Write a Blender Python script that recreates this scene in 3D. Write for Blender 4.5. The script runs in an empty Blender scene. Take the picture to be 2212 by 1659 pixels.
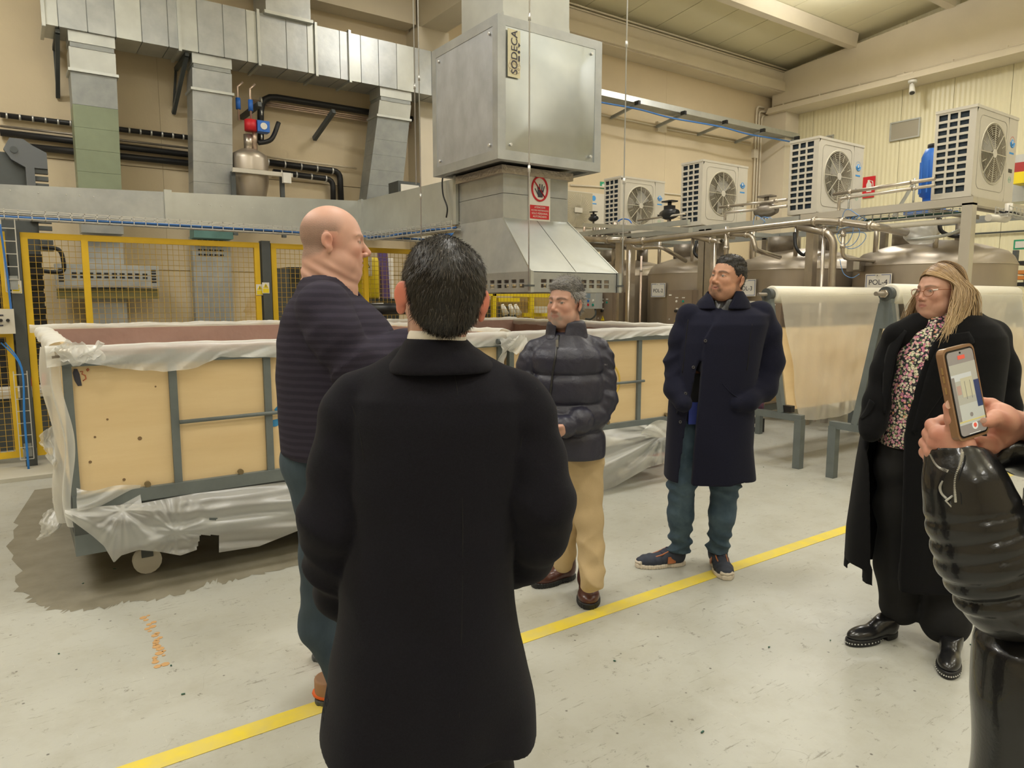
import bpy, bmesh, math, random
import numpy as np
from mathutils import Vector, Matrix
rnd = random.Random(7)
C = bpy.context.scene.collection
PI = math.pi
# ---------------------------------------------------------------- camera, world, lights, exposure
PSI = math.radians(35.07); TH = math.radians(6.86); FP = 1530.0; CH = 1.56
SS, CC, ST, CT = math.sin(PSI), math.cos(PSI), math.sin(TH), math.cos(TH)
cam = bpy.data.cameras.new('camera'); camo = bpy.data.objects.new('camera', cam); C.objects.link(camo)
cam.sensor_width = 36; cam.lens = 36*FP/2212; cam.clip_start = 0.05; cam.clip_end = 200
camo.location = (0, 0, CH); camo.rotation_euler = (PI/2-TH, 0, -PSI)
bpy.context.scene.camera = camo
vs = bpy.context.scene.view_settings
vs.view_transform = 'Standard'; vs.look = 'None'; vs.gamma = 1; vs.use_curve_mapping = False; vs.exposure = 0.0
w = bpy.data.worlds.new('world'); bpy.context.scene.world = w; w.use_nodes = True
w.node_tree.nodes['Background'].inputs[0].default_value = (1, .93, .8, 1)
w.node_tree.nodes['Background'].inputs[1].default_value = 0.25
def area(x, y, z, sx, sy, p, col=(1, .985, .955), up=False):
    l = bpy.data.lights.new('bay_and_fill_light', 'AREA'); l.shape = 'RECTANGLE'; l.size = sx; l.size_y = sy
    l.energy = p; l.color = col
    o = bpy.data.objects.new('bay_and_fill_light', l); C.objects.link(o); o.location = (x, y, z)
    if up: o.rotation_euler = (PI, 0, 0)
    return o
LP = 90
for lx, ly in ((-4.5, -5), (0.5, -5), (5.5, -5), (10.5, -5), (-3, -.5), (2.0, -.8), (7.0, -.8), (12, -.8), (-2.5, 4.0), (2.6, 3.2), (7.2, 3.4), (12.5, 3.6), (-1.5, 8.2), (6.4, 8.2), (13.2, 8.0)):
    k_ = .55 if ly < -3 else (.85 if ly < 2 else (1.15 if ly < 6 else 1.75)); area(lx, ly, 6.9, 1.6, .5, LP*k_); area(lx, ly, 6.98, 1.6, .5, LP*.72, up=True)  # the up-facing lamps are added fill that brightens the ceiling
# ---------------------------------------------------------------- photograph pixel -> point in the world (planes X, Y, Z or camera distance)
def rayc(px, py):
    a = (px-1106)/FP; b = (829.5-py)/FP
    return (a, CT+ST*b, -ST+CT*b)
def ray(px, py):
    r, d, z = rayc(px, py); return (r*CC+d*SS, -r*SS+d*CC, z)
def onY(px, py, Y):
    d = ray(px, py); t = Y/d[1]; return (d[0]*t, Y, CH+d[2]*t)
def onX(px, py, X):
    d = ray(px, py); t = X/d[0]; return (X, d[1]*t, CH+d[2]*t)
def onZ(px, py, Z):
    d = ray(px, py); t = (Z-CH)/d[2]; return (d[0]*t, d[1]*t, Z)
def J(px, py, D):   # people frame: right, away, up
    d = rayc(px, py); t = D/d[1]; return np.array((d[0]*t, D, CH+d[2]*t))
def c2w(p): return (p[0]*CC+p[1]*SS, -p[0]*SS+p[1]*CC, p[2])
# ---------------------------------------------------------------- materials
MC = {}
def nd(nt, t, **k):
    n = nt.nodes.new(t)
    for a, b in k.items(): setattr(n, a, b)
    return n
def mat(name, col, rough=.6, metal=0., noise=0., nscale=6., bump=0., bscale=60., col2=None, spec=.5, stretch=None, sheen=0., trans=0., emit=0., alpha=1., attr=False, sss=0., detail=4, coat=0., bdist=.01):
    if name in MC: return MC[name]
    m = bpy.data.materials.new(name); m.use_nodes = True; nt = m.node_tree
    b = nt.nodes['Principled BSDF']; L = nt.links
    b.inputs['Roughness'].default_value = rough; b.inputs['Metallic'].default_value = metal
    b.inputs['Base Color'].default_value = (*col, 1)
    b.inputs['Specular IOR Level'].default_value = spec
    b.inputs['Sheen Weight'].default_value = sheen
    b.inputs['Coat Weight'].default_value = coat
    b.inputs['Subsurface Weight'].default_value = sss
    if sss: b.inputs['Subsurface Radius'].default_value = (.012, .005, .003); b.inputs['Subsurface Scale'].default_value = 1
    b.inputs['Transmission Weight'].default_value = trans; b.inputs['Alpha'].default_value = alpha
    if emit: b.inputs['Emission Color'].default_value = (*col, 1); b.inputs['Emission Strength'].default_value = emit
    tc = nd(nt, 'ShaderNodeTexCoord'); mp = nd(nt, 'ShaderNodeMapping'); L.new(tc.outputs['Object'], mp.inputs[0])
    if stretch: mp.inputs['Scale'].default_value = stretch
    base = None
    if attr:
        at = nd(nt, 'ShaderNodeAttribute'); at.attribute_name = 'Col'; base = at.outputs['Color']; L.new(base, b.inputs['Base Color'])
    if noise or col2:
        n = nd(nt, 'ShaderNodeTexNoise'); n.inputs['Scale'].default_value = nscale; n.inputs['Detail'].default_value = detail; n.inputs['Roughness'].default_value = .6
        L.new(mp.outputs[0], n.inputs[0])
        mx = nd(nt, 'ShaderNodeMix', data_type='RGBA'); cr = nd(nt, 'ShaderNodeMapRange')
        cr.inputs[1].default_value = .3; cr.inputs[2].default_value = .7; L.new(n.outputs[0], cr.inputs[0]); L.new(cr.outputs[0], mx.inputs[0])
        if base is None:
            mx.inputs[6].default_value = (*col, 1)
            c2 = col2 if col2 else tuple(max(0, v*(1-noise)) for v in col)
            mx.inputs[7].default_value = (*c2, 1)
        else:
            L.new(base, mx.inputs[6]); m2 = nd(nt, 'ShaderNodeMix', data_type='RGBA', blend_type='MULTIPLY'); m2.inputs[0].default_value = 1
            L.new(base, m2.inputs[6]); m2.inputs[7].default_value = (1-noise, 1-noise*1.3, 1-noise*1.4, 1); L.new(m2.outputs[2], mx.inputs[7])
        L.new(mx.outputs[2], b.inputs['Base Color'])
    if bump:
        n2 = nd(nt, 'ShaderNodeTexNoise'); n2.inputs['Scale'].default_value = bscale; n2.inputs['Detail'].default_value = 3
        L.new(mp.outputs[0], n2.inputs[0])
        bm_ = nd(nt, 'ShaderNodeBump'); bm_.inputs['Strength'].default_value = bump; bm_.inputs['Distance'].default_value = bdist
        L.new(n2.outputs[0], bm_.inputs['Height']); L.new(bm_.outputs[0], b.inputs['Normal'])
    MC[name] = m; return m
def plastic(name, tint, op, rough=.35):
    m = bpy.data.materials.new(name); m.use_nodes = True; nt = m.node_tree; L = nt.links
    for n in list(nt.nodes): nt.nodes.remove(n)
    out = nd(nt, 'ShaderNodeOutputMaterial'); tr = nd(nt, 'ShaderNodeBsdfTransparent'); tr.inputs[0].default_value = (.96, .96, .95, 1)
    df = nd(nt, 'ShaderNodeBsdfDiffuse'); df.inputs[0].default_value = (*tint, 1)
    tl = nd(nt, 'ShaderNodeBsdfTranslucent'); tl.inputs[0].default_value = (*tint, 1)
    gl = nd(nt, 'ShaderNodeBsdfGlossy'); gl.inputs['Roughness'].default_value = rough; gl.inputs[0].default_value = (1, 1, 1, 1)
    m1 = nd(nt, 'ShaderNodeMixShader'); m1.inputs[0].default_value = .35; L.new(df.outputs[0], m1.inputs[1]); L.new(tl.outputs[0], m1.inputs[2])
    m2 = nd(nt, 'ShaderNodeMixShader'); m2.inputs[0].default_value = .13; L.new(m1.outputs[0], m2.inputs[1]); L.new(gl.outputs[0], m2.inputs[2])
    m3 = nd(nt, 'ShaderNodeMixShader'); L.new(tr.outputs[0], m3.inputs[1]); L.new(m2.outputs[0], m3.inputs[2])
    lw = nd(nt, 'ShaderNodeLayerWeight'); lw.inputs[0].default_value = .35
    mr = nd(nt, 'ShaderNodeMapRange'); mr.inputs[3].default_value = op; mr.inputs[4].default_value = min(1, op+.5); L.new(lw.outputs['Facing'], mr.inputs[0]); L.new(mr.outputs[0], m3.inputs[0])
    tc = nd(nt, 'ShaderNodeTexCoord'); n2 = nd(nt, 'ShaderNodeTexNoise'); n2.inputs['Scale'].default_value = 14; n2.inputs['Detail'].default_value = 4; L.new(tc.outputs['Object'], n2.inputs[0])
    bp = nd(nt, 'ShaderNodeBump'); bp.inputs['Strength'].default_value = .35; bp.inputs['Distance'].default_value = .01; L.new(n2.outputs[0], bp.inputs['Height'])
    for s_ in (df, tl, gl): L.new(bp.outputs[0], s_.inputs['Normal'])
    L.new(m3.outputs[0], out.inputs[0]); MC[name] = m; return m
galv = mat('galvanised_steel', (.53, .55, .545), .42, .75, nscale=3.5, col2=(.40, .42, .43), bump=.08, bscale=5, bdist=.05)
galv_b = mat('galvanised_dull', (.40, .42, .41), .55, .6, nscale=5, col2=(.31, .33, .33))
galv_l = mat('galvanised_light', (.62, .64, .61), .4, .7, noise=.2, nscale=2)
galv_s = mat('galvanised_scuffed', (.42, .44, .46), .48, .7, nscale=4, col2=(.55, .57, .60), detail=8, stretch=(1, 1.6, 1))
galv_g = mat('galvanised_green_film', (.30, .35, .24), .5, .35, noise=.2, nscale=2)
galv_t = mat('galvanised_teal', (.16, .32, .30), .5, .3, noise=.2)
steel = mat('stainless_steel', (.54, .48, .40), .40, .75, nscale=1.5, col2=(.42, .365, .30), bump=.04, bscale=3, stretch=(1, 1, .4), bdist=.05)
steel_d = mat('stainless_dark', (.36, .32, .27), .45, .7, noise=.4, nscale=4)
steel_pipe = mat('stainless_pipe', (.64, .58, .50), .3, .85, noise=.2)
paint_y = mat('yellow_paint', (.78, .50, .02), .5, noise=.12, nscale=3)
mesh_y = mat('mesh_wire_yellow', (.52, .34, .06), .6)
yel = mat('bright_yellow_plastic', (.85, .66, .02), .45)
dgrey = mat('dark_grey_paint', (.085, .095, .095), .5, noise=.2)
ggrey = mat('green_grey_paint', (.16, .185, .185), .5, noise=.25, nscale=5)
black = mat('black_rubber', (.012, .012, .013), .5)
blackp = mat('black_plastic', (.02, .02, .022), .35)
cream = mat('cream_render', (.70, .585, .40), .85, noise=.10, nscale=.7, bump=.15, bscale=30)
cream2 = mat('cream_concrete', (.73, .635, .47), .8, noise=.10, nscale=1.5, bump=.2, bscale=25)
panelw = mat('cream_sandwich_panel', (.76, .70, .47), .42, noise=.04, nscale=.8)
white = mat('white_paint', (.78, .76, .70), .5)
offw = mat('off_white_enamel', (.66, .62, .53), .45, noise=.05)
wire = mat('bright_wire', (.7, .7, .68), .35, .7)
copper = mat('copper_pipe', (.62, .48, .38), .35, .6)
blue = mat('blue_plastic', (.03, .16, .60), .45)
bluec = mat('blue_cable', (.06, .20, .55), .5)
red = mat('red_paint', (.62, .02, .03), .45)
green = mat('green_sign', (.03, .35, .18), .5)
paper = mat('white_paper', (.80, .77, .70), .7)
ink = mat('dark_ink', (.05, .05, .07), .6)
signb = mat('sign_blue', (.04, .18, .55), .5)
# ---------------------------------------------------------------- mesh builder
ORG = {}
def Z3(a, b):
    v = Vector(b)-Vector(a); l = v.length; v.normalize()
    u = Vector((0, 0, 1)) if abs(v.z) < .95 else Vector((1, 0, 0))
    x = v.cross(u).normalized(); y = x.cross(v).normalized() if abs(v.z) < .95 else v.cross(x).normalized()
    return v, x, y, l
class MB:
    def __init__(s): s.v = []; s.f = []; s.sm = []
    def add(s, vs_, fs, smooth=False):
        o = len(s.v); s.v += [tuple(p) for p in vs_]; s.f += [tuple(i+o for i in f) for f in fs]; s.sm += [smooth]*len(fs); return s
    def box(s, x0, y0, z0, x1, y1, z1):
        vs_ = [(x, y, z) for z in (z0, z1) for y in (y0, y1) for x in (x0, x1)]
        return s.add(vs_, [(0, 2, 3, 1), (4, 5, 7, 6), (0, 1, 5, 4), (2, 6, 7, 3), (0, 4, 6, 2), (1, 3, 7, 5)])
    def hexa(s, p): # 8 points: bottom 4 ccw, top 4 ccw
        return s.add(p, [(3, 2, 1, 0), (4, 5, 6, 7), (0, 1, 5, 4), (1, 2, 6, 5), (2, 3, 7, 6), (3, 0, 4, 7)])
    def bar(s, a, b, w_, h_=None):
        h_ = h_ or w_; v, x, y, l = Z3(a, b); a = Vector(a); b = Vector(b)
        q = [(-1, -1), (1, -1), (1, 1), (-1, 1)]
        return s.hexa([a+x*i*w_/2+y*j*h_/2 for i, j in q]+[b+x*i*w_/2+y*j*h_/2 for i, j in q])
    def tube(s, pts, r, n=10, caps=True, closed=False):
        P_ = [Vector(p) for p in pts]; rs = r if isinstance(r, (list, tuple)) else [r]*len(P_)
        vs_ = []; fs = []; pu = None
        for i, p in enumerate(P_):
            a = P_[max(i-1, 0)]; b = P_[min(i+1, len(P_)-1)]
            if closed: a = P_[i-1]; b = P_[(i+1) % len(P_)]
            t = (b-a).normalized()
            if pu is None:
                u = Vector((0, 0, 1)) if abs(t.z) < .9 else Vector((1, 0, 0)); x = t.cross(u).normalized()
            else: x = (pu-t*pu.dot(t)).normalized()
            pu = x; y = t.cross(x)
            for k in range(n):
                an = 2*PI*k/n; vs_.append(p+x*math.cos(an)*rs[i]+y*math.sin(an)*rs[i])
        m = len(P_); 
        for i in range(m if closed else m-1):
            for k in range(n):
                j = (i+1) % m; fs.append((i*n+k, i*n+(k+1) % n, j*n+(k+1) % n, j*n+k))
        s.add(vs_, fs, True)
        if caps and not closed:
            o = len(s.v)-m*n; s.f += [tuple(o+k for k in range(n-1, -1, -1)), tuple(o+(m-1)*n+k for k in range(n))]; s.sm += [False, False]
        return s
    def disc(s, c, ax, r, th, n=24, r2=None):
        c = Vector(c); ax = Vector(ax).normalized()
        return s.tube([c, c+ax*th], [r, r if r2 is None else r2], n)
    def lathe(s, c, prof, n=32, ax='z', caps=True):
        vs_ = []; fs = []
        for (r, h) in prof:
            for k in range(n):
                a = 2*PI*k/n; x, y = r*math.cos(a), r*math.sin(a)
                vs_.append((c[0]+x, c[1]+y, c[2]+h) if ax == 'z' else ((c[0]+x, c[1]+h, c[2]+y) if ax == 'y' else (c[0]+h, c[1]+x, c[2]+y)))
        for i in range(len(prof)-1):
            for k in range(n): fs.append((i*n+k, i*n+(k+1) % n, (i+1)*n+(k+1) % n, (i+1)*n+k))
        s.add(vs_, fs, True)
        return s
    def poly(s, pts, d): # extrude a polygon by vector d
        n = len(pts); a = [Vector(p) for p in pts]; b = [p+Vector(d) for p in a]
        return s.add(a+b, [tuple(range(n-1, -1, -1)), tuple(range(n, 2*n))]+[(i, (i+1) % n, n+(i+1) % n, n+i) for i in range(n)])
    def grid(s, fn, nu, nv, smooth=True):
        vs_ = [fn(u/nu, v/nv) for u in range(nu+1) for v in range(nv+1)]
        return s.add(vs_, [(u*(nv+1)+v, u*(nv+1)+v+1, (u+1)*(nv+1)+v+1, (u+1)*(nv+1)+v) for u in range(nu) for v in range(nv)], smooth)
    def build(s, name, m, parent=None, fix=True, solid=0.):
        me = bpy.data.meshes.new(name)
        if parent is not None: org = ORG[parent.name]
        else:
            a = np.array(s.v); lo, hi = a.min(0), a.max(0); org = ((lo[0]+hi[0])/2, (lo[1]+hi[1])/2, lo[2])
        me.from_pydata([(p[0]-org[0], p[1]-org[1], p[2]-org[2]) for p in s.v], [], s.f); me.update()
        me.polygons.foreach_set('use_smooth', s.sm)
        if fix:
            bm = bmesh.new(); bm.from_mesh(me); bmesh.ops.recalc_face_normals(bm, faces=bm.faces)
            bm.to_mesh(me); bm.free()
        if isinstance(m, (list, tuple)):
            for q in m: me.materials.append(q)
        else: me.materials.append(m)
        o = bpy.data.objects.new(name, me); C.objects.link(o)
        if parent is not None: o.parent = parent
        else: o.location = org
        ORG[o.name] = org
        if solid:
            md = o.modifiers.new('solid', 'SOLIDIFY'); md.thickness = solid; md.offset = 0
        return o
def tag(o, label=None, cat=None, group=None, kind=None):
    if label: o['label'] = label
    if cat: o['category'] = cat
    if group: o['group'] = group
    if kind: o['kind'] = kind
    return o
def thing(name, loc, label, cat, group=None, frame=False):
    o = bpy.data.objects.new(name, None); C.objects.link(o); o.empty_display_size = .1
    o.location = c2w(loc) if frame else loc
    if frame: o.rotation_euler = (0, 0, -PSI)
    ORG[o.name] = tuple(loc); tag(o, label, cat, group); return o
def struct(name, mb, m, parent=None, label=None):
    o = mb.build(name, m, parent)
    if parent is None: o['kind'] = 'structure'
    if label: o['label'] = label
    return o
def dup(root, loc, label=None, group=None):
    r = root.copy(); C.objects.link(r); r.location = loc; ORG[r.name] = tuple(loc)
    if label: r['label'] = label
    if group: r['group'] = group
    for ch in list(root.children):
        c = ch.copy(); C.objects.link(c); c.parent = r
        for g in list(ch.children):
            d = g.copy(); C.objects.link(d); d.parent = c
    return r
def text(s_, size, m, parent, origin, xdir, ydir, name='lettering', extr=.0015, align='CENTER'):
    cu = bpy.data.curves.new(name, 'FONT'); cu.body = s_; cu.size = size; cu.align_x = align; cu.align_y = 'CENTER'; cu.extrude = extr
    to = bpy.data.objects.new('tmp', cu); C.objects.link(to); bpy.context.view_layer.update()
    me = bpy.data.meshes.new_from_object(to.evaluated_get(bpy.context.evaluated_depsgraph_get()))
    bpy.data.objects.remove(to); X_ = Vector(xdir).normalized(); Y_ = Vector(ydir).normalized(); N_ = X_.cross(Y_)
    M_ = Matrix((X_, Y_, N_)).transposed().to_4x4(); M_.translation = Vector(origin)
    if parent is not None: M_ = Matrix.Translation(-Vector(ORG[parent.name])) @ M_
    me.transform(M_); me.materials.clear(); me.materials.append(m); me.name = name
    o = bpy.data.objects.new(name, me); C.objects.link(o)
    if parent is not None: o.parent = parent
    ORG[o.name] = ORG[parent.name] if parent is not None else (0, 0, 0)
    return o
def smooth_path(pts, n=6):
    P_ = [Vector(p) for p in pts]; out = []
    for i in range(len(P_)-1):
        p0 = P_[max(i-1, 0)]; p1 = P_[i]; p2 = P_[i+1]; p3 = P_[min(i+2, len(P_)-1)]
        for k in range(n):
            t = k/n; out.append(.5*((2*p1)+(-p0+p2)*t+(2*p0-5*p1+4*p2-p3)*t*t+(-p0+3*p1-3*p2+p3)*t**3))
    out.append(P_[-1]); return out
def elbow_path(pts, r=.08, n=4):
    P_ = [Vector(p) for p in pts]; out = [P_[0]]
    for i in range(1, len(P_)-1):
        a = (P_[i-1]-P_[i]).normalized(); b = (P_[i+1]-P_[i]).normalized()
        for k in range(n+1):
            t = k/n; out.append((P_[i]+a*r)*(1-t)**2+P_[i]*2*t*(1-t)+(P_[i]+b*r)*t*t)
    out.append(P_[-1]); return out
# ================================================================ THE HALL
YW, XW = 12.0, 17.0
def floor_mat():
    m = bpy.data.materials.new('grey_painted_concrete'); m.use_nodes = True; nt = m.node_tree; L = nt.links; b = nt.nodes['Principled BSDF']
    tc = nd(nt, 'ShaderNodeTexCoord'); P_ = tc.outputs['Object']
    def noise(sc, det=4, rough=.6, mapscale=None):
        n = nd(nt, 'ShaderNodeTexNoise'); n.inputs['Scale'].default_value = sc; n.inputs['Detail'].default_value = det; n.inputs['Roughness'].default_value = rough
        if mapscale:
            mp = nd(nt, 'ShaderNodeMapping'); mp.inputs['Scale'].default_value = mapscale; mp.inputs['Rotation'].default_value = (0, 0, .7); L.new(P_, mp.inputs[0]); L.new(mp.outputs[0], n.inputs[0])
        else: L.new(P_, n.inputs[0])
        return n.outputs[0]
    def thr(x, a, c):
        r = nd(nt, 'ShaderNodeMapRange'); r.inputs[1].default_value = a; r.inputs[2].default_value = c; L.new(x, r.inputs[0]); return r.outputs[0]
    def mix(f, a, c):
        x = nd(nt, 'ShaderNodeMix', data_type='RGBA'); L.new(f, x.inputs[0])
        for s_, k in ((a, 6), (c, 7)):
            if isinstance(s_, tuple): x.inputs[k].default_value = (*s_, 1)
            else: L.new(s_, x.inputs[k])
        return x.outputs[2]
    def mul(a, c):
        x = nd(nt, 'ShaderNodeMath', operation='MULTIPLY'); L.new(a, x.inputs[0])
        if isinstance(c, float): x.inputs[1].default_value = c
        else: L.new(c, x.inputs[1])
        return x.outputs[0]
    c = mix(thr(noise(.8), .3, .7), (.50, .50, .45), (.43, .43, .385))
    c = mix(mul(thr(noise(4, 8, .7), .46, .70), .50), c, (.36, .345, .28))
    c = mix(mul(thr(noise(18, 7, .8), .60, .68), .8), c, (.16, .14, .11))
    c = mix(mul(thr(noise(7, 7, .75, (1, 9, 1)), .61, .66), .7), c, (.20, .18, .14))
    c = mix(mul(thr(noise(9, 7, .75, (9, 1, 1)), .66, .69), .5), c, (.65, .63, .55))
    v = nd(nt, 'ShaderNodeTexVoronoi'); v.inputs['Scale'].default_value = 9; v.inputs['Randomness'].default_value = 1; L.new(P_, v.inputs[0])
    c = mix(mul(thr(v.outputs['Distance'], .06, .035), .8), c, (.07, .06, .05))
    v2 = nd(nt, 'ShaderNodeTexVoronoi', feature='DISTANCE_TO_EDGE'); v2.inputs['Scale'].default_value = 1.3; 
    nw = nd(nt, 'ShaderNodeTexNoise'); nw.inputs['Scale'].default_value = 3; L.new(P_, nw.inputs[0])
    va = nd(nt, 'ShaderNodeVectorMath', operation='ADD'); L.new(P_, va.inputs[0]); L.new(nw.outputs[1], va.inputs[1]); L.new(va.outputs[0], v2.inputs[0])
    c = mix(mul(mul(thr(v2.outputs[0], .004, .001), thr(noise(2.2), .56, .66)), .35), c, (.22, .2, .16))
    L.new(c, b.inputs['Base Color'])
    r = nd(nt, 'ShaderNodeMapRange'); r.inputs[3].default_value = .28; r.inputs[4].default_value = .5; L.new(noise(3), r.inputs[0]); L.new(r.outputs[0], b.inputs['Roughness'])
    bp = nd(nt, 'ShaderNodeBump'); bp.inputs['Strength'].default_value = .12; bp.inputs['Distance'].default_value = .004; L.new(noise(40, 5), bp.inputs['Height']); L.new(bp.outputs[0], b.inputs['Normal'])
    return m
fl = struct('floor', MB().box(-9, -9, -.2, XW+.3, YW+.3, 0), floor_mat())
worn_y = mat('worn_yellow_line', (.80, .62, .03), .5, nscale=9, col2=(.66, .55, .16), detail=8)
ln = MB()
ln.box(-7, 2.475, .0005, 16.4, 2.562, .0025)
ln.build('painted_line', worn_y, fl)['label'] = 'worn yellow safety line painted across the floor'
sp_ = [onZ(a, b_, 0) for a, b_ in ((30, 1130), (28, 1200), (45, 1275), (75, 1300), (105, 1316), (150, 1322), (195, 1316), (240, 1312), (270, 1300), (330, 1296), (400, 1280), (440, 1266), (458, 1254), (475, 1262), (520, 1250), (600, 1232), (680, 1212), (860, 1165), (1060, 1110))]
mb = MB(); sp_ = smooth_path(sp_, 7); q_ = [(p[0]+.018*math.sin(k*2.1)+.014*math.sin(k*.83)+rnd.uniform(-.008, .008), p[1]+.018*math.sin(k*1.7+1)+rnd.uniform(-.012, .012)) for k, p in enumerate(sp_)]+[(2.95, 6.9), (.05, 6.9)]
q_ = sorted(q_, key=lambda p: math.atan2(p[1]-5.9, p[0]-1.5)); nq = len(q_); mb.add([(a, b_, .001) for a, b_ in q_]+[(1.5, 5.9, .001)], [(k, (k+1) % nq, nq) for k in range(nq)]); o_ = mb.build('worn_shadow_patch', mat('worn_shadowed_concrete', (.27, .245, .185), .6, nscale=5, col2=(.19, .17, .12), detail=8), fl); o_['label'] = 'worn patch of bare concrete under the long tub, darkened by painted shadow'  # worn concrete with the tub's shadow painted into its dark brown
# rust coloured stain by the tub, bits of litter
st = MB()
for k in range(24):
    t = k/23; px = 322+t*28+rnd.uniform(-14, 14); py = 1330+t*110; p = onZ(px, py, 0); r = rnd.uniform(.006, .02)
    st.disc((p[0], p[1], .0005), (0, 0, 1), r, .0012, 7)
st.build('paint_scrape', mat('ochre_scrape', (.56, .33, .14), .7), fl)
dk = MB()
for px, py in ((128, 1414), (1445, 960), (1506, 985), (1650, 1010), (400, 1500), (1700, 1050), (370, 1440), (178, 1262), (1795, 1385), (2100, 1395), (1660, 1400), (1330, 1430), (1515, 1585), (250, 1230)):
    p = onZ(px, py, 0); a = rnd.uniform(0, 3); l = rnd.uniform(.005, .016)
    dk.bar((p[0], p[1], .004), (p[0]+l*math.cos(a), p[1]+l*math.sin(a), .004), .006, .003)
tag(dk.build('floor_scraps', mat('green_scrap', (.03, .10, .07), .6)), 'small dark scraps of rubbish scattered over the grey floor', 'litter', kind='stuff')
# back wall: concrete panels with recessed joints
bw = struct('wall_back', MB().box(-9, YW+.02, 0, XW+.3, YW+.3, 9), cream2)
xs = [-9, -3.4, 2.0, 7.4, 12.8, XW]
for z0, z1 in ((0, 1.985), (1.995, 3.49), (3.5, 5.99), (6, 8.6)):
    for i in range(5):
        MB().box(xs[i]+.0015, YW-.02, z0, xs[i+1]-.0015, YW+.03, z1).build('panel', cream, bw)
# right wall: ribbed sandwich panels
rw = struct('wall_right', MB().box(XW+.04, -9, 0, XW+.3, YW, 9), cream2)
for i in range(19):
    y0 = -9+i*1.105
    mb = MB(); n = 22
    pts = []
    for k in range(n+1):
        y = y0+.006+(1.093)*k/n
        pts.append((y, .0 if k % 2 else .008))
    mb.add([(XW+x, y, z) for z in (0, 9) for y, x in pts], [(k, k+1, n+1+k+1, n+1+k) for k in range(n)])
    mb.box(XW+.01, y0+.004, 0, XW+.05, y0+1.101, 9)
    mb.build('panel', panelw, rw)
struct('wall_left', MB().box(-9.3, -9, 0, -9, YW+.3, 9), cream2)
struct('wall_front', MB().box(-9.3, -9.3, 0, XW+.3, -9, 9), cream2)
# ceiling
def cz(y): return 7.47+.105*(11.75-y) if y > 2 else 8.49-.105*(2-y)
ceilm = mat('ceiling_board', (.78, .72, .50), .8, noise=.06, nscale=.6)
ce = MB()
ys = [-9.3, 2, YW+.3]
for a, b_ in ((-9.3, 2), (2, YW+.3)):
    ce.hexa([(-9.3, a, cz(a)+.04), (XW+.3, a, cz(a)+.04), (XW+.3, b_, cz(b_)+.04), (-9.3, b_, cz(b_)+.04), (-9.3, a, cz(a)+.3), (XW+.3, a, cz(a)+.3), (XW+.3, b_, cz(b_)+.3), (-9.3, b_, cz(b_)+.3)])
ceil = struct('ceiling', ce, ceilm)
py_ = [YW, 9.75, 7.6, 5.4, 3.2]
for j in range(4):
    a, b_ = py_[j+1], py_[j]
    for i in range(22):
        x0 = -5+i*1.0
        if x0 < 4 and j > 1: continue
        MB().hexa([(x0+.008, a, cz(a)), (x0+.992, a, cz(a)), (x0+.992, b_, cz(b_)), (x0+.008, b_, cz(b_)), (x0+.008, a, cz(a)+.05), (x0+.992, a, cz(a)+.05), (x0+.992, b_, cz(b_)+.05), (x0+.008, b_, cz(b_)+.05)]).build('panel', ceilm, ceil)
beamm = mat('cream_beam_paint', (.74, .665, .53), .65, noise=.08, nscale=1.2)
# beam along the back wall with its flange and pipe
zt = 7.36
m1 = MB().box(6.0, 11.5, 6.8, 16.8, YW-.02, 7.3); m1.box(6.0, 11.42, 6.82, 16.75, 11.52, 7.05)
struct('trim_1', m1, beamm, label='cream concrete beam along the top of the back wall')
m1 = MB()
for k in range(2): m1.tube([(6, 11.47-.03*k, 7.31+.05*k), (16.9, 11.47-.03*k, 7.31+.05*k)], .018, 8)
m1.build('conduit', beamm, bpy.data.objects['trim_1'])
# tapered beam along the right wall
z0 = 6.3
m2 = MB().hexa([(16.55, -3, z0+.12), (XW, -3, z0+.12), (XW, 11.8, z0+.12), (16.55, 11.8, z0+.12), (16.55, -3, 8.5), (XW, -3, 8.5), (XW, 11.8, 7.28), (16.55, 11.8, 7.28)])
m2.hexa([(16.3, -3, z0), (XW, -3, z0), (XW, 11.8, z0), (16.3, 11.8, z0), (16.4, -3, z0+.16), (XW, -3, z0+.16), (XW, 11.8, z0+.16), (16.4, 11.8, z0+.16)])
struct('trim_2', m2, beamm, label='deep cream tapered beam along the top of the right wall')
m2 = MB().tube([(16.5, 11.7, z0+.2), (16.5, -3, z0+.2)], .022, 8)
for k in range(14): m2.box(16.47, 11.4-k*1.0, z0+.17, 16.55, 11.43-k*1.0, z0+.235)
m2.build('conduit', beamm, bpy.data.objects['trim_2'])
for n, (yy, w_) in enumerate(((9.67, .26), (7.55, .26), (5.4, .26), (3.2, .26))):
    z = cz(yy)
    p = MB().hexa([(-9, yy-w_/2+.04, z-.30), (16.55, yy-w_/2+.04, z-.30), (16.55, yy+w_/2-.04, z-.30), (-9, yy+w_/2-.04, z-.30), (-9, yy-w_/2, z), (16.55, yy-w_/2, z), (16.55, yy+w_/2, z), (-9, yy+w_/2, z)])
    struct('trim_%d' % (3+n), p, beamm, label='cream roof purlin number %d from the back wall' % (n+1))
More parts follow.
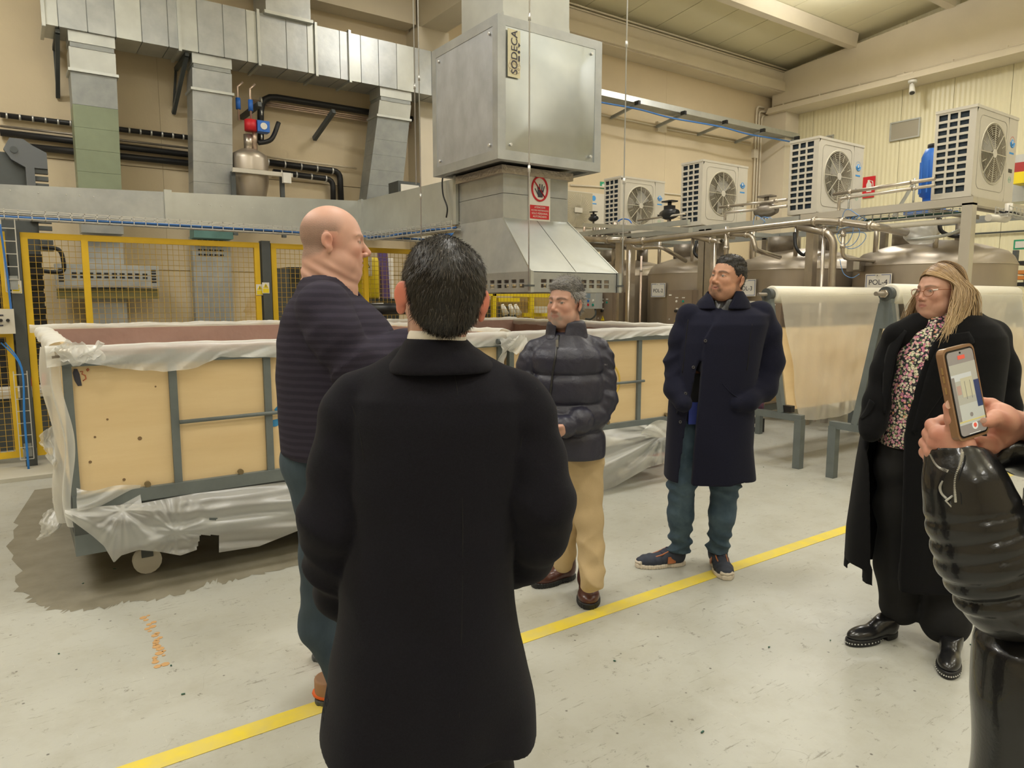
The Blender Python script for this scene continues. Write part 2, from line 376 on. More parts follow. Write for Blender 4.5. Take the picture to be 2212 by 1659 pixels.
# roof beam and column seen behind the fan box
cb = MB().box(6.15, -9, 6.25, 6.65, YW-.02, 6.75); cb.hexa([(6.3, -9, 6.7), (6.5, -9, 6.7), (6.5, 11.9, 6.7), (6.3, 11.9, 6.7), (6.3, -9, 8.3), (6.5, -9, 8.3), (6.5, 11.9, 7.4), (6.3, 11.9, 7.4)])
struct('trim_7', cb, beamm, label='cream main roof beam above the fan box')
struct('trim_8', MB().box(6.1, 11.5, 0, 6.7, YW, 6.25), beamm, label='cream column behind the fan box')
struct('trim_9', MB().box(16.45, 11.3, 0, XW, YW, 6.3), beamm, label='cream corner column by the right wall')
struct('trim_10', MB().box(-9, 11.6, 6.3, 6.1, YW, 6.8), beamm, label='cream beam above the upper duct')
# vertical conduits in the corner, conduit below tray
t = thing('wall_conduit', (16.2, 11.9, 2.5), 'painted vertical conduits bent at the top in the far corner', 'pipe')
for k in range(3):
    x = 16.1+k*.11
    MB().tube(elbow_path([(x, 11.93, 2.4), (x, 11.93, 6.5-.1*k), (x+.3, 11.93, 6.5-.1*k)], .12), .028, 8).build('pipe', beamm, t)
MB().box(16.02, 11.9, 5.2, 16.2, 11.98, 5.42).build('junction_box', beamm, t)
t = thing('wall_conduit', (13, 11.9, 5.0), 'thin painted conduit with a junction box below the cable tray', 'pipe')
a = onY(1295, 247, 11.95); b_ = onY(1418, 272, 11.95); c_ = onY(1434, 275, 11.95); d_ = onY(1622, 310, 11.95)
MB().tube([a, b_], .02, 8).build('pipe', beamm, t)
for k in (-.03, .03): MB().tube([(c_[0], 11.95, c_[2]+k), (d_[0], 11.95, d_[2]+k)], .014, 8).build('pipe', beamm, t)
MB().box(b_[0], 11.9, b_[2]-.12, c_[0]+.05, 11.98, b_[2]+.1).build('junction_box', beamm, t)
# low wall conduit right of the hood
tag(MB().tube([onY(1232, 400, 11.96), onY(1300, 404, 11.96), onY(1660, 440, 11.96)], .02, 8).build('wall_conduit', beamm), 'long thin conduit on the back wall at the height of the cooling units', 'pipe')
# cable tray ladder near the back wall
t = thing('cable_tray', (10, 11.3, 5.55), 'galvanised cable tray on brackets high along the back wall', 'cable tray')
MB().box(6.7, 11.2, 5.66, 16.9, 11.24, 5.78).build('side_rail', galv_l, t)
MB().box(6.7, 11.52, 5.66, 16.9, 11.55, 5.72).build('side_rail', galv_l, t)
MB().box(6.7, 11.24, 5.655, 16.9, 11.52, 5.665).build('tray_floor', galv_b, t)
for k in range(7):
    x = 8.2+k*1.42
    MB().bar((x, 11.1, 5.62), (x, 11.95, 5.50), .05, .06).build('bracket', galv_b, t)
    MB().box(x-.03, 11.08, 5.6, x+.03, 11.2, 5.68).build('bracket_tip', black, t)
tag(MB().tube(smooth_path([(6.7, 11.16, 5.52)]+[(7.5+k*.9, 11.14, 5.5+.02*math.sin(k*2.1)) for k in range(11)]), .018, 6).build('blue_cable', bluec), 'blue cable running below the cable tray on the back wall', 'cable')
# right wall: vents, camera, extinguisher sign
for (p0, p1, lb) in (((1927, 267), (1984, 294), 'grey rectangular wall vent cover right of the corner, fully visible'), ((1770, 296), (1797, 330), 'grey wall vent cover mostly hidden behind the third cooling unit')):
    a = onX(p0[0], p0[1], XW-.02); b_ = onX(p1[0], p1[1], XW-.02)
    z0, z1 = (5.05, 5.35) if p0[0] > 1900 else (5.05, 5.35)
    t = thing('wall_vent', (XW-.02, a[1], 5.0), lb, 'vent')
    y0, y1 = sorted((a[1], b_[1])); zc_ = (a[2]+b_[2])/2; hh = .21
    MB().box(XW-.04, y0, zc_-hh+.02, XW-.01, y1, zc_+hh-.02).build('plate', mat('vent_grey', (.42, .39, .31), .4, .4), t)
    f = MB(); 
    for q in ((y0-.03, zc_-hh, y1+.03, zc_-hh+.03), (y0-.03, zc_+hh-.03, y1+.03, zc_+hh), (y0-.03, zc_-hh+.03, y0, zc_+hh-.03), (y1, zc_-hh+.03, y1+.03, zc_+hh-.03)): f.box(XW-.055, q[0], q[1], XW-.01, q[2], q[3])
    f.build('frame', galv_l, t)
p = onX(1971, 182, 16.35)
t = thing('security_camera', (16.35, p[1], p[2]-.1), 'small white bullet security camera under the right wall beam', 'camera')
MB().disc((16.35, p[1], p[2]+.03), (0, 0, 1), .09, .05, 16).build('mount', white, t)
MB().tube([(16.35, p[1], p[2]+.03), (16.33, p[1], p[2]-.03)], .025, 8).build('arm', white, t)
hb = MB().tube([(16.37, p[1]+.02, p[2]-.0), (16.28, p[1]-.04, p[2]-.2)], [.05, .065], 12).build('housing', white, t)
MB().tube([(16.282, p[1]-.039, p[2]-.195), (16.277, p[1]-.043, p[2]-.21)], .05, 12).build('lens', blackp, hb)
q = onX(1957, 170, 16.5)
tag(MB().box(16.38, q[1]-.2, q[2]-.07, 16.55, q[1]+.15, q[2]+.08).build('junction_box', beamm), 'cream junction box on the beam beside the security camera', 'box')
def flat_sign(name, label, cx, cy, cz_, w_, h_, nx, back, cat='sign', frame=None):
    """a small board facing -X (nx='x') or -Y (nx='y')"""
    t = thing(name, (cx, cy, cz_-h_/2), label, cat)
    if nx == 'x': MB().box(cx-.006, cy-w_/2, cz_-h_/2, cx, cy+w_/2, cz_+h_/2).build('board', back, t)
    else: MB().box(cx-w_/2, cy-.006, cz_-h_/2, cx+w_/2, cy, cz_+h_/2).build('board', back, t)
    return t
def onsign(t, nx, cx, cy, cz_, w_, h_, dx, dz, m, name, off=.008):
    if nx == 'x': return MB().box(cx-off, cy-dx-w_/2, cz_+dz-h_/2, cx-off+.003, cy-dx+w_/2, cz_+dz+h_/2).build(name, m, t)
    return MB().box(cx+dx-w_/2, cy-off, cz_+dz-h_/2, cx+dx+w_/2, cy-off+.003, cz_+dz+h_/2).build(name, m, t)
p = onX(1877, 400, XW-.02)
t = flat_sign('extinguisher_sign', 'red sign with a white fire extinguisher symbol on the right wall', *p, .30, .40, 'x', red)
ex = MB().poly([(p[0]-.008, p[1]+a, p[2]+b_) for a, b_ in ((-.07, -.16), (.05, -.16), (.06, .02), (.03, .08), (.03, .12), (-.02, .12), (-.02, .08), (-.07, .02))], (-.003, 0, 0)); ex.build('symbol', white, t)
MB().tube([(p[0]-.01, p[1]-.02, p[2]+.1), (p[0]-.01, p[1]-.09, p[2]+.08), (p[0]-.01, p[1]-.11, p[2]-.04)], .01, 6).build('hose_symbol', white, t)
t2 = flat_sign('extinguisher_label', 'small red strip reading EXTINTOR below the fire extinguisher sign', p[0], p[1], p[2]-.25, .28, .09, 'x', red)
text('EXTINTOR', .05, white, t2, (p[0]-.008, p[1], p[2]-.25), (0, -1, 0), (0, 0, 1))
p = onY(1307, 401, YW-.02)
t = flat_sign('exit_sign', 'small green exit sign with a white arrow on the back wall', *p, .30, .15, 'y', green)
MB().poly([(p[0]+a, p[1]-.008, p[2]+b_) for a, b_ in ((-.11, 0), (-.05, .045), (-.05, .015), (.01, .015), (.01, -.015), (-.05, -.015), (-.05, -.045))], (0, -.003, 0)).build('arrow', white, t)
text('S', .12, white, t, (p[0]+.07, p[1]-.008, p[2]), (1, 0, 0), (0, 0, 1))
# blue and white banner sign behind the near man's head
t = thing('information_banner', (4.7, 9.4, 2.35), 'white banner with blue lettering bands behind the near man, under the branch duct', 'sign')
a = onY(885, 500, 9.4); b_ = onY(990, 478, 9.4)
MB().box(a[0], 9.38, a[2]-.06, b_[0]+.35, 9.42, b_[2]+.25).build('board', white, t)
for x_ in (a[0]+.15, b_[0]+.25): MB().box(x_, 9.425, 0, x_+.04, 9.465, b_[2]+.2).build('stand_post', galv_b, t)
MB().box(a[0]+.03, 9.37, a[2]-.03, a[0]+.42, 9.38, a[2]+.05).build('blue_band', signb, t)
MB().box(a[0]+.46, 9.37, a[2]-.03, b_[0]+.30, 9.38, a[2]+.05).build('blue_band', signb, t)
MB().disc((b_[0]-.02, 9.38, a[2]+.2), (0, -1, 0), .09, .006, 20).build('blue_roundel', signb, t)

# ================================================================ upper wall duct with drop ducts
uz0, uz1, uy0, uy1 = 5.0, 5.72, 11.08, 11.65
t = thing('air_duct', (3.4, 11.3, uz0), 'large galvanised rectangular duct high along the back wall', 'duct')
sx_ = [onY(px, 100, uy0)[0] for px in (100, 130, 192, 252, 308, 365, 388)]
sx_ += [onY(px, 130, uy0)[0] for px in (430, 485, 535, 557, 620, 665, 680)]+[onY(px, 150, uy0)[0] for px in (735, 756, 780, 818, 857, 896, 932, 975, 1015, 1060)]
for i in range(len(sx_)-1):
    MB().box(sx_[i]+.006, uy0, uz0, sx_[i+1]-.006, uy1, uz1).build('duct_section', galv if i % 3 else galv_l, t)
MB().box(sx_[0]+.02, uy0+.01, uz0+.01, sx_[-1]-.02, uy1-.01, uz1-.01).build('duct_core', galv_b, t)
for px in (100, 390, 560, 683, 755):
    x = onY(px, 130, uy0)[0]; f = MB()
    f.box(x-.02, uy0-.035, uz0-.03, x+.02, uy0, uz1+.03); f.box(x-.02, uy0-.03, uz0-.035, x+.02, uy1, uz0); f.box(x-.02, uy0-.03, uz1, x+.02, uy1, uz1+.035)
    f.build('flange', galv_l, t)
t = thing('riser_duct', (3.7, 11.2, uz1), 'galvanised riser duct standing on the upper wall duct', 'duct')
a = onY(572, 20, uy0)[0]; b_ = onY(668, 20, uy0)[0]
MB().box(a, uy0-.05, uz1+.02, b_, uy1, 7.2).build('duct_section', galv, t)
MB().box(a-.03, uy0-.08, uz1-.01, b_+.03, uy1+.02, uz1+.035).build('flange', galv_l, t)
def drop(xa0, xa1, xb0, xb1, zb, mats, label, yb=11.62):
    t = thing('drop_duct', ((xb0+xb1)/2, 11.6, zb), label, 'duct', None)
    ya = 11.12; top = 5.0
    # elbow collar pieces
    zs = [top, 4.86, 4.83, 4.60]
    MB().box(xa0, ya, 4.86, xa1, ya+.42, top).build('collar', galv_l, t)
    MB().box(xa0+.015, ya+.01, 4.80, xa1-.015, ya+.42, 4.86).build('collar_joint', galv_b, t)
    def P_(u):  # u 0 top 1 bottom
        z = 4.80+(zb-4.80)*u; s_ = u
        return (xa0+(xb0-xa0)*s_, xa1+(xb1-xa1)*s_, ya+.02+(yb-.32-ya)*s_, ya+.42+(yb-ya-.42)*s_, z)
    us = [0, .12, .30, .42, .54, .66, .78, .90, .905+.04, 1.0]
    for i in range(len(us)-1):
        a = P_(us[i]); b__ = P_(us[i+1]-.0012)
        MB().hexa([(b__[0], b__[2], b__[4]), (b__[1], b__[2], b__[4]), (b__[1], b__[3], b__[4]), (b__[0], b__[3], b__[4]), (a[0], a[2], a[4]), (a[1], a[2], a[4]), (a[1], a[3], a[4]), (a[0], a[3], a[4])]).build('duct_section', mats[i] if i < len(mats) else mats[-1], t)
    for u in (.12, .905):
        a = P_(u); f = MB().box(a[0]-.025, a[2]-.03, a[4]-.018, a[1]+.025, a[3], a[4]+.018); f.build('flange', galv_l, t)
    return t
G = galv; 
drop(.83, 1.362, .839, 1.344, 2.45, [galv_l, galv_b, galv_g, galv_g, galv_g, galv_g, galv_g, galv_g, galv], 'leftmost drop duct, greenish sheet metal, below the upper duct')
drop(2.313, 2.848, 2.254, 2.807, 2.45, [galv, G, G, G, G, G, G, galv_t, galv_t], 'middle drop duct, grey with a teal lower section')
drop(5.171, 5.743, 4.90, 5.55, 2.75, [galv_l, galv_b, galv_b, galv_b, galv_b, galv_b, galv_b, galv_b, galv_l], 'right drop duct leaning left, nearest the fan box')
# wall brackets
for px, py, qx, qy, lb in ((123, 75, 125, 210, 'dark steel bracket under the left end of the upper duct'), (398, 100, 375, 245, 'dark steel triangular bracket between the left and middle drop ducts')):
    a = onY(px, py, 11.3); b_ = onY(qx, qy, 11.95); t = thing('duct_bracket', (b_[0], 11.95, b_[2]), lb, 'bracket')
    MB().bar((a[0], 11.15, 4.97), (a[0], 11.97, 4.97), .05, .05).build('arm', dgrey, t)
    MB().bar((a[0], 11.2, 4.95), (b_[0], 11.95, b_[2]), .05, .05).build('strut', dgrey, t)
    MB().bar((a[0], 11.97, 5.0), (b_[0], 11.97, b_[2]), .05, .03).build('wall_plate', dgrey, t)
# wall pipes
def wpipe(pts, r, m, label, Y=11.9, cat='pipe', er=.12, clips=0):
    P_ = [onY(p[0], p[1], Y) for p in pts]
    t = thing('wall_pipe', P_[0], label, cat); MB().tube(elbow_path(P_, er), r, 10).build('pipe', m, t)
    if clips:
        a = Vector(P_[0]); b__ = Vector(P_[1])
        for k in range(clips):
            q = a.lerp(b__, (k+.5)/clips); MB().tube([q-Vector((.012, 0, 0)), q+Vector((.012, 0, 0))], r*1.25, 10).build('pipe_tie', wire, t)
    return t
wpipe([(0, 248), (407, 297)], .035, black, 'topmost black insulated pipe on the back wall at left', clips=16)
wpipe([(0, 272), (407, 320)], .016, steel_d, 'thin brown pipe between the black insulated pipes')
wpipe([(0, 286), (500, 345)], .045, black, 'second black insulated pipe on the back wall at left')
wpipe([(60, 317), (500, 362)], .045, black, 'lowest black insulated pipe on the back wall at left')
wpipe([(560, 348), (734, 371), (737, 440)], .05, black, 'black insulated pipe turning down at the right, upper of two', clips=5)
wpipe([(590, 371), (719, 388), (720, 440)], .045, black, 'black insulated pipe turning down at the right, lower of two', Y=11.85, clips=4)
wpipe([(563, 310), (563, 205), (820, 246), (920, 262), (930, 300), (930, 420)], .05, black, 'thick black insulated hose running from the hopper valve to the column', Y=11.8, er=.25, clips=4)
for k in range(3): wpipe([(545, 216+k*4), (808, 256+k*4), (915, 273+k*4), (920-k*2, 300), (920-k*2, 420)], .013, copper, ('upper', 'middle', 'lower')[k]+' thin copper pipe running beside the black hose', Y=11.85, er=.1)
wpipe([(575, 338), (770, 364)], .016, cream2, 'thin cream pipe above the black bent pipes')
for px, py in ((716, 240), (557, 225)):
    a = onY(px, py, 11.4); tag(MB().bar((a[0], 11.3, a[2]-.02), (a[0]-.1, 11.95, a[2]-.35 if px > 600 else a[2]-.1), .06, .07).build('pipe_bracket', dgrey), 'dark angle bracket carrying the copper pipes, '+('right one' if px > 600 else 'left one by the hopper'), 'bracket')
# stainless hopper with valve
hx, hy = 3.10, 11.35
t = thing('stainless_hopper', (hx, hy, 2.6), 'stainless steel hopper tank with a conical bottom on the back wall', 'tank')
MB().lathe((hx, hy, 2.7), [(.001, 0), (.09, 0), (.22, .38), (.27, .62), (.27, .95), (.255, 1.02), (.12, 1.10), (.001, 1.11)], 28).build('body', steel, t)
MB().lathe((hx, hy, 3.42), [(.27, 0), (.31, 0), (.31, .05), (.27, .05)], 28).build('rim_ring', steel_pipe, t)
MB().box(hx-.33, hy-.33, 3.4, hx+.55, hy-.27, 3.46).build('support_rail', offw, t)
for dx in (-.3, .42): MB().bar((hx+dx, hy-.2, 2.5), (hx+dx, hy-.2, 3.42), .06).build('leg', dgrey, t)
MB().tube([(hx, hy, 3.8), (hx, hy, 4.02)], .07, 14).build('neck', steel_pipe, t)
MB().box(hx+.38, hy-.4, 3.3, hx+.5, hy-.33, 3.45).build('switch_box', white, t)
t = thing('control_valve', (hx+.08, hy, 3.95), 'red and blue control valve above the stainless hopper', 'valve')
MB().tube([(hx+.08, hy-.05, 3.8), (hx+.08, hy-.05, 4.15)], .035, 10).build('stem', copper, t)
MB().lathe((hx+.02, hy-.08, 4.14), [(.001, -.08), (.09, -.08), (.09, .08), (.001, .08)], 16).build('red_body', red, t)
MB().box(hx+.10, hy-.16, 4.06, hx+.28, hy, 4.22).build('blue_head', blue, t)
MB().disc((hx+.19, hy-.16, 4.14), (0, -1, 0), .05, .01, 16).build('gauge', white, t)
for dx in (-.14, .04):
    MB().tube([(hx+dx, hy-.05, 4.2), (hx+dx, hy-.05, 4.68), (hx+dx+.08, hy-.05, 4.76)], .016, 8).build('pipe', copper, t)
    MB().tube([(hx+dx, hy-.05, 4.36), (hx+dx, hy-.05, 4.52)], .035, 10).build('blue_handle', blue, t)
MB().tube(smooth_path([(hx+.12, hy-.08, 3.9), (hx+.32, hy-.08, 3.98), (hx+.45, hy-.05, 4.25)]), .035, 8).build('black_hose', black, t)
# small cabinet at the right drop duct
t = thing('wall_cabinet', (4.75, 10.4, 3.0), 'small white cabinet with a dark frame beside the right drop duct', 'cabinet')
a = onY(860, 390, 10.4); b_ = onY(908, 440, 10.4)
MB().box(a[0], 10.4, b_[2], b_[0], 10.75, a[2]).build('body', dgrey, t); MB().box(a[0]+.04, 10.38, b_[2], b_[0]-.03, 10.4, a[2]-.05).build('door', white, t)
MB().box(a[0]+.16, 10.37, a[2]-.23, a[0]+.24, 10.38, a[2]-.19).build('handle', blackp, t)
# vertical ducts with grilles and cross duct below (behind the fence)
t = thing('intake_duct', (1.1, 11.7, 0), 'grey vertical intake duct behind the fence at left', 'duct')
MB().box(.87, 11.62, 0, 1.36, 11.9, 2.45).build('duct_section', galv, t)
t = thing('intake_duct', (2.6, 11.7, 0), 'grey vertical intake duct with a slotted grille, second from left', 'duct')
MB().box(2.29, 11.66, 0, 2.84, 11.9, 2.5).build('duct_section', galv, t)
def slots(parent, x0, z1, nx, nz, w_, h_, gx, gz, Y, m=blackp, name='vent_slot'):
    for i in range(nx):
        for j in range(nz):
            x = x0+i*(w_+gx); z = z1-j*(h_+gz); MB().box(x, Y-.006, z-h_, x+w_, Y, z).build(name, m, parent)
slots(t, 2.37, 2.52, 5, 5, .055, .025, .022, .045, 11.655)
t = thing('slotted_cross_duct', (1.13, 11.6, 1.7), 'low grey horizontal duct with a row of slots behind the fence', 'duct')
MB().box(.51, 11.45, 1.72, 1.78, 11.7, 2.03).build('duct_section', galv, t)
slots(t, .70, 1.92, 10, 2, .062, .025, .034, .025, 11.45)
slots(t, .545, 1.975, 1, 5, .06, .025, 0, .015, 11.45); slots(t, 1.68, 1.975, 1, 5, .06, .025, 0, .015, 11.45)
MB().box(.52, 11.5, 1.56, 1.77, 11.68, 1.7).build('grille_box', mat('dark_olive', (.16, .14, .05), .6), t)
# rust coloured stain on the wall is a feature of the wall itself
rust = mat('rust_stain', (.56, .38, .17), .85, nscale=8, col2=(.68, .55, .34), detail=7)
mb = MB()
for k_, (px, py, rx, rz) in enumerate(((546, 672, .12, .26), (552, 690, .2, .18), (596, 670, .16, .25), (640, 680, .22, .2), (700, 690, .3, .15))):
    p = onY(px, py, YW-.024); n = 18
    mb.poly([(p[0]+rx*math.cos(2*PI*k/n)*(1+.25*math.sin(k*2.3)), YW-.0215-.001*k_, p[2]+rz*math.sin(2*PI*k/n)*(1+.2*math.sin(k*3.7))) for k in range(n)], (0, -.0008, 0))
mb.build('rust_stain', rust, bw)

# ================================================================ fence
FY = 7.8
def fence_panel(x0, x1, label, mid=(), z0=.12, z1=2.15, cell=.052, lowbar=True):
    t = thing('mesh_fence', ((x0+x1)/2, FY, z0), label, 'fence', 'yellow mesh fence panels')
    fw = .055
    for q in ((x0, z1-fw, x1, z1), (x0, z0, x1, z0+fw)): MB().box(q[0], FY-.02, q[1], q[2], FY+.02, q[3]).build('rail', paint_y, t)
    MB().box(x0, FY-.02, 1.22, x1, FY+.02, 1.27).build('rail', paint_y, t)
    for x in (x0, x1-fw)+tuple(mid): MB().box(x, FY-.022, z0, x+fw, FY+.022, z1).build('stile', paint_y, t)
    m = MB(); nx = int((x1-x0)/cell); nz = int((z1-z0)/cell); r = .0022
    for i in range(nx+1):
        x = x0+i*cell; m.add([(x-r, FY, z0), (x+r, FY-r, z0), (x+r, FY+r, z0), (x-r, FY, z1), (x+r, FY-r, z1), (x+r, FY+r, z1)], [(0, 1, 4, 3), (1, 2, 5, 4), (2, 0, 3, 5)])
    for j in range(nz+1):
        z = z0+j*cell; m.add([(x0, FY-.004, z-r), (x0, FY-.006, z+r), (x0, FY-.002, z+r), (x1, FY-.004, z-r), (x1, FY-.006, z+r), (x1, FY-.002, z+r)], [(0, 1, 4, 3), (1, 2, 5, 4), (2, 0, 3, 5)])
    o = m.build('wire_mesh', mesh_y, t); o['kind'] = 'stuff'
    return t
def fence_post(x, label, w_=.09):
    t = thing('fence_post', (x, FY, 0), label, 'post')
    MB().box(x-w_/2, FY-.05, 0, x+w_/2, FY+.05, 2.17).build('post', dgrey, t)
    MB().box(x-.1, FY-.1, 0, x+.1, FY+.1, .012).build('base_plate', dgrey, t)
    return t
def warn_sticker(px, py, Y, label, w_=.075, h_=.115):
    p = onY(px, py, Y); t = thing('warning_sticker', p, label, 'sticker')
    MB().box(p[0]-w_/2, Y-.004, p[2]-h_/2, p[0]+w_/2, Y, p[2]+h_/2).build('backing', paper, t)
    MB().box(p[0]-w_/2+.006, Y-.006, p[2]-h_/2+.006, p[0]+w_/2-.006, Y-.004, p[2]-h_*.05).build('yellow_panel', yel, t)
    MB().poly([(p[0]-w_*.38, Y-.005, p[2]+h_*.02), (p[0]+w_*.38, Y-.005, p[2]+h_*.02), (p[0], Y-.005, p[2]+h_*.42)], (0, -.002, 0)).build('triangle', yel, t)
    MB().poly([(p[0]-.004, Y-.008, p[2]+h_*.08), (p[0]+.004, Y-.008, p[2]+h_*.08), (p[0]+.003, Y-.008, p[2]+h_*.3), (p[0]-.003, Y-.008, p[2]+h_*.3)], (0, -.001, 0)).build('mark', ink, t)
fx = [.052, 2.25, 4.35, 6.55]
fence_panel(-2.1, fx[0]-.06, 'yellow mesh fence panel at the left edge behind the control box', lowbar=False)
fence_panel(fx[0]+.05, fx[1]-.06, 'yellow framed mesh fence panel behind the front tub at left', mid=(onY(188, 600, FY)[0]-.03,))
fence_panel(fx[1]+.06, fx[2]-.06, 'yellow framed mesh fence panel behind the bald man', mid=(onY(785, 600, FY)[0],))
fence_panel(fx[2]+.06, fx[3]-.06, 'yellow framed mesh fence panel under the extraction hood')
fence_post(fx[0], 'dark grey fence post at the far left with a warning sticker')
fence_post(fx[1], 'dark grey fence post between the tub and the bald man')
fence_post(fx[2], 'dark grey fence post hidden behind the near man')
fence_post(fx[3], 'dark grey fence post behind the man in the quilted jacket')
warn_sticker(36, 620, FY-.05, 'yellow warning sticker on the leftmost fence post')
warn_sticker(574, 622, FY-.05, 'yellow warning sticker on the fence post left of the bald man')
warn_sticker(561, 626, FY-.025, 'yellow warning sticker on the fence frame beside the second post')
# cable basket above fence
def basket(name, pts, w_, label, cables=3, step=.1, mw=wire, mc=bluec):
    t = thing(name, pts[0], label, 'cable tray')
    P_ = [Vector(p) for p in pts]; m = MB(); r = .0035
    for i in range(len(P_)-1):
        a, b__ = P_[i], P_[i+1]; v, x, y, l = Z3(a, b__); x.z = 0; x.normalize()
        for k in range(5):
            off = x*(k/4-.5)*w_; m.bar(a+off, b__+off, r*2)
        for s_ in (-.5, .5):
            for q in (.035, .07): m.bar(a+x*s_*w_+Vector((0, 0, q)), b__+x*s_*w_+Vector((0, 0, q)), r*2)
        n = int(l/step)
        for k in range(n+1):
            c = a+v*l*k/max(n, 1); m.bar(c-x*w_/2, c+x*w_/2, r*2); m.bar(c-x*w_/2, c-x*w_/2+Vector((0, 0, .08)), r*2); m.bar(c+x*w_/2, c+x*w_/2+Vector((0, 0, .08)), r*2)
    m.build('wire_basket', mw, t)
    for k in range(cables):
        Q = []
        for i in range(len(P_)-1):
            a, b__ = P_[i], P_[i+1]; v, x, y, l = Z3(a, b__); x.z = 0; x.normalize()
            for q in range(8): Q.append(a.lerp(b__, q/8)+x*(w_*(.5-(k+.5)/cables)+.01*math.sin(q*1.7+k))+Vector((0, 0, .02+.008*math.sin(q*2.3+k))))
        Q.append(P_[-1]+Vector((0, 0, .02))); MB().tube(Q, .009, 6).build('cable', mc if k % 2 == 0 else black, t)
    return t
basket('cable_basket', [(-2, 7.72, 2.26), (6.6, 7.72, 2.24)], .16, 'wire cable basket with blue cables along the top of the fence', 4)
basket('cable_basket', [(3.38, 7.6, 2.22), (3.38, 5.7, 2.19)], .10, 'short wire cable basket under the branch duct beside the hood', 2)
# long duct and branch
t = thing('low_duct', (1.5, 8.1, 2.3), 'long low galvanised duct crossing above the fence', 'duct')
def dh(x): return 2.585+(x)*.034
def db(x): return 2.335-(x)*.006
xs_ = [-2.4, -.9, 1.37, 3.43]
for i in range(3):
    a, b_ = xs_[i], xs_[i+1]-.008
    MB().hexa([(a, 8.0, db(a)), (b_, 8.0, db(b_)), (b_, 8.5, db(b_)), (a, 8.5, db(a)), (a, 8.0, dh(a)), (b_, 8.0, dh(b_)), (b_, 8.5, dh(b_)), (a, 8.5, dh(a))]).build('duct_section', galv_l if i != 1 else galv, t)
MB().box(1.33, 7.97, 2.31, 1.40, 8.0, 2.65).build('flange', galv_l, t)
rv = MB()
for px, py in [(22, 411), (83, 417), (143, 420), (172, 422), (202, 425), (366, 432), (430, 441), (455, 443), (478, 445), (500, 447), (545, 449), (567, 452), (590, 454), (612, 456), (633, 457), (655, 459)]:
    p = onY(px, py, 8.0); rv.disc((p[0], 8.0, p[2]), (0, -1, 0), .006, .006, 6)
rv.build('rivets', wire, t)
t = thing('branch_duct', (3.6, 6.9, 2.25), 'galvanised branch duct running from the wall duct to the hood neck', 'duct')
def bz(y): return 2.70-.018*(7.9-y), 2.29-.02*(7.9-y)
a, b_ = 8.0, 5.74
MB().hexa([(3.43, b_, bz(b_)[1]), (3.95, b_, bz(b_)[1]), (3.95, a, bz(a)[1]), (3.43, a, bz(a)[1]), (3.43, b_, bz(b_)[0]), (3.95, b_, bz(b_)[0]), (3.95, a, bz(a)[0]), (3.43, a, bz(a)[0])]).build('duct_section', galv_l, t)
MB().box(3.405, 7.9, 2.29, 3.43, 8.0, 2.71).build('corner_seam', galv_l, t)
MB().box(3.40, 5.74, 2.24, 3.96, 5.79, 2.68).build('flange', galv_l, t)
MB().box(3.42, 5.8, 2.21, 3.46, 7.2, 2.235).build('wood_strip', mat('pale_wood', (.55, .38, .18), .7), t)
# ================================================================ fan box, neck, hood
t = thing('fan_box', (3.77, 5.3, 2.66), 'large galvanised square fan box with printed lettering above the hood', 'fan unit')
x0, x1, y0, y1, z0, z1 = 3.234, 4.32, 4.8, 5.86, 2.665, 3.757
MB().box(x0+.03, y0+.03, z0+.03, x1-.03, y1-.03, z1-.03).build('body', galv_b, t)
fr = .075
for (a, b_) in (((x0, y0), (0, 0)), ((x1, y0), (0, 0)), ((x0, y1), (0, 0)), ((x1, y1), (0, 0))):
    ax = a[0]; ay = a[1]; MB().box(min(ax, ax+(fr if ax == x0 else -fr)), min(ay, ay+(fr if ay == y0 else -fr)), z0, max(ax, ax+(fr if ax == x0 else -fr)), max(ay, ay+(fr if ay == y0 else -fr)), z1).build('corner_post', galv, t)
for z in (z0, z1-fr):
    MB().box(x0+fr, y0, z, x1-fr, y0+fr, z+fr).build('frame_rail', galv, t); MB().box(x0, y0+fr, z, x0+fr, y1-fr, z+fr).build('frame_rail', galv, t)
    MB().box(x1-fr, y0+fr, z, x1, y1-fr, z+fr).build('frame_rail', galv, t); MB().box(x0+fr, y1-fr, z, x1-fr, y1, z+fr).build('frame_rail', galv, t)
def dented(u, v):
    x = x0+.07+u*(x1-x0-.14); z = z0+.07+v*(z1-z0-.14)
    e = min(u, 1-u, v, 1-v); b_ = .014*min(1, e*5)*(.7+.5*math.sin(u*5+1)*math.sin(v*4+2)); c = .012*math.exp(-((u-.95)**2+(v-.06)**2)*60)
    return (x, y0+.004-b_+c, z)
MB().grid(dented, 28, 28).build('front_panel', mat('galvanised_shiny', (.60, .63, .62), .3, .9, nscale=2.2, col2=(.48, .52, .53), detail=3), t)
MB().grid(lambda u, v: (x0+.004-.005*min(1, min(u, 1-u, v, 1-v)*6), y0+.07+u*(y1-y0-.14), z0+.07+v*(z1-z0-.14)), 10, 10).build('side_panel', galv_s, t)
sc = MB()
for a in (.12, x1-x0-.12):
    for b_ in (.12, z1-z0-.12): sc.disc((x0+a, y0+.002, z0+b_), (0, -1, 0), .012, .016, 10); sc.disc((x0+.002, y0+a*.96, z0+b_), (-1, 0, 0), .012, .016, 10)
sc.build('corner_bolts', wire, t)
lb = MB().box(x0+.085, y0-.0145, 3.30, x0+.205, y0-.013, 3.66).build('label_plate', mat('yellowed_label', (.62, .58, .40), .45, .3), t)
text('SODECA', .085, ink, t, (x0+.150, y0-.017, 3.49), (0, 0, 1), (-1, 0, 0), extr=.0008)
hx0 = x0+.150
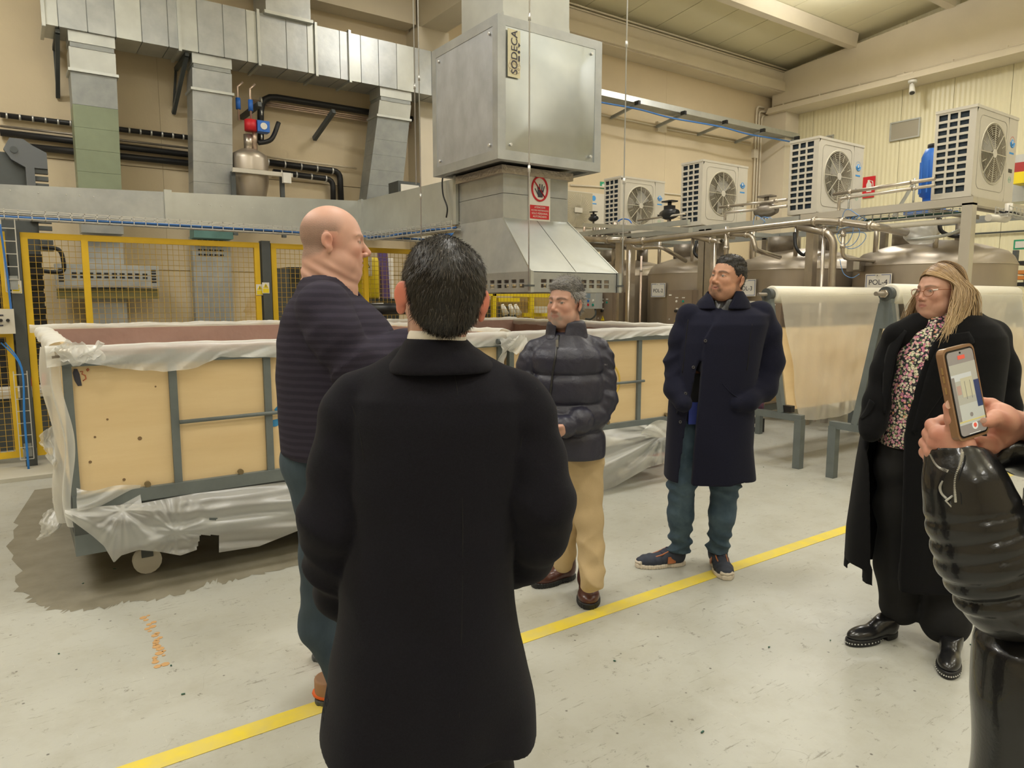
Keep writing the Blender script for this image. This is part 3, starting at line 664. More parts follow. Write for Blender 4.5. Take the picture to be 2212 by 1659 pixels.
for k in range(8):
    a = 2*PI*k/8
    MB().tube([(hx0+.038*math.cos(a)+.022*math.cos(b_), y0-.016, 3.385+.038*math.sin(a)+.022*math.sin(b_)) for b_ in [2*PI*q/10 for q in range(10)]], .0012, 4, closed=True).build('rosette_ring', copper, t)
MB().box(x0+.185, y0-.018, 3.43, x0+.20, y0-.0165, 3.47).build('certification_mark', ink, t)
MB().disc((x0+.192, y0-.016, 3.50), (0, -1, 0), .011, .002, 14).build('certification_mark', ink, t)
MB().poly([(x0+.186, y0-.017, 3.53), (x0+.205, y0-.017, 3.55), (x0+.186, y0-.017, 3.57)], (0, -.001, 0)).build('certification_mark', ink, t)
t = thing('hood_neck', (3.78, 5.38, 2.24), 'square galvanised neck duct between the fan box and the hood', 'duct')
MB().box(3.434, 5.02, 2.24, 4.133, 5.74, 2.44).build('duct_section', galv, t); MB().box(3.434, 5.02, 2.444, 4.133, 5.74, 2.665).build('duct_section', galv, t)
MB().box(3.40, 4.99, 2.60, 4.17, 5.77, 2.665).build('tape_band', mat('aluminium_tape', (.55, .50, .46), .3, .8, bump=.6, bscale=40), t)
t = thing('chimney_duct', (3.8, 5.3, 3.757), 'galvanised chimney duct rising from the fan box', 'duct')
a = onY(1088, 30, 4.95)[0]; b_ = onY(1231, 60, 4.95)[0]
MB().box(a, 4.95, 3.757, b_, 5.6, 3.85).build('collar', galv_l, t); MB().box(a, 4.96, 3.85, b_, 5.6, 7.9).build('duct_section', galv_l, t)
t = thing('extraction_hood', (3.8, 5.38, 1.61), 'galvanised extraction hood with a sloping top and slotted skirt over the tubs', 'hood')
hx0, hx1, hy0, hy1 = 3.345, 4.26, 4.5, 6.26; nx0, nx1, ny0, ny1 = 3.434, 4.133, 5.02, 5.74; hz, nz_ = 1.775, 2.24
def quad(a, b_, c_, d_, m, name, par, th=(0, 0, -.006)): return MB().poly([a, b_, c_, d_], th).build(name, m, par)
mx = (nx0+nx1)/2; hm = (hx0+hx1)/2
quad((hx0, hy0, hz), (hm-.004, hy0, hz), (mx-.004, ny0, nz_), (nx0, ny0, nz_), galv_l, 'sloping_panel', t)
quad((hm+.004, hy0, hz), (hx1, hy0, hz), (nx1, ny0, nz_), (mx+.004, ny0, nz_), galv_l, 'sloping_panel', t)
quad((hx0, hy1, hz), (hx0, hy0, hz), (nx0, ny0, nz_), (nx0, ny1, nz_), galv, 'sloping_panel', t, (.006, 0, -.002))
quad((hx1, hy0, hz), (hx1, hy1, hz), (nx1, ny1, nz_), (nx1, ny0, nz_), galv, 'sloping_panel', t, (-.006, 0, -.002))
quad((hx1, hy1, hz), (hx0, hy1, hz), (nx0, ny1, nz_), (nx1, ny1, nz_), galv, 'sloping_panel', t)
for a, b_ in (((hx0, hy0, hz), (nx0, ny0, nz_)), ((hx1, hy0, hz), (nx1, ny0, nz_))): MB().bar(a, b_, .014).build('ridge_seam', galv_l, t)
def skirt(p0, p1, n, nrm):
    p0 = Vector(p0); p1 = Vector(p1); d = (p1-p0); l = d.length; d.normalize(); nn = Vector(nrm)
    def bx(a, b_, z0, z1, m=None): 
        q0 = p0+d*a; q1 = p0+d*b_; return [(q0.x, q0.y, z0), (q1.x, q1.y, z0), (q1.x, q1.y, z1), (q0.x, q0.y, z1)]
    m = MB(); m.poly(bx(0, l, 1.715, hz), nn*.01); m.poly(bx(0, l, 1.612, 1.648), nn*.01); m.poly([p+nn*.001 for p in map(Vector, bx(.08, l-.08, 1.677, 1.687))], nn*.008)
    sw = (l-.16)/n
    for k in range(n+1):
        a = .08+k*sw; m.poly(bx(a-sw*.17 if k else 0, a+sw*.17 if k < n else l, 1.6481, 1.7149), nn*.0102)
    m.build('slotted_skirt', galv, t)
skirt((hx0, hy0, 0), (hx1, hy0, 0), 9, (0, .01/.01, 0)); skirt((hx0, hy1, 0), (hx0, hy0, 0), 15, (1, 0, 0)); skirt((hx1, hy0, 0), (hx1, hy1, 0), 15, (-1, 0, 0)); skirt((hx1, hy1, 0), (hx0, hy1, 0), 9, (0, -1, 0))
MB().bar((hx0-.012, hy0-.012, 1.61), (hx0-.012, hy0-.012, hz), .03).build('corner_angle', galv_l, t); MB().bar((hx1+.012, hy0-.012, 1.61), (hx1+.012, hy0-.012, hz), .03).build('corner_angle', galv_l, t)
MB().box(hx0-.05, hy0-.03, 1.655, hx0+.01, hy0+.03, 1.67).build('wire_lug', dgrey, t); MB().box(hx1-.01, hy0-.03, 1.66, hx1+.05, hy0+.03, 1.675).build('wire_lug', dgrey, t)
def hang(x, y, z0, label):
    t = thing('suspension_wire', (x, y, z0), label, 'wire'); MB().tube([(x, y, z0), (x, y, 8.3)], .0055, 6).build('rod', wire, t)
    for z in (z0+.9, z0+2.0): MB().tube([(x, y, z), (x, y, z+.05)], .011, 8).build('coupling', wire, t)
hang(hx0-.04, hy0-.02, 1.62, 'suspension wire hanging in front of the fan box to the near hood corner')
hang(hx1+.04, hy0-.02, 1.62, 'suspension wire right of the fan box down to the right hood corner')
hang(hx0-.03, hy1, 1.62, 'suspension wire left of the fan box, thicker of the pair')
hang(hx0-.0, hy1+.15, 2.68, 'suspension wire left of the fan box, thinner of the pair')
p = onY(1165, 425, 5.015)
t = thing('prohibition_sign', p, 'white prohibition sign with a crossed black hand on the hood neck', 'sign')
Yp = 5.012; ps = MB().box(p[0]-.118, Yp, p[2]-.205, p[0]+.118, Yp+.006, p[2]+.195).build('board', white, t)
MB().tube([(p[0]+.083*math.cos(a), Yp-.004, p[2]+.065+.10*math.sin(a)) for a in [2*PI*k/32 for k in range(32)]], .0085, 6, closed=True).build('red_ring', red, t)
hm_ = MB(); cx, cz__ = p[0]+.01, p[2]+.045
hm_.poly([(cx-.03, Yp-.003, cz__-.05), (cx+.02, Yp-.003, cz__-.05), (cx+.032, Yp-.003, cz__+.01), (cx-.034, Yp-.003, cz__+.01)], (0, -.002, 0))
for k, (dx, l, a) in enumerate(((-.027, .045, .18), (-.009, .062, .05), (.01, .06, -.08), (.026, .048, -.25))): hm_.bar((cx+dx, Yp-.004, cz__), (cx+dx-math.sin(a)*l, Yp-.004, cz__+l), .013, .002)
hm_.bar((cx-.03, Yp-.004, cz__-.03), (cx-.062, Yp-.004, cz__+.02), .013, .002); hm_.build('hand_symbol', ink, t)
MB().bar((p[0]-.065, Yp-.007, p[2]+.13), (p[0]+.06, Yp-.007, p[2]-.01), .014, .003).build('red_slash', red, t)
MB().box(p[0]-.103, Yp-.004, p[2]-.19, p[0]+.103, Yp, p[2]-.075).build('red_text_panel', red, t)
for k, s_ in enumerate(('ATENCION', 'ACCESO RESTRINGIDO', 'SOLO PERSONAL', 'AUTORIZADO')): text(s_, .023 if k != 1 else .018, white, t, (p[0], Yp-.006, p[2]-.093-k*.026), (1, 0, 0), (0, 0, 1), extr=.0005)
pts = [onX(966, 362, 3.42), onX(956, 385, 3.40), onX(957, 420, 3.39), onX(966, 448, 3.38), onX(964, 470, 3.38)]
t = thing('power_cable', pts[-1], 'black power cable hanging from the fan box to the cable basket', 'cable'); MB().tube(smooth_path([(3.24, onX(966, 362, 3.24)[1], 2.70)]+pts), .008, 6).build('cable', black, t)

# ================================================================ machines behind the fence
t = thing('injection_robot', (.2, 9.4, 0), 'dark grey machine column with ribbed side at the left edge', 'machine')
a0 = onY(0, 290, 9.4); 
MB().box(-.8, 9.4, 0, .30, 10.2, 3.1).build('column', dgrey, t)
MB().poly([(x_, 9.32, z_) for x_, z_ in ((.04, 3.12), (.1, 3.24), (.22, 3.24), (.30, 3.18), (.42, 3.12), (.42, 2.95), (.30, 2.95), (.30, 2.4), (.22, 2.4), (.22, 2.95), (.1, 3.02))], (0, .08, 0)).build('arm_plate', mat('machine_grey', (.13, .14, .15), .4, .2), t)
MB().disc((.13, 9.32, 3.12), (0, -1, 0), .035, .01, 16).build('pivot', dgrey, t)
for k in range(12): MB().box(.30, 9.34, 2.9-k*.075, .42, 9.42, 2.945-k*.075).build('rib', dgrey, t)
for k in range(14): MB().box(-.2, 9.33, 1.95-k*.14, .31, 9.40, 2.04-k*.14).build('louver', black, t)
MB().tube(smooth_path([(.3, 9.35, 2.12), (.46, 9.35, 2.1), (.5, 9.35, 1.98), (.48, 9.35, 1.86), (.3, 9.35, 1.86)]), .022, 8).build('cable_loop', black, t)
MB().tube(smooth_path([(.26, 9.3, 1.2), (.33, 9.28, 1.1), (.30, 9.28, .95), (.36, 9.26, .85)]), .02, 8).build('blue_hose', bluec, t)
for k in range(3): MB().tube([(.1+.1*k, 9.25, .3), (.14+.1*k, 9.25, .75)], .02, 8).build('red_rod', red, t)
t = thing('machine_bed', (.6, 9.0, 0), 'pale metal machine bed with fittings behind the left fence', 'machine')
MB().box(-.6, 8.8, .55, 2.4, 9.8, .62).build('bed', offw, t); MB().box(-.55, 8.9, 0, 2.3, 9.7, .55).build('base', dgrey, t)
MB().box(.3, 8.85, .62, .6, 9.1, .95).build('gearbox', steel_d, t)
MB().tube([(.55, 8.85, .85), (.8, 8.85, .85)], .09, 14).build('motor', dgrey, t)
# yellow tanks, purple chain, black roller
def ysil(px0, px1, pyt, pyb, Y, label):
    a = onY(px0, pyt, Y); b_ = onY(px1, pyb, Y); r = (b_[0]-a[0])/2; cx = a[0]+r
    t = thing('yellow_container', (cx, Y, b_[2]), label, 'container')
    MB().lathe((cx, Y, b_[2]), [(.001, 0), (r*.9, 0), (r, .03), (r, a[2]-b_[2]-.04), (r*.9, a[2]-b_[2]), (.001, a[2]-b_[2])], 24).build('body', yel, t)
    MB().box(cx-.3, Y-.3, 0, cx+.3, Y+.3, b_[2]).build('stand', dgrey, t)
    return t, cx, r
t, cx, r = ysil(765, 818, 556, 645, 8.6, 'yellow cylindrical container with a warning triangle behind the bald man')
p = onY(791, 575, 8.6-r-.01); MB().box(p[0]-.075, p[1]-.004, p[2]-.12, p[0]+.075, p[1], p[2]+.12).build('label', paper, t)
MB().poly([(p[0]-.05, p[1]-.006, p[2]-.02), (p[0]+.05, p[1]-.006, p[2]-.02), (p[0], p[1]-.006, p[2]+.09)], (0, -.002, 0)).build('triangle', ink, t)
MB().poly([(p[0]-.037, p[1]-.009, p[2]-.012), (p[0]+.037, p[1]-.009, p[2]-.012), (p[0], p[1]-.009, p[2]+.07)], (0, -.001, 0)).build('triangle_fill', yel, t)
ysil(726, 764, 600, 655, 8.9, 'yellow container partly hidden by the bald man')
ysil(652, 664, 555, 580, 8.9, 'yellow container just left of the bald man')
t = thing('purple_cable_chain', (4.2, 8.7, .9), 'purple vertical cable chain behind the fence right of the yellow container', 'cable chain')
for k in range(20):
    p = onY(826+k*.35, 545+k*6.2, 8.7); MB().box(p[0]-.055, 8.66, p[2]-.018, p[0]+.055, 8.74, p[2]+.018).build('link', mat('purple_plastic', (.16, .10, .33), .5), t)
t = thing('vertical_pipe', (4.4, 8.8, 0), 'pale vertical pipe beside the purple cable chain', 'pipe'); p = onY(840, 600, 8.8); MB().tube([(p[0], 8.8, 0), (p[0], 8.8, 2.1)], .06, 12).build('pipe', offw, t)
t = thing('black_roller', (3.0, 7.4, 1.3), 'black horizontal roller on a boxy bracket behind the tubs', 'roller')
a = onY(768, 668, 7.2); b_ = onY(870, 668, 7.2)
MB().tube([(a[0], 7.2, a[2]), (b_[0]+.3, 7.2, a[2])], .062, 16).build('roller', blackp, t)
c_ = onY(815, 680, 7.15); MB().box(c_[0]-.075, 7.1, 0, c_[0]+.075, 7.3, c_[2]-.01).build('bracket', black, t)
MB().lathe((a[0]+.05, 7.1, a[2]-.14), [(.03, 0), (.075, 0), (.075, .06), (.03, .06), (.03, 0)], 18, ax='y').build('collar', dgrey, t)
warn_sticker(821, 690, 7.095, 'yellow hazard sticker on the black roller bracket', .055, .085)
t = thing('white_roll_on_roller', (3.2, 7.3, 1.4), 'small white cloth lying on the black roller', 'cloth'); c_ = onY(805, 660, 7.2)
MB().tube([(c_[0]-.1, 7.2, c_[2]), (c_[0]+.12, 7.2, c_[2])], [.02, .03], 10).build('cloth', white, t)
t = thing('filling_machine', (5.6, 8.6, 0), 'yellow framed machine with white nozzles behind the fence under the hood', 'machine')
def yb(p0, p1, Y=8.6, w_=.06): a = onY(*p0, Y); b__ = onY(*p1, Y); MB().bar(a, b__, w_, w_).build('frame_bar', yel, t)
yb((1075, 648), (1120, 648)); yb((1147, 633), (1147, 690), w_=.07); yb((1130, 680), (1190, 680)); yb((1066, 633), (1066, 700)); yb((1010, 695), (1230, 695)); yb((1010, 633), (1230, 640)); yb((1205, 633), (1205, 700))
for px in (1085, 1101, 1113):
    a = onY(px, 658, 8.55); MB().tube([a, (a[0]+.06, a[1], a[2]-.14)], [.025, .055], 10).build('nozzle', white, t)
a = onY(1160, 662, 8.5); MB().box(a[0], 8.45, a[2]-.1, a[0]+.16, 8.6, a[2]).build('white_box', white, t)
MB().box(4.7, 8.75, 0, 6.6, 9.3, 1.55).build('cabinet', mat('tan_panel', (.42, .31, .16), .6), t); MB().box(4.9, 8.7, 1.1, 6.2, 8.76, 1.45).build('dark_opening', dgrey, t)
t = thing('machine_cover', (7.2, 9.6, 0), 'brownish machine cover right of the filling machine', 'machine'); MB().box(6.75, 9.0, 0, 7.4, 9.6, 1.75).build('body', mat('tan_panel2', (.50, .36, .12), .6), t)
# control box, cables and cable ladder at the left edge
t = thing('control_box', (-.15, 7.6, 1.2), 'grey white control box with two black knobs at the left edge', 'control box')
a = onY(-40, 668, 7.62); b_ = onY(34, 720, 7.62)
MB().box(a[0], 7.55, b_[2], b_[0], 7.72, a[2]).build('box', offw, t)
for px in (2, 17):
    p = onY(px, 692, 7.55); MB().disc((p[0], 7.55, p[2]), (0, -1, 0), .014, .03, 10).build('knob', blackp, t)
for py in (681, 703): p = onY(1, py, 7.55); MB().box(p[0]-.03, 7.545, p[2]-.006, p[0]+.02, 7.55, p[2]+.006).build('label_strip', ink, t)
t = thing('cable_ladder', (-.05, 7.66, .1), 'vertical wire cable ladder on the fence at the left edge', 'cable tray')
xa = onY(8, 560, 7.66)[0]
for zz0, zz1 in ((1.62, 2.25), (.12, .92)):
    m = MB(); 
    for dx in (0, .1): m.bar((xa+dx, 7.66, zz0), (xa+dx, 7.66, zz1), .008)
    for k in range(int((zz1-zz0)/.11)+1): m.bar((xa, 7.66, zz0+k*.11), (xa+.1, 7.66, zz0+k*.11), .007)
    m.build('ladder', wire, t)
    MB().box(xa+.03, 7.67, zz0+.02, xa+.09, 7.69, zz0+.14).build('joint_plate', galv_b, t)
t = thing('blue_cables', (-.05, 7.63, .05), 'bundle of blue cables running down beside the control box', 'cable')
for k in range(2):
    x = xa+.01+k*.008; MB().tube(smooth_path([(x-.02, 7.64, 2.2), (x, 7.64, 1.8), (x+.01, 7.64, 1.42)]), .005, 5).build('cable', bluec, t)
    MB().tube(smooth_path([(-.1+k*.03, 7.64, 1.18), (xa+.06+k*.006, 7.63, .95), (xa+.05+k*.007, 7.63, .5), (xa+.05+k*.007, 7.63, .03)]), .006, 5).build('cable', mat('bright_blue_cable', (.04, .25, .72), .45), t)
tag(MB().box(-2.2, 7.3, 0, .75, 8.0, .035).build('floor_channel', mat('pale_channel', (.62, .60, .52), .6)), 'pale raised floor strip under the left fence', 'floor strip')
# ================================================================ tubs lined with plastic
ply = mat('plywood', (.80, .62, .36), .6, nscale=1.6, col2=(.73, .54, .29), stretch=(.6, 1, 5), detail=6, bump=.05)
pinkl = mat('pink_liner', (.42, .27, .22), .55, noise=.15, nscale=3, bump=.3, bscale=6, bdist=.05)
film = plastic('clear_film', (.86, .86, .83), .46)
film_w = plastic('milky_film', (.86, .86, .82), .50)
film_f = plastic('roll_film', (.90, .88, .80), .34)
TY, TB = 4.2, 6.6; RZ = 1.31; BZ = .49; KX = .857
def tub(x0, x1, posts, bars, label, extra):
    t = thing('mould_tub', ((x0+x1)/2, (TY+TB)/2, 0), label, 'tub', None)
    for i in range(len(posts)-1):
        MB().box(posts[i]+.018, TY+.012, BZ+.055, posts[i+1]-.018, TY+.03, RZ-.06).build('plywood_panel', ply, t)
    for x in posts: MB().box(x-.02, TY-.01, BZ, x+.02, TY+.03, RZ-.02).build('post', ggrey, t)
    MB().box(x0-.02, TY-.02, BZ-.01, x1+.02, TY+.04, BZ+.06).build('bottom_rail', ggrey, t)
    MB().box(x0-.02, TY-.02, RZ-.09, x1+.02, TY+.04, RZ-.045).build('top_rail', ggrey, t)
    for y in (TB,): MB().box(x0, y-.03, BZ, x1, y, RZ+.02).build('back_board', ply, t)
    for x, s_ in ((x0, 1), (x1, -1)): MB().box(min(x, x+s_*.03), TY+.03, BZ, max(x, x+s_*.03), TB-.03, RZ+.01).build('side_board', ply, t)
    ins = MB(); a = .05
    ins.box(x0+.03, TB-.045, BZ+.1, x1-.03, TB-.032, RZ+.015); ins.box(x0+.032, TY+.06, BZ+.1, x0+.045, TB-.05, RZ+.005); ins.box(x1-.045, TY+.06, BZ+.1, x1-.032, TB-.05, RZ+.005); ins.box(x0+.05, TY+.035, BZ+.1, x1-.05, TY+.047, RZ-.02); ins.box(x0+.03, TY+.05, BZ+.05, x1-.03, TB-.05, BZ+.1)
    ins.build('inner_lining', pinkl, t)
    MB().box(x0, TY+.05, BZ-.05, x1, TB, BZ-.011).build('floor_plate', dgrey, t)
    for y in (TY, TB-.1): MB().box(x0-.02, y, .23, x1+.02, y+.08, .34).build('base_beam', ggrey, t)
    for x in (x0-.02, (x0+x1)/2, x1-.06): MB().box(x, TY+.081, .25, x+.08, TB-.101, .33).build('cross_beam', dgrey, t)
    for x in (x0-.018, x1-.06):
        for y in (TY+.002, TB-.08): MB().box(x, y, .34, x+.076, y+.07, BZ-.011).build('leg', dgrey, t)
    for x in (x0+.33, x1-.4):
        for y in (TY+.20, TB-.3):
            c_ = MB().tube([(x, y-.02, .075), (x, y+.025, .075)], .075, 18).build('caster', offw, t)
            MB().box(x-.03, y-.03, .10, x+.03, y-.022, .25).build('fork', dgrey, c_); MB().box(x-.03, y+.027, .10, x+.03, y+.035, .25).build('fork', dgrey, c_)
    for a_, b_, z_, z2 in bars: MB().tube([(a_, TY-.02, z_), (b_, TY-.02, z2)], .011, 8).build('cross_bar', ggrey, t)
    for k, x in enumerate(posts[:-1]):
        MB().disc((x+.33, TY-.0, BZ+.075), (0, -1, 0), .016, .02, 10).build('bolt_head', mat('rusty_bolt', (.18, .13, .06), .7), t)
    return t
p1 = onY(388, 912, TY-.02); p2 = onY(640, 884, TY-.02)
t1 = tub(.205, 2.86, [.205, .69, 1.195, 1.70, 2.23, 2.84], [(p1[0], p2[0]+.8, p1[2], p2[2]+.0)], 'long plywood mould tub with grey frame and plastic lining at left', 0)
p1 = onY(1230, 832, TY-.02); p2 = onY(1388, 823, TY-.02)
t2 = tub(2.92, 4.67, [2.94, 3.56, onY(1380, 820, TY)[0], 4.65], [(3.0, p2[0]+.02, p2[2]+.0, p2[2]+.0)], 'plywood mould tub behind the man in the quilted jacket', 0)
# marks painted on the plywood
def mark(px_pts, r, m, par, name, Y=TY+.0095):
    MB().tube([onY(a, b_, Y) for a, b_ in px_pts], r, 8).build(name, m, par)
def flatmark(pts, m, par, name, Y=TY+.011):
    MB().poly([onY(a, b_, Y) for a, b_ in pts], (0, -.002, 0)).build(name, m, par)
flatmark([(160, 797), (167, 797), (172, 808), (177, 833), (168, 834), (161, 822), (157, 806)], ink, t1, 'black_paint_mark')
mark(smooth_path([(173, 803, 0), (179, 803, 0), (178, 810, 0), (184, 814, 0), (186, 821, 0), (179, 824, 0)], 3) and [(173, 803), (179, 802), (177, 808), (184, 811), (186, 818), (179, 823)], .0025, mat('red_crayon', (.55, .13, .06), .6), t1, 'red_numeral')
mark([(187, 799), (190, 796), (192, 799), (189, 802), (187, 799)], .0025, MC['red_crayon'], t1, 'red_numeral')
spray = mat('blue_spray', (.04, .25, .50), .6)
flatmark([(592, 885), (612, 862), (625, 860), (600, 893)], spray, t1, 'blue_spray_mark'); flatmark([(583, 915), (590, 907), (625, 900), (625, 908), (596, 921), (586, 922)], spray, t1, 'blue_spray_mark')
for px, py, r in ((302, 947, .011), (268, 1036, .008), (205, 944, .006), (195, 998, .008), (336, 835, .005), (316, 799, .004), (232, 906, .006), (161, 980, .01)):
    p = onY(px, py, TY+.011); MB().disc(p, (0, -1, 0), r, .001, 8).build('stain_spot', mat('stain_brown', (.22, .14, .07), .8), t1)
ys_ = mat('yellow_spray', (.72, .50, .10), .7)
MB().tube([onY(1316+22*math.cos(a), 822+35*math.sin(a), TY+.013) for a in [2*PI*k/24 for k in range(-7, 8)]], .009, 6).build('yellow_spray_mark', ys_, t2)
# plastic sheets
def sheet(name, fn, nu, nv, m, label, hole=None, cat='plastic sheet', parent=None):
    vs_ = [fn(u/nu, v/nv) for u in range(nu+1) for v in range(nv+1)]; fs = []
    for u in range(nu):
        for v in range(nv):
            if hole and hole((u+.5)/nu, (v+.5)/nv): continue
            fs.append((u*(nv+1)+v, u*(nv+1)+v+1, (u+1)*(nv+1)+v+1, (u+1)*(nv+1)+v))
    mb = MB().add(vs_, fs, True); o = mb.build(name, m, parent)
    if parent is None: tag(o, label, cat)
    return o
def itp(xs, ys, x): return float(np.interp(x, xs, ys))
def wv(a, seed=0): return .5*math.sin(a+seed)+.3*math.sin(2.3*a+1.7*seed+1)+.2*math.sin(4.9*a+seed*.6)
# rim film of both tubs (top strip draped over the front rim)
def rimfilm(x0, x1, dropx, dropv, seed):
    def f(u, v):
        x = x0+u*(x1-x0); dr = itp(dropx, dropv, x)
        if v < .3: q = v/.3; y = TY+.07-.10*q; z = RZ+.004+.012*math.sin(q*PI)+.004*wv(x*9, seed)
        else: q = (v-.3)/.7; y = TY-.03-.018*q-.014*wv(x*14+q*3, seed)*q; z = RZ-q*dr+.006*wv(x*11, seed+1)*q
        return (x, y, z)
    return f
sheet('rim_film', rimfilm(.12, 2.89, [.12, .26, .43, .64, .81, .93, 1.1, 1.5, 2.9], [.09, .06, .11, .14, .12, .07, .085, .09, .08], 1), 160, 14, film_w, 'crumpled translucent film folded over the front rim of the long tub')
sheet('rim_film', rimfilm(2.88, 4.71, [2.88, 3.1, 3.35, 3.7, 4.1, 4.7], [.11, .09, .10, .085, .06, .05], 4), 120, 14, film_w, 'crumpled translucent film folded over the front rim of the tub behind the quilted jacket')
def capfilm(x0, y0, x1, y1, z, w_, seed):
    d = Vector((x1-x0, y1-y0, 0)); l = d.length; d.normalize(); n = Vector((-d.y, d.x, 0))
    def f(u, v):
        a = (v-.5)*PI*1.2; p = Vector((x0, y0, z))+d*l*u+n*(w_*math.sin(a)*(1+.15*wv(u*l*9, seed))); p.z += .02*math.cos(a)*1.2-(.05*max(0, abs(a)-1.2))+.008*wv(u*l*13+v*4, seed); return tuple(p)
    return f
sheet('rim_film', capfilm(.10, TB, 2.87, TB, RZ+.03, .04, 2), 90, 8, film_w, 'white film over the back rim of the long tub')
sheet('rim_film', capfilm(.19, TB, .19, TY, RZ+.01, .06, 6), 60, 8, film_w, 'white film over the left rim of the long tub')
sheet('rim_film', capfilm(2.89, TB, 2.89, TY, RZ+.012, .06, 8), 60, 8, film_w, 'white film over the rims where the two tubs meet')
sheet('rim_film', capfilm(2.93, TB, 4.68, TB, RZ+.02, .04, 9), 60, 8, film_w, 'white film over the back rim of the second tub')
sheet('rim_film', capfilm(4.66, TB, 4.66, TY, RZ+.012, .045, 3), 60, 8, film_w, 'white film over the right rim of the second tub')
# corner drape at the left front post
def corner(u, v):
    z = RZ+.0-v*.90; a = u*2.2-.3; w_ = .07+.03*math.sin(v*7)+.015*math.sin(v*17); return (.185-.07*u-.017*math.sin(v*9)+.013*math.sin(u*12+v*3), TY-.05+.32*u*u+.03*math.sin(u*9+v*5), z)
sheet('corner_drape', corner, 26, 60, film_w, 'long narrow plastic drape hanging down the left front corner of the long tub')
def flap(px, s_, seed):
    c = [Vector(onY(a, b_, TY+.15)) for a, b_ in px]
    def f(u, v):
        a = c[0].lerp(c[1], u); b__ = c[3].lerp(c[2], u); p = a.lerp(b__, v); p.y += s_*math.sin(u*PI)*math.sin(v*PI*1.2+seed)+.02*wv(u*7+v*5, seed); p.x += .012*wv(v*9, seed); return tuple(p)
    return f
sheet('loose_flap', flap([(82, 940), (122, 915), (126, 1010), (100, 985)], .06, 1), 14, 14, film_w, 'small loose plastic flap at the left side of the tub, upper one')
sheet('loose_flap', flap([(118, 1030), (138, 1020), (140, 1105), (116, 1090)], .04, 3), 14, 14, film_w, 'small loose plastic flap at the left side of the tub, middle one')
sheet('loose_flap', flap([(92, 1110), (140, 1092), (136, 1135), (82, 1168)], .07, 2), 14, 14, film_w, 'small pointed plastic flap near the floor at the left of the tub')
sheet('corner_bow', lambda u, v: (lambda p: (p[0]-.05+.20*u+.02*math.sin(v*9), TY-.09-.05*math.sin(u*PI)+.02*wv(u*9+v*6, 3), p[2]+.04-.09*v+.03*wv(u*8+v*3, 5)))(onY(140, 757, TY)), 22, 12, film_w, 'crumpled knot of film tied on the left front corner of the rim')
t = thing('rim_clamp', onY(135, 768, TY-.06), 'small metal clamp on the left front corner of the tub rim', 'clamp')
p = onY(118, 763, TY-.07); q = onY(152, 760, TY-.07); MB().tube([p, q], .02, 12).build('tube', steel_pipe, t); MB().bar(onY(112, 772, TY-.08), onY(155, 768, TY-.08), .012).build('lever', steel_d, t)
t = thing('rim_clamp', onY(1088, 738, TY-.06), 'small dark clamp on the rim where the two tubs meet', 'clamp')
MB().tube([onY(1074, 738, TY-.07), onY(1100, 737, TY-.07)], .02, 12).build('tube', dgrey, t); MB().bar(onY(1090, 733, TY-.08), onY(1118, 738, TY-.08), .01).build('lever', steel_d, t)
sheet('corner_bow', lambda u, v: (lambda p: (p[0]-.05+.22*u, TY-.10-.05*math.sin(u*PI)+.02*wv(u*9+v*6, 7), p[2]+.03-.12*v+.03*wv(u*8+v*3, 9)))(onY(1078, 735, TY)), 22, 12, film_w, 'crumpled film bunched on the rim where the two tubs meet')
sheet('hanging_strip', lambda u, v: (lambda p: (p[0]+.045*u*(1-.3*v)+.012*math.sin(v*11), TY-.06-.02*math.sin(u*5+v*9), p[2]-.26*v))(onY(1070, 745, TY)), 6, 24, film_w, 'narrow strip of film hanging down between the two tubs')
# big swag along the bottom of tub 1
tx = [140, 165, 240, 300, 420, 560, 660, 740]; tyv = [1100, 1098, 1092, 1088, 1066, 1048, 1035, 1022]
bxv = [138, 200, 225, 246, 262, 300, 345, 390, 430, 470, 560, 660, 740]; byv = [1112, 1158, 1180, 1216, 1200, 1188, 1192, 1200, 1186, 1194, 1180, 1140, 1115]
def swag1(u, v):
    px = 140+u*600; y0 = itp(tx, tyv, px); y1 = itp(bxv, byv, px); py = y0+(y1-y0)*v
    # folds fan out from two gathering points
    g = 0
    for gx, gy, am in ((265, 1102, 1.0), (380, 1150, .8), (150, 1108, .7)):
        an = math.atan2(py-gy, px-gx); rr = math.hypot(px-gx, py-gy); g += am*(.6*math.sin(an*6+gx+rr*.012)+.4*math.sin(an*15+1.4*math.sin(an*3)+gx))*min(1, rr/60)*math.exp(-rr/150)
    q_ = (py-y0)-.10*(px-300); lon = (math.sin(q_/9+.8*math.sin(px/70))+.5*math.sin(q_/4.5+px/55))*min(1, max(0, (px-260)/160))
    Y = TY-.045-.07*math.sin(v*PI*.8)-.030*g-.016*lon
    return onY(px, py, Y)
def hole1(u, v):
    px = 140+u*600; y0 = itp(tx, tyv, px); y1 = itp(bxv, byv, px); py = y0+(y1-y0)*v
    return (432-(py-1158)*.25 < px < 474 and py > 1156) or ((px-460)**2/90+(py-1121)**2/9 < 1)
sheet('bottom_drape', swag1, 200, 50, film, 'torn translucent plastic draped along the bottom of the long tub', hole1)
sheet('corner_fold', lambda u, v: (lambda p: (p[0], TY-.05-.03*math.sin(u*5+v*2)-.02*math.sin(v*8+u*9), p[2]))(onY(165+u*140, 1040+24*u+(58-12*u)*v+(14*(1-v))*math.cos(u*PI), TY-.05)), 30, 16, film, 'clear film lapping over the lower left corner of the plywood')
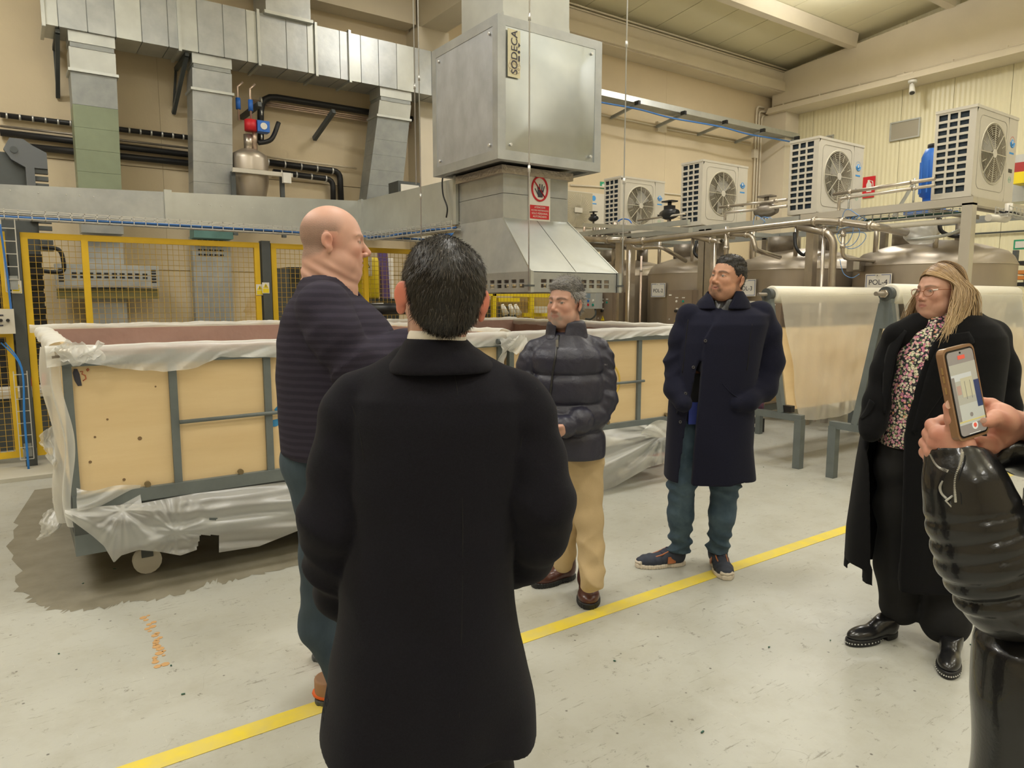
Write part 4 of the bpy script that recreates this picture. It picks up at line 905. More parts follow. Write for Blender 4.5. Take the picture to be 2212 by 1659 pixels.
# swag on tub 2
def swag2(u, v):
    px = 1282+u*190; y0 = itp([1282, 1440, 1472], [932, 912, 905], px); y1 = itp([1282, 1330, 1400, 1472], [1068, 1050, 1010, 990], px); py = y0+(y1-y0)*v
    an = math.atan2(py-938, px-1432); rr = math.hypot(px-1432, py-938); g = math.sin(an*15)*min(1, rr/40)
    return onY(px, py, TY-.05-.06*math.sin(v*PI)-.028*g-.012*math.sin(v*22+u*5))
sheet('bottom_drape', swag2, 70, 46, film, 'translucent plastic draped below the second tub beside the khaki trousers')
sheet('corner_fold', lambda u, v: (lambda p: p)(onY(1385+u*70, 945-v*38*math.sin(min(1, u*1.1)*PI*.6+.3), TY-.1-.05*math.sin(u*PI)-.02*wv(u*9+v*6, 2))), 20, 12, film_w, 'puffed film bunched at the lower right corner of the second tub')
tag(MB().hexa([onY(1385, 985, 4.5), onY(1440, 985, 4.5), onY(1440, 985, 4.7), onY(1385, 985, 4.7), onY(1385, 945, 4.5), onY(1440, 940, 4.5), onY(1440, 940, 4.7), onY(1385, 945, 4.7)]).build('red_crate', mat('dull_red', (.42, .08, .06), .6)), 'dull red box seen through the film of the second tub', 'box')

# ================================================================ process tanks
TX = 9.15; R_ = .86
tys = [4.19, 5.94, 7.69, 9.44]
def mk_tank(y, lab):
    t = thing('process_tank', (TX, y, 0), lab, 'tank', None)
    MB().lathe((TX, y, .25), [(.001, 0), (R_*.6, .02), (R_, .25), (R_, 1.70)], 56).build('shell', steel, t)
    MB().lathe((TX, y, 1.955), [(R_+.006, -.01), (R_+.006, .0), (R_-.04, .09), (R_-.10, .15), (R_*.6, .23), (.25, .29), (.001, .3)], 56).build('domed_top', steel, t)
    MB().lathe((TX, y, 1.945), [(R_+.004, 0), (R_+.012, .006), (R_+.004, .012)], 56).build('weld_seam', steel_pipe, t)
    MB().tube([(TX-.2, y+.15, 2.2), (TX-.2, y+.15, 2.42)], .22, 24).build('manway', steel_d, t)
    for a in range(4): an = PI/4+a*PI/2; MB().tube([(TX+.65*math.cos(an), y+.65*math.sin(an), 0), (TX+.65*math.cos(an), y+.65*math.sin(an), .45)], .04, 10).build('leg', steel_d, t)
    for dy in (-.3, .38): MB().tube([(TX-.6, y+dy, 2.05), (TX-.6, y+dy, 2.5)], .028, 10).build('riser_pipe', steel_pipe, t)
    MB().tube([(TX+.1, y-.3, 2.2), (TX+.1, y-.3, 2.45)], .1, 16).build('mixer_base', steel_d, t)
    # square instrument plate on the shell
    return t
labs = ['nearest stainless steel process tank at right behind the film roller, numbered 4', 'second stainless process tank, behind the tall man, numbered 3', 'third stainless process tank, left of the tall man, numbered 2', 'farthest stainless process tank, mostly behind the hood']
for k, y in enumerate(tys): mk_tank(y, labs[k])
q = thing('instrument_plate', onX(1850, 574, 8.3), 'small square instrument plate on the nearest tank', 'plate')
p = onX(1850, 574, 8.36); MB().box(8.30, p[1]-.09, p[2]-.07, 8.45, p[1]+.09, p[2]+.07).build('plate', steel_d, q); MB().box(8.29, p[1]-.07, p[2]-.05, 8.30, p[1]-.0, p[2]+.05).build('cover', offw, q)
def tank_sign(px0, px1, pyt, pyb, s_, label, X):
    a = onX(px0, pyt, X); b_ = onX(px1, pyb, X); cy = (a[1]+b_[1])/2; cz_ = (a[2]+b_[2])/2; w_ = abs(a[1]-b_[1]); h_ = abs(a[2]-b_[2])
    t = thing('tank_sign', (X, cy, cz_-h_/2), label, 'sign')
    MB().box(X-.004, cy-w_/2, cz_-h_/2, X, cy+w_/2, cz_+h_/2).build('sheet', paper, t)
    f = MB(); e = .012; th = .006
    for q in ((-w_/2+e, -h_/2+e, w_/2-e, -h_/2+e+th), (-w_/2+e, h_/2-e-th, w_/2-e, h_/2-e), (-w_/2+e, -h_/2+e, -w_/2+e+th, h_/2-e), (w_/2-e-th, -h_/2+e, w_/2-e, h_/2-e)): f.box(X-.006, cy+q[0], cz_+q[1], X-.004, cy+q[2], cz_+q[3])
    f.build('blue_border', mat('border_blue', (.07, .12, .33), .6), t)
    text(s_, h_*(.36 if s_ != 'POL-4' else .31), ink, t, (X-.006, cy, cz_-(.01 if s_ != 'POL-4' else -.035)), (0, -1, 0), (0, 0, 1), extr=.0006)
    MB().box(X-.0065, cy-.035, cz_+h_/2-.024, X-.004, cy+.035, cz_+h_/2-.012).build('header_strip', paper, t)
    MB().poly([(X-.007, cy+.02, cz_+h_/2-.024), (X-.007, cy+.005, cz_+h_/2-.024), (X-.007, cy+.012, cz_+h_/2-.011)], (.001, 0, 0)).build('header_mark', ink, t)
tank_sign(1870, 1924, 592, 642, 'POL-4', 'white sheet reading POL-4 with a blue border on the nearest tank', 8.26)
tank_sign(1591, 1632, 604, 640, 'POL-3', 'white sheet reading POL-3 beside the tall man ear', 8.26)
tank_sign(1407, 1437, 612, 642, 'POL-2', 'white sheet reading POL-2 on the third tank', 8.26)
tag(MB().box(8.255, onX(1631, 648, 8.26)[1], 1.44, 8.26, onX(1600, 648, 8.26)[1], 1.53).build('tank_notice', paper), 'small plain paper notice below the POL-3 sign', 'notice')
# platform posts and rails
t = thing('tank_platform', (8.6, 6.5, 0), 'stainless platform frame of posts and rails above the row of tanks', 'platform')
PXs = 8.0
for k, y in enumerate((3.34, 5.06, 6.72, 6.60, 8.40, 8.15, 10.1)):
    MB().box(PXs-.05, y-.05, 0, PXs+.05, y+.05, 2.52 if k else 2.52).build('post', steel_pipe if k else mat('satin_steel', (.66, .62, .54), .4, .6), t)
for y in (3.34, 5.2, 7.1, 8.9): MB().box(9.9, y-.04, 0, 9.98, y+.04, 2.52).build('post', steel_d, t)
MB().box(PXs-.05, 3.29, 2.50, PXs+.05, 5.20, 2.58).build('rail', MC['satin_steel'], t); MB().box(PXs-.05, 5.22, 2.50, PXs+.05, 10.2, 2.57).build('rail', galv_l, t)
MB().box(PXs+.052, 3.29, 2.50, 13.5, 3.37, 2.58).build('rail', MC['satin_steel'], t)
for y in (5.1, 6.85, 8.6, 10.15): MB().box(PXs, y-.03, 2.5, 10.0, y+.03, 2.56).build('cross_rail', galv_b, t)
MB().box(9.9, 3.29, 2.5, 10.0, 10.2, 2.58).build('rail', galv_b, t)
for k in range(5): y = 3.5+k*1.75; MB().box(8.35, y-.05, 2.5, 9.5, y+.0, 2.55).build('support_bar', steel_d, t); MB().box(8.35, y+.35, 2.5, 9.5, y+.4, 2.55).build('support_bar', steel_d, t)
t = thing('galvanised_beam', (7.9, 9, 2.62), 'long galvanised square beams crossing above the far tanks beside the hood', 'beam')
MB().box(7.86, 6.9, 2.60, 7.92, 10.6, 2.67).build('beam', galv_l, t); a = onX(1262, 487, 7.6); MB().bar(onX(1262, 486, 7.9), onX(1492, 497, 7.1), .06).build('beam', galv_l, t)
# pipes
def spipe(pts, r, label, m=None, er=.1, joints=(), name='steel_pipe', cat='pipe'):
    t = thing(name, pts[0], label, cat); MB().tube(elbow_path(pts, er), r, 12).build('pipe', m or steel_pipe, t)
    for j in joints:
        a, b_, f = Vector(pts[j[0]]), Vector(pts[j[0]+1]), j[1]; q = a.lerp(b_, f); v = (b_-a).normalized()
        MB().tube([q-v*.02, q+v*.02], r*1.35, 12).build('coupling', steel_pipe, t)
    return t
A = lambda px, py, X=7.78: onX(px, py, X)
spipe([A(1262, 516), A(1352, 519)], .045, 'short thick stainless pipe right of the hood', joints=((0, .6), (0, .95)))
spipe([A(1352, 522), A(1375, 522), A(1770, 477), A(1812, 479), A(1888, 489), (8.5, A(1888, 489)[1]-.05, 2.3)], .042, 'long thick stainless manifold pipe running in front of the tanks', er=.08, joints=((1, .05), (1, .98), (3, .1), (3, .9)))
spipe([A(1364, 528), A(1375, 538), A(1400, 534), A(1430, 534), (8.3, A(1430, 534)[1], 2.12)], .03, 'stainless branch pipe curving down to the third tank', er=.07, joints=((1, .6),))
spipe([A(1500, 512), A(1545, 521), A(1548, 521)], .034, 'short stainless branch pipe near the second pair of posts', joints=((0, .8),))
spipe([A(1565, 505), A(1625, 508), A(1632, 540), (8.3, A(1632, 540)[1], 2.1)], .03, 'stainless branch pipe curving down to the second tank', er=.06, joints=((0, .2), (0, .8)))
spipe([A(1725, 490), A(1790, 503), (7.8, A(1800, 503)[1], 2.2), (7.8, A(1800, 503)[1], .1)], .042, 'vertical stainless pipe beside the nearest tank', er=.06, joints=((0, .9),))
spipe([A(1773, 640)[0:2]+(.1,), A(1773, 640)[0:2]+(2.4,)], .022, 'thin vertical stainless pipe between the nearest two tanks')
spipe([A(1541, 640)[0:2]+(.1,), A(1541, 640)[0:2]+(2.35,)], .02, 'thin vertical stainless pipe left of the tall man', joints=((0, .8),))
spipe([A(1386, 525)[0:2]+(.02,), A(1386, 525)[0:2]+(2.2,)], .016, 'thin vertical pipe with small valves left of the third tank', m=copper, joints=((0, .3), (0, .38), (0, .9)))
spipe([A(1358, 640)[0:2]+(.1,), A(1358, 640)[0:2]+(2.3,)], .02, 'thin vertical pipe between the paired posts near the hood')
spipe([A(1570, 521)[0:2]+(1.95,), A(1570, 490)], .03, 'short stub pipe above the tall man head', joints=((0, .5),))
spipe([A(1820, 536)[0:2]+(2.35,), A(1820, 536)[0:2]+(2.02,), (8.35, A(1822, 536)[1]-.05, 2.0)], .022, 'small curved drain pipe with a fitting at the left of the nearest tank', joints=((0, .2), (0, .6)))
spipe([A(1800, 420, 8.1), A(2020, 386, 8.1)], .02, 'upper handrail pipe between the two nearest cooling units', joints=((0, .18), (0, .8)))
spipe([A(1812, 480, 8.1), A(1812, 430, 8.1), A(2020, 400, 8.1)], .018, 'lower handrail pipe between the two nearest cooling units', er=.05, joints=((1, .12), (1, .8)))
spipe([A(1554, 448, 8.1), A(1700, 431, 8.1)], .018, 'upper handrail pipe between the middle cooling units', joints=((0, .15), (0, .85)))
spipe([A(1566, 475, 8.1), A(1566, 460, 8.1), A(1700, 445, 8.1)], .018, 'lower handrail pipe between the middle cooling units', er=.04)
spipe([A(1378, 476, 8.1), A(1480, 462, 8.1)], .015, 'thin pipe between the far cooling units')
for px, p0, p1 in ((1835, 410, 455), (1976, 385, 440)):
    a = A(px, p0, 8.1); b_ = A(px, p1, 8.1); tag(MB().tube([a, (a[0], a[1], 2.55)], .012, 8).build('rail_support', galv_l), 'thin support of the handrail pipes '+('beside the fan of the third unit' if px < 1900 else 'beside the blue motor'), 'support')
basket('cable_basket', [(8.12, 5.0, 2.43), (8.12, 3.42, 2.43)], .16, 'wire cable basket with dark cables above the nearest tank', 4, .09, wire, mat('dark_green_cable', (.03, .10, .08), .5))
tag(MB().tube([(8.05, 4.9, 2.36), (8.05, 3.4, 2.36)], .03, 10).build('white_pipe', offw), 'pale plastic pipe under the cable basket of the nearest tank', 'pipe')
t = thing('white_elbow_pipe', (8.4, 3.1, 2.3), 'white plastic elbow pipe right of the platform corner post', 'pipe')
MB().tube(elbow_path([(8.0, 3.16, 2.36), (8.35, 3.12, 2.36), (8.35, 3.12, 2.52)], .05), .035, 12).build('pipe', offw, t)
basket('cable_basket', [(8.15, 3.1, 2.40), (9.6, 3.1, 2.38)], .12, 'wire cable basket right of the platform corner post', 2, .09, wire, black)
# wrapped sensor bag, black hoses, blue tubes
sheet('plastic_bag', lambda u, v: (lambda a: (8.5+.13*math.cos(a)*(1+.2*math.sin(v*9+a*2))*(.75+.4*math.sin(v*PI)), onX(1993, 480, 8.5)[1]+.15*math.sin(a)*(1+.15*math.sin(v*7+a*3))*(.75+.4*math.sin(v*PI)), 2.18+.22*v))(u*2*PI), 24, 12, film_w, 'milky plastic bag wrapped over a fitting on top of the nearest tank')
tag(MB().tube(smooth_path([(8.3, 3.75, 2.42), (8.25, 3.7, 2.28), (8.3, 3.55, 2.22), (8.25, 3.42, 2.3), (8.2, 3.4, 2.42)]), .022, 8).build('black_hose', black), 'black hose looping on top of the nearest tank', 'hose')
tag(MB().tube(smooth_path([(8.35, 4.1, 2.22), (8.2, 3.9, 2.21), (8.2, 3.6, 2.24), (8.2, 3.4, 2.33)]), .018, 8).build('grey_hose', galv_l), 'grey hose lying across the top of the nearest tank', 'hose')
tag(MB().tube(smooth_path([(8.3, 5.5, 2.4), (8.2, 5.4, 2.2), (8.25, 5.3, 2.12), (8.2, 5.15, 2.38)]), .022, 8).build('black_hose', black), 'black hose on top of the second tank', 'hose')
tag(MB().tube(smooth_path([(8.3, 7.1, 2.4), (8.2, 7.05, 2.22), (8.25, 6.95, 2.15), (8.2, 6.85, 2.3)]), .022, 8).build('black_hose', black), 'black hose on top of the third tank', 'hose')
bt = mat('light_blue_tube', (.15, .35, .72), .4)
for k in range(3):
    c_ = A(1825+k*8, 500+k*8, 7.9); tag(MB().tube([(c_[0], c_[1]+(.10+.03*k)*math.cos(a), c_[2]+(.13-.02*k)*math.sin(a)+.02*math.cos(a*2)) for a in [2*PI*q/24 for q in range(22 if k else 24)]], .004, 5).build('blue_air_tube', bt), ('outer', 'middle', 'inner')[k]+' loop of light blue air tube left of the nearest tank', 'tube')
tag(MB().tube(smooth_path([A(1814, 560, 7.9), A(1822, 590, 7.9), A(1840, 600, 7.9), A(1856, 592, 7.9)]), .004, 5).build('blue_air_tube', bt), 'light blue air tube hanging below the loops on the nearest tank', 'tube')
for k in range(5):
    c_ = A(1838+k*3, 468, 7.95); tag(MB().tube([(c_[0]+.01*k, c_[1]+.10*math.cos(a+k), c_[2]+.07*math.sin(a)+.03*math.sin(a*2+k)) for a in [2*PI*q/20 for q in range(20)]], .004, 5, closed=True).build('blue_air_tube', bt), ('largest', 'second', 'third', 'fourth', 'last')[k]+' loop of light blue air tube tangled on the nearest tank pipe junction', 'tube', group='tangled blue air tubes on the pipe junction')
for k in range(3):
    c_ = A(1640+k*6, 480, 7.95); tag(MB().tube([(c_[0]+.01*k, c_[1]+.09*math.cos(a+k), c_[2]+.07*math.sin(a)+.03*math.sin(a*2+k)) for a in [2*PI*q/20 for q in range(20)]], .004, 5, closed=True).build('blue_air_tube', bt), ('left', 'middle', 'right')[k]+' light blue air tube looped under the shiny valve', 'tube', group='blue air tubes under the valve')
# actuated valves between units
def valve(px, py, m, label, s_=1.):
    c_ = A(px, py, 8.15); t = thing('actuator_valve', (c_[0], c_[1], c_[2]-.15), label, 'valve')
    MB().tube([(c_[0], c_[1]-.16*s_, c_[2]), (c_[0], c_[1]-.06*s_, c_[2]), (c_[0], c_[1]+.06*s_, c_[2]), (c_[0], c_[1]+.16*s_, c_[2])], [.05*s_, .085*s_, .085*s_, .05*s_], 12).build('actuator', m, t)
    MB().box(c_[0]-.05*s_, c_[1]-.07*s_, c_[2]+.06*s_, c_[0]+.05*s_, c_[1]+.07*s_, c_[2]+.12*s_).build('bracket', m, t)
    MB().tube([(c_[0], c_[1], c_[2]+.1*s_), (c_[0], c_[1], c_[2]+.2*s_)], .03*s_, 10).build('indicator', m, t)
    MB().box(c_[0]-.07*s_, c_[1]-.10*s_, c_[2]+.17*s_, c_[0]+.07*s_, c_[1]+.10*s_, c_[2]+.19*s_).build('bracket_plate', m, t)
    MB().tube([(c_[0], c_[1], c_[2]-.06*s_), (c_[0], c_[1], 2.5)], .03*s_, 10).build('stem', steel_pipe, t)
valve(1446, 462, blackp, 'black actuator valve between the two far cooling units')
valve(1655, 455, steel_d, 'shiny metal actuator valve left of the third cooling unit')
valve(1282, 472, blackp, 'small black valve right of the hood neck', .6)
tag(MB().tube(smooth_path([A(1335, 478, 8.0), A(1345, 473, 8.0), A(1358, 475, 8.0), A(1364, 482, 8.0)]), .01, 6).build('blue_lever', blue), 'small blue valve lever below the second cooling unit', 'lever')
t = thing('clutter_pipework', (7.9, 9.2, 2.3), 'cluster of small pipes and valves behind the hood edge', 'pipework')
for k in range(9):
    a = A(1262+k*11, 500+rnd.uniform(-8, 8), 8.1); MB().tube([(a[0], a[1], a[2]-.12), (a[0], a[1], a[2]+rnd.uniform(.02, .1))], rnd.uniform(.02, .035), 8).build('pipe', (copper, steel_pipe, steel_d)[k % 3], t)
MB().tube([A(1262, 505, 8.1), A(1360, 503, 8.1)], .03, 10).build('pipe', steel_d, t); MB().tube([A(1262, 528, 8.1), A(1360, 534, 8.1)], .04, 10).build('pipe', steel_d, t)
# electrical cabinets on the tank fronts
def ecab(px0, px1, pyt, label, X=7.85, depth=.35):
    a = onX(px0, pyt, X); b_ = onX(px1, pyt, X); z1 = a[2]; y1, y0 = a[1], b_[1]
    t = thing('electrical_cabinet', (X+depth/2, (y0+y1)/2, .2), label, 'cabinet'); w_ = y1-y0
    m = mat('brushed_cabinet', (.34, .27, .21), .45, .5, noise=.12, stretch=(1, 1, .2))
    MB().box(X+.012, y0, .2, X+depth, y1, z1).build('body', m, t); MB().box(X, y0+.01, .22, X+.012, y1-.01, z1-.01).build('door', m, t)
    for dy, mm, n in ((.40, white, 'indicator_lamp'), (.66, mat('green_lamp', (.0, .30, .22), .4), 'indicator_lamp')):
        MB().disc((X, y1-w_*dy, z1-.16), (-1, 0, 0), .016, .012, 12).build(n, mm, t); MB().box(X-.003, y1-w_*dy-.025, z1-.115, X, y1-w_*dy+.025, z1-.10).build('name_tag', white, t)
    MB().box(X-.003, y1-.09, z1-.08, X, y1-.04, z1-.06).build('name_tag', white, t)
    MB().disc((X, y1-w_*.40, z1-.30), (-1, 0, 0), .02, .03, 12).build('rotary_switch', blackp, t); MB().box(X-.003, y1-w_*.4-.03, z1-.275, X, y1-w_*.4+.01, z1-.255).build('name_tag', white, t)
    MB().disc((X, y1-.06, z1-.42), (-1, 0, 0), .01, .008, 10).build('key_lock', wire, t)
    c_ = (y1-w_*.42, z1-.42)
    MB().poly([(X-.002, c_[0]-.045, c_[1]-.035), (X-.002, c_[0]+.045, c_[1]-.035), (X-.002, c_[0], c_[1]+.045)], (-.002, 0, 0)).build('warning_triangle', yel, t)
    MB().poly([(X-.005, c_[0]-.006, c_[1]-.02), (X-.005, c_[0]+.012, c_[1]+.005), (X-.005, c_[0], c_[1]+.005), (X-.005, c_[0]+.006, c_[1]+.025), (X-.005, c_[0]-.01, c_[1]), (X-.005, c_[0]+.002, c_[1])], (-.001, 0, 0)).build('bolt_symbol', ink, t)
ecab(1441, 1496, 627, 'brown steel electrical cabinet with a yellow triangle beside the POL-2 sign')
ecab(1288, 1324, 632, 'brown steel electrical cabinet with a yellow triangle right of the quilted jacket man', X=7.9)
ecab(1640, 1690, 640, 'brown electrical cabinet partly hidden behind the tall man and the film', X=7.9)
a = onX(1262, 632, 7.7); b_ = onX(1286, 667, 7.7)
t = thing('machine_controller', (7.7, (a[1]+b_[1])/2, b_[2]), 'small grey control panel with a screen and four coloured buttons beside the grey haired man', 'control panel')
MB().box(7.7, b_[1], b_[2], 7.85, a[1], a[2]).build('box', mat('panel_grey', (.42, .44, .42), .5), t)
w_ = a[1]-b_[1]; MB().box(7.695, b_[1]+w_*.45, a[2]-.09, 7.7, b_[1]+w_*.95, a[2]-.015).build('screen', mat('lcd', (.25, .34, .42), .3), t)
for k, (f, g, c_) in enumerate(((.62, .52, blue), (.2, .50, white), (.62, .76, red), (.2, .76, MC['green_lamp']))): MB().disc((7.7, b_[1]+w_*f, a[2]-(a[2]-b_[2])*g), (-1, 0, 0), .02, .01, 12).build('button', c_, t)
tag(MB().tube(smooth_path([(7.75, b_[1]+.06, b_[2]), (7.74, b_[1]+.04, b_[2]-.1), (7.75, b_[1]+.16, b_[2]-.17), (7.76, b_[1]+.3, b_[2]-.17)]), .015, 8).build('conduit_hose', dgrey), 'dark conduit hose under the small grey control panel', 'hose')
# ================================================================ cooling units
navy = mat('coil_navy', (.035, .06, .09), .5, noise=.4, nscale=60)
grm = mat('fan_guard', (.66, .62, .50), .45, .2)
def cooling_unit(y, label, W=1.03, D_=.40, H_=.93, X0=8.3, Z0=2.63):
    t = thing('cooling_unit', (X0+W/2, y+D_/2, Z0), label, 'air conditioner', 'outdoor cooling units above the tanks')
    x1, y1, z1 = X0+W, y+D_, Z0+H_
    # shell: back, top, base, front with round opening, left lattice
    MB().box(X0+.01, y1-.015, Z0, x1, y1, z1).build('back_panel', offw, t)
    MB().box(X0-.006, y-.006, z1-.03, x1+.006, y1+.006, z1).build('lid', offw, t)
    MB().box(X0+.013, y+.005, Z0+.001, x1-.001, y1-.016, Z0+.05).build('base_pan', offw, t)
    MB().box(x1-.015, y+.005, Z0+.05, x1, y1-.02, z1-.03).build('side_panel', offw, t)
    cx, cz_, fr = X0+.46, Z0+.48, .315
    # front plate with a circular hole
    m = MB(); n = 48; xr = X0+.80; outer = []; inner = []
    for k in range(n):
        a = 2*PI*k/n+PI/4; c_, s_ = math.cos(a), math.sin(a)
        sx = (xr-cx if c_ > 0 else cx-X0)/abs(c_) if abs(c_) > 1e-6 else 9; sz = ((z1-.03)-cz_ if s_ > 0 else cz_-(Z0+.0))/abs(s_) if abs(s_) > 1e-6 else 9
        q = min(sx, sz); outer.append((cx+c_*q, y, cz_+s_*q)); inner.append((cx+c_*fr, y, cz_+s_*fr))
    back = [(p[0], y+.04, p[2]) for p in inner]
    m.add(outer+inner+back, [(k, (k+1) % n, n+(k+1) % n, n+k) for k in range(n)]+[(n+k, n+(k+1) % n, 2*n+(k+1) % n, 2*n+k) for k in range(n)])
    fp = m.build('front_panel', offw, t, fix=True)
    MB().box(xr+.004, y, Z0, x1, y+.02, z1-.03).build('service_panel', offw, t)
    # raised rounded outline on the front
    ol = []; r0 = .07
    for (ax, az, st_) in ((xr-.05-r0, z1-.09-r0, 0), (X0+.09+r0, z1-.09-r0, 1), (X0+.09+r0, Z0+.09+r0, 2), (xr-.05-r0, Z0+.09+r0, 3)):
        for q in range(5): a = PI/2*(st_+q/4); ol.append((ax+r0*math.cos(a), y-.001, az+r0*math.sin(a)))
    MB().tube(ol, .003, 5, closed=True).build('panel_groove', mat('groove', (.40, .37, .30), .6), fp)
    # fan behind
    MB().disc((cx, y+.16, cz_), (0, 1, 0), fr*.99, .01, 40).build('fan_chamber', mat('fan_chamber', (.20, .17, .12), .6), t)
    MB().lathe((cx, y+.03, cz_), [(fr, 0), (fr, .13)], 40, ax='y').build('fan_shroud', mat('shroud', (.40, .35, .25), .6), t)
    bl = MB()
    for k in range(3):
        a0_ = 2*PI*k/3+.4
        bl.add([(cx+math.cos(a0_+da)*rr, y+.07+.07*(da), cz_+math.sin(a0_+da)*rr) for rr in (.06, .29) for da in (0, .3, .6, .9)], [(0, 1, 5, 4), (1, 2, 6, 5), (2, 3, 7, 6)], True)
    bl.build('fan_blades', mat('fan_blade', (.42, .40, .36), .4), t, fix=False)
    g = MB()
    for k in range(8):
        a = 2*PI*k/8+PI/2; g.bar((cx, y-.012, cz_), (cx+fr*1.01*math.cos(a), y-.004, cz_+fr*1.01*math.sin(a)), .008)
        a += PI/8; g.bar((cx+fr*.62*math.cos(a), y-.009, cz_+fr*.62*math.sin(a)), (cx+fr*.92*math.cos(a), y-.005, cz_+fr*.92*math.sin(a)), .005)
    for k in range(1, 15):
        rr = fr*k/14.5; g.tube([(cx+rr*math.cos(a), y-.012+.008*k/14, cz_+rr*math.sin(a)) for a in [2*PI*q/28 for q in range(28)]], .0022, 3, closed=True)
    g.lathe((cx, y-.004, cz_), [(fr-.004, 0), (fr+.008, -.006), (fr+.012, .002)], 40, ax='y')
    g.build('fan_guard', grm, t); MB().disc((cx, y-.01, cz_), (0, -1, 0), .045, .008, 20).build('hub_cap', offw, t)
    # left lattice (normal -X)
    lt = MB(); nr, nc = 11, 3; ya, yb_ = y+.07, y1-.03; zz0, zz1 = Z0+.06, z1-.05
    lt.box(X0, y+.0005, Z0, X0+.012, ya, z1-.03); lt.box(X0, yb_, Z0, X0+.012, y1, z1-.03); lt.box(X0, ya, Z0, X0+.012, yb_, zz0); lt.box(X0, ya, zz1, X0+.012, yb_, z1-.03)
    for i in range(1, nr): z = zz0+(zz1-zz0)*i/nr; lt.box(X0, ya, z-.013, X0+.012, yb_, z+.013)
    for j in range(1, nc): yy = ya+(yb_-ya)*j/nc; lt.box(X0+.0008, yy-.011, zz0, X0+.0128, yy+.011, zz1)
    lt.build('side_lattice', offw, t); MB().box(X0+.03, y+.05, Z0+.05, X0+.05, y1-.03, z1-.04).build('cooling_coil', navy, t)
    # globe emblem, brand strip, display, green seal
    ex, ez = X0+.915, z1-.28
    em = MB(); em.lathe((ex, y-.001, ez), [(.0, 0), (.034, -.003), (.034, 0)], 20, ax='y'); em.build('globe_emblem', mat('emblem_blue', (.06, .33, .75), .5), t)
    MB().tube([(ex+.05*math.cos(a), y-.002, ez+.05*math.sin(a)) for a in [PI*1.0+PI*q/14 for q in range(15)]], .008, 6).build('emblem_crescent', MC['emblem_blue'], t)
    MB().poly([(ex-.012, y-.005, ez-.02), (ex+.006, y-.005, ez-.012), (ex+.012, y-.005, ez+.006), (ex-.002, y-.005, ez+.024), (ex-.018, y-.005, ez+.012)], (0, -.001, 0)).build('globe_land', white, t)
    if y < 6:
        dt = MB()
        for q in range(12): a = PI*(.02+.96*q/11); dt.disc((ex+.062*math.cos(a), y, ez+.062*math.sin(a)), (0, -1, 0), .004, .002, 6)
        dt.build('emblem_dots', red if y < 4 else MC['emblem_blue'], t)
    MB().box(ex-.055, y-.002, ez-.125, ex+.055, y, ez-.105).build('brand_strip', MC['emblem_blue'], t)
    MB().box(ex-.045, y-.003, ez-.325, ex+.045, y, ez-.285).build('display_window', blackp, t)
    MB().tube([(ex+.032*math.cos(a), y-.001, ez-.40+.032*math.sin(a)) for a in [2*PI*q/18 for q in range(18)]], .0018, 5, closed=True).build('green_seal', mat('seal_green', (.25, .55, .38), .6), t)
    text('R32', .028, MC['seal_green'], t, (ex, y-.002, ez-.40), (1, 0, 0), (0, 0, 1), extr=.0004)
    for dx in (.12, W-.16): MB().box(X0+dx, y+.02, Z0-.05, X0+dx+.08, y1-.02, Z0).build('foot', black, t)
    return t
cooling_unit(3.46, 'nearest cooling unit at upper right on the platform corner post')
cooling_unit(5.22, 'second cooling unit from the right, left of the red extinguisher sign')
cooling_unit(7.03, 'third cooling unit from the right, above the tall man')
cooling_unit(8.72, 'fourth cooling unit from the right, beside the green exit sign')
# fifth unit with spiral guard
t = thing('cooling_unit', (8.6, 10.4, 2.6), 'farthest cooling unit with a swirling wire guard, half hidden by the hood neck', 'air conditioner')
x0 = onY(1222, 440, 10.3)[0]; x1 = onY(1312, 440, 10.3)[0]; z1 = onY(1260, 414, 10.3)[2]; zb = z1-.85; cx = onY(1248, 454, 10.3)[0]; cz_ = onY(1248, 454, 10.3)[2]
MB().box(x0, 10.32, zb, x1, 10.7, z1).build('body', offw, t); MB().box(onY(1204, 440, 10.3)[0], 10.3, cz_-.31, cx+.36, 10.32, cz_+.33).build('fan_plate', mat('shroud2', (.45, .40, .28), .6), t)
g = MB()
for k in range(44):
    a = 2*PI*k/44; g.tube([(cx+rr*math.cos(a+rr*1.6), 10.285, cz_+rr*math.sin(a+rr*1.6)) for rr in (.05, .12, .2, .3)], .003, 3)
g.build('fan_guard', grm, t); MB().box(cx-.09, 10.27, cz_-.045, cx+.09, 10.285, cz_+.045).build('hub_cap', offw, t)
ex, ez = onY(1284, 428, 10.3)[0], onY(1284, 428, 10.3)[2]; MB().disc((ex, 10.32, ez), (0, -1, 0), .05, .004, 16).build('globe_emblem', MC['emblem_blue'], t); MB().box(ex-.07, 10.316, ez-.11, ex+.07, 10.32, ez-.09).build('brand_strip', MC['emblem_blue'], t)
tag(MB().box(onY(1222, 440, 10.3)[0]-.8, 10.3, 2.5, x1+.3, 10.9, zb).build('unit_shelf', galv_b), 'grey shelf under the farthest cooling unit', 'shelf')
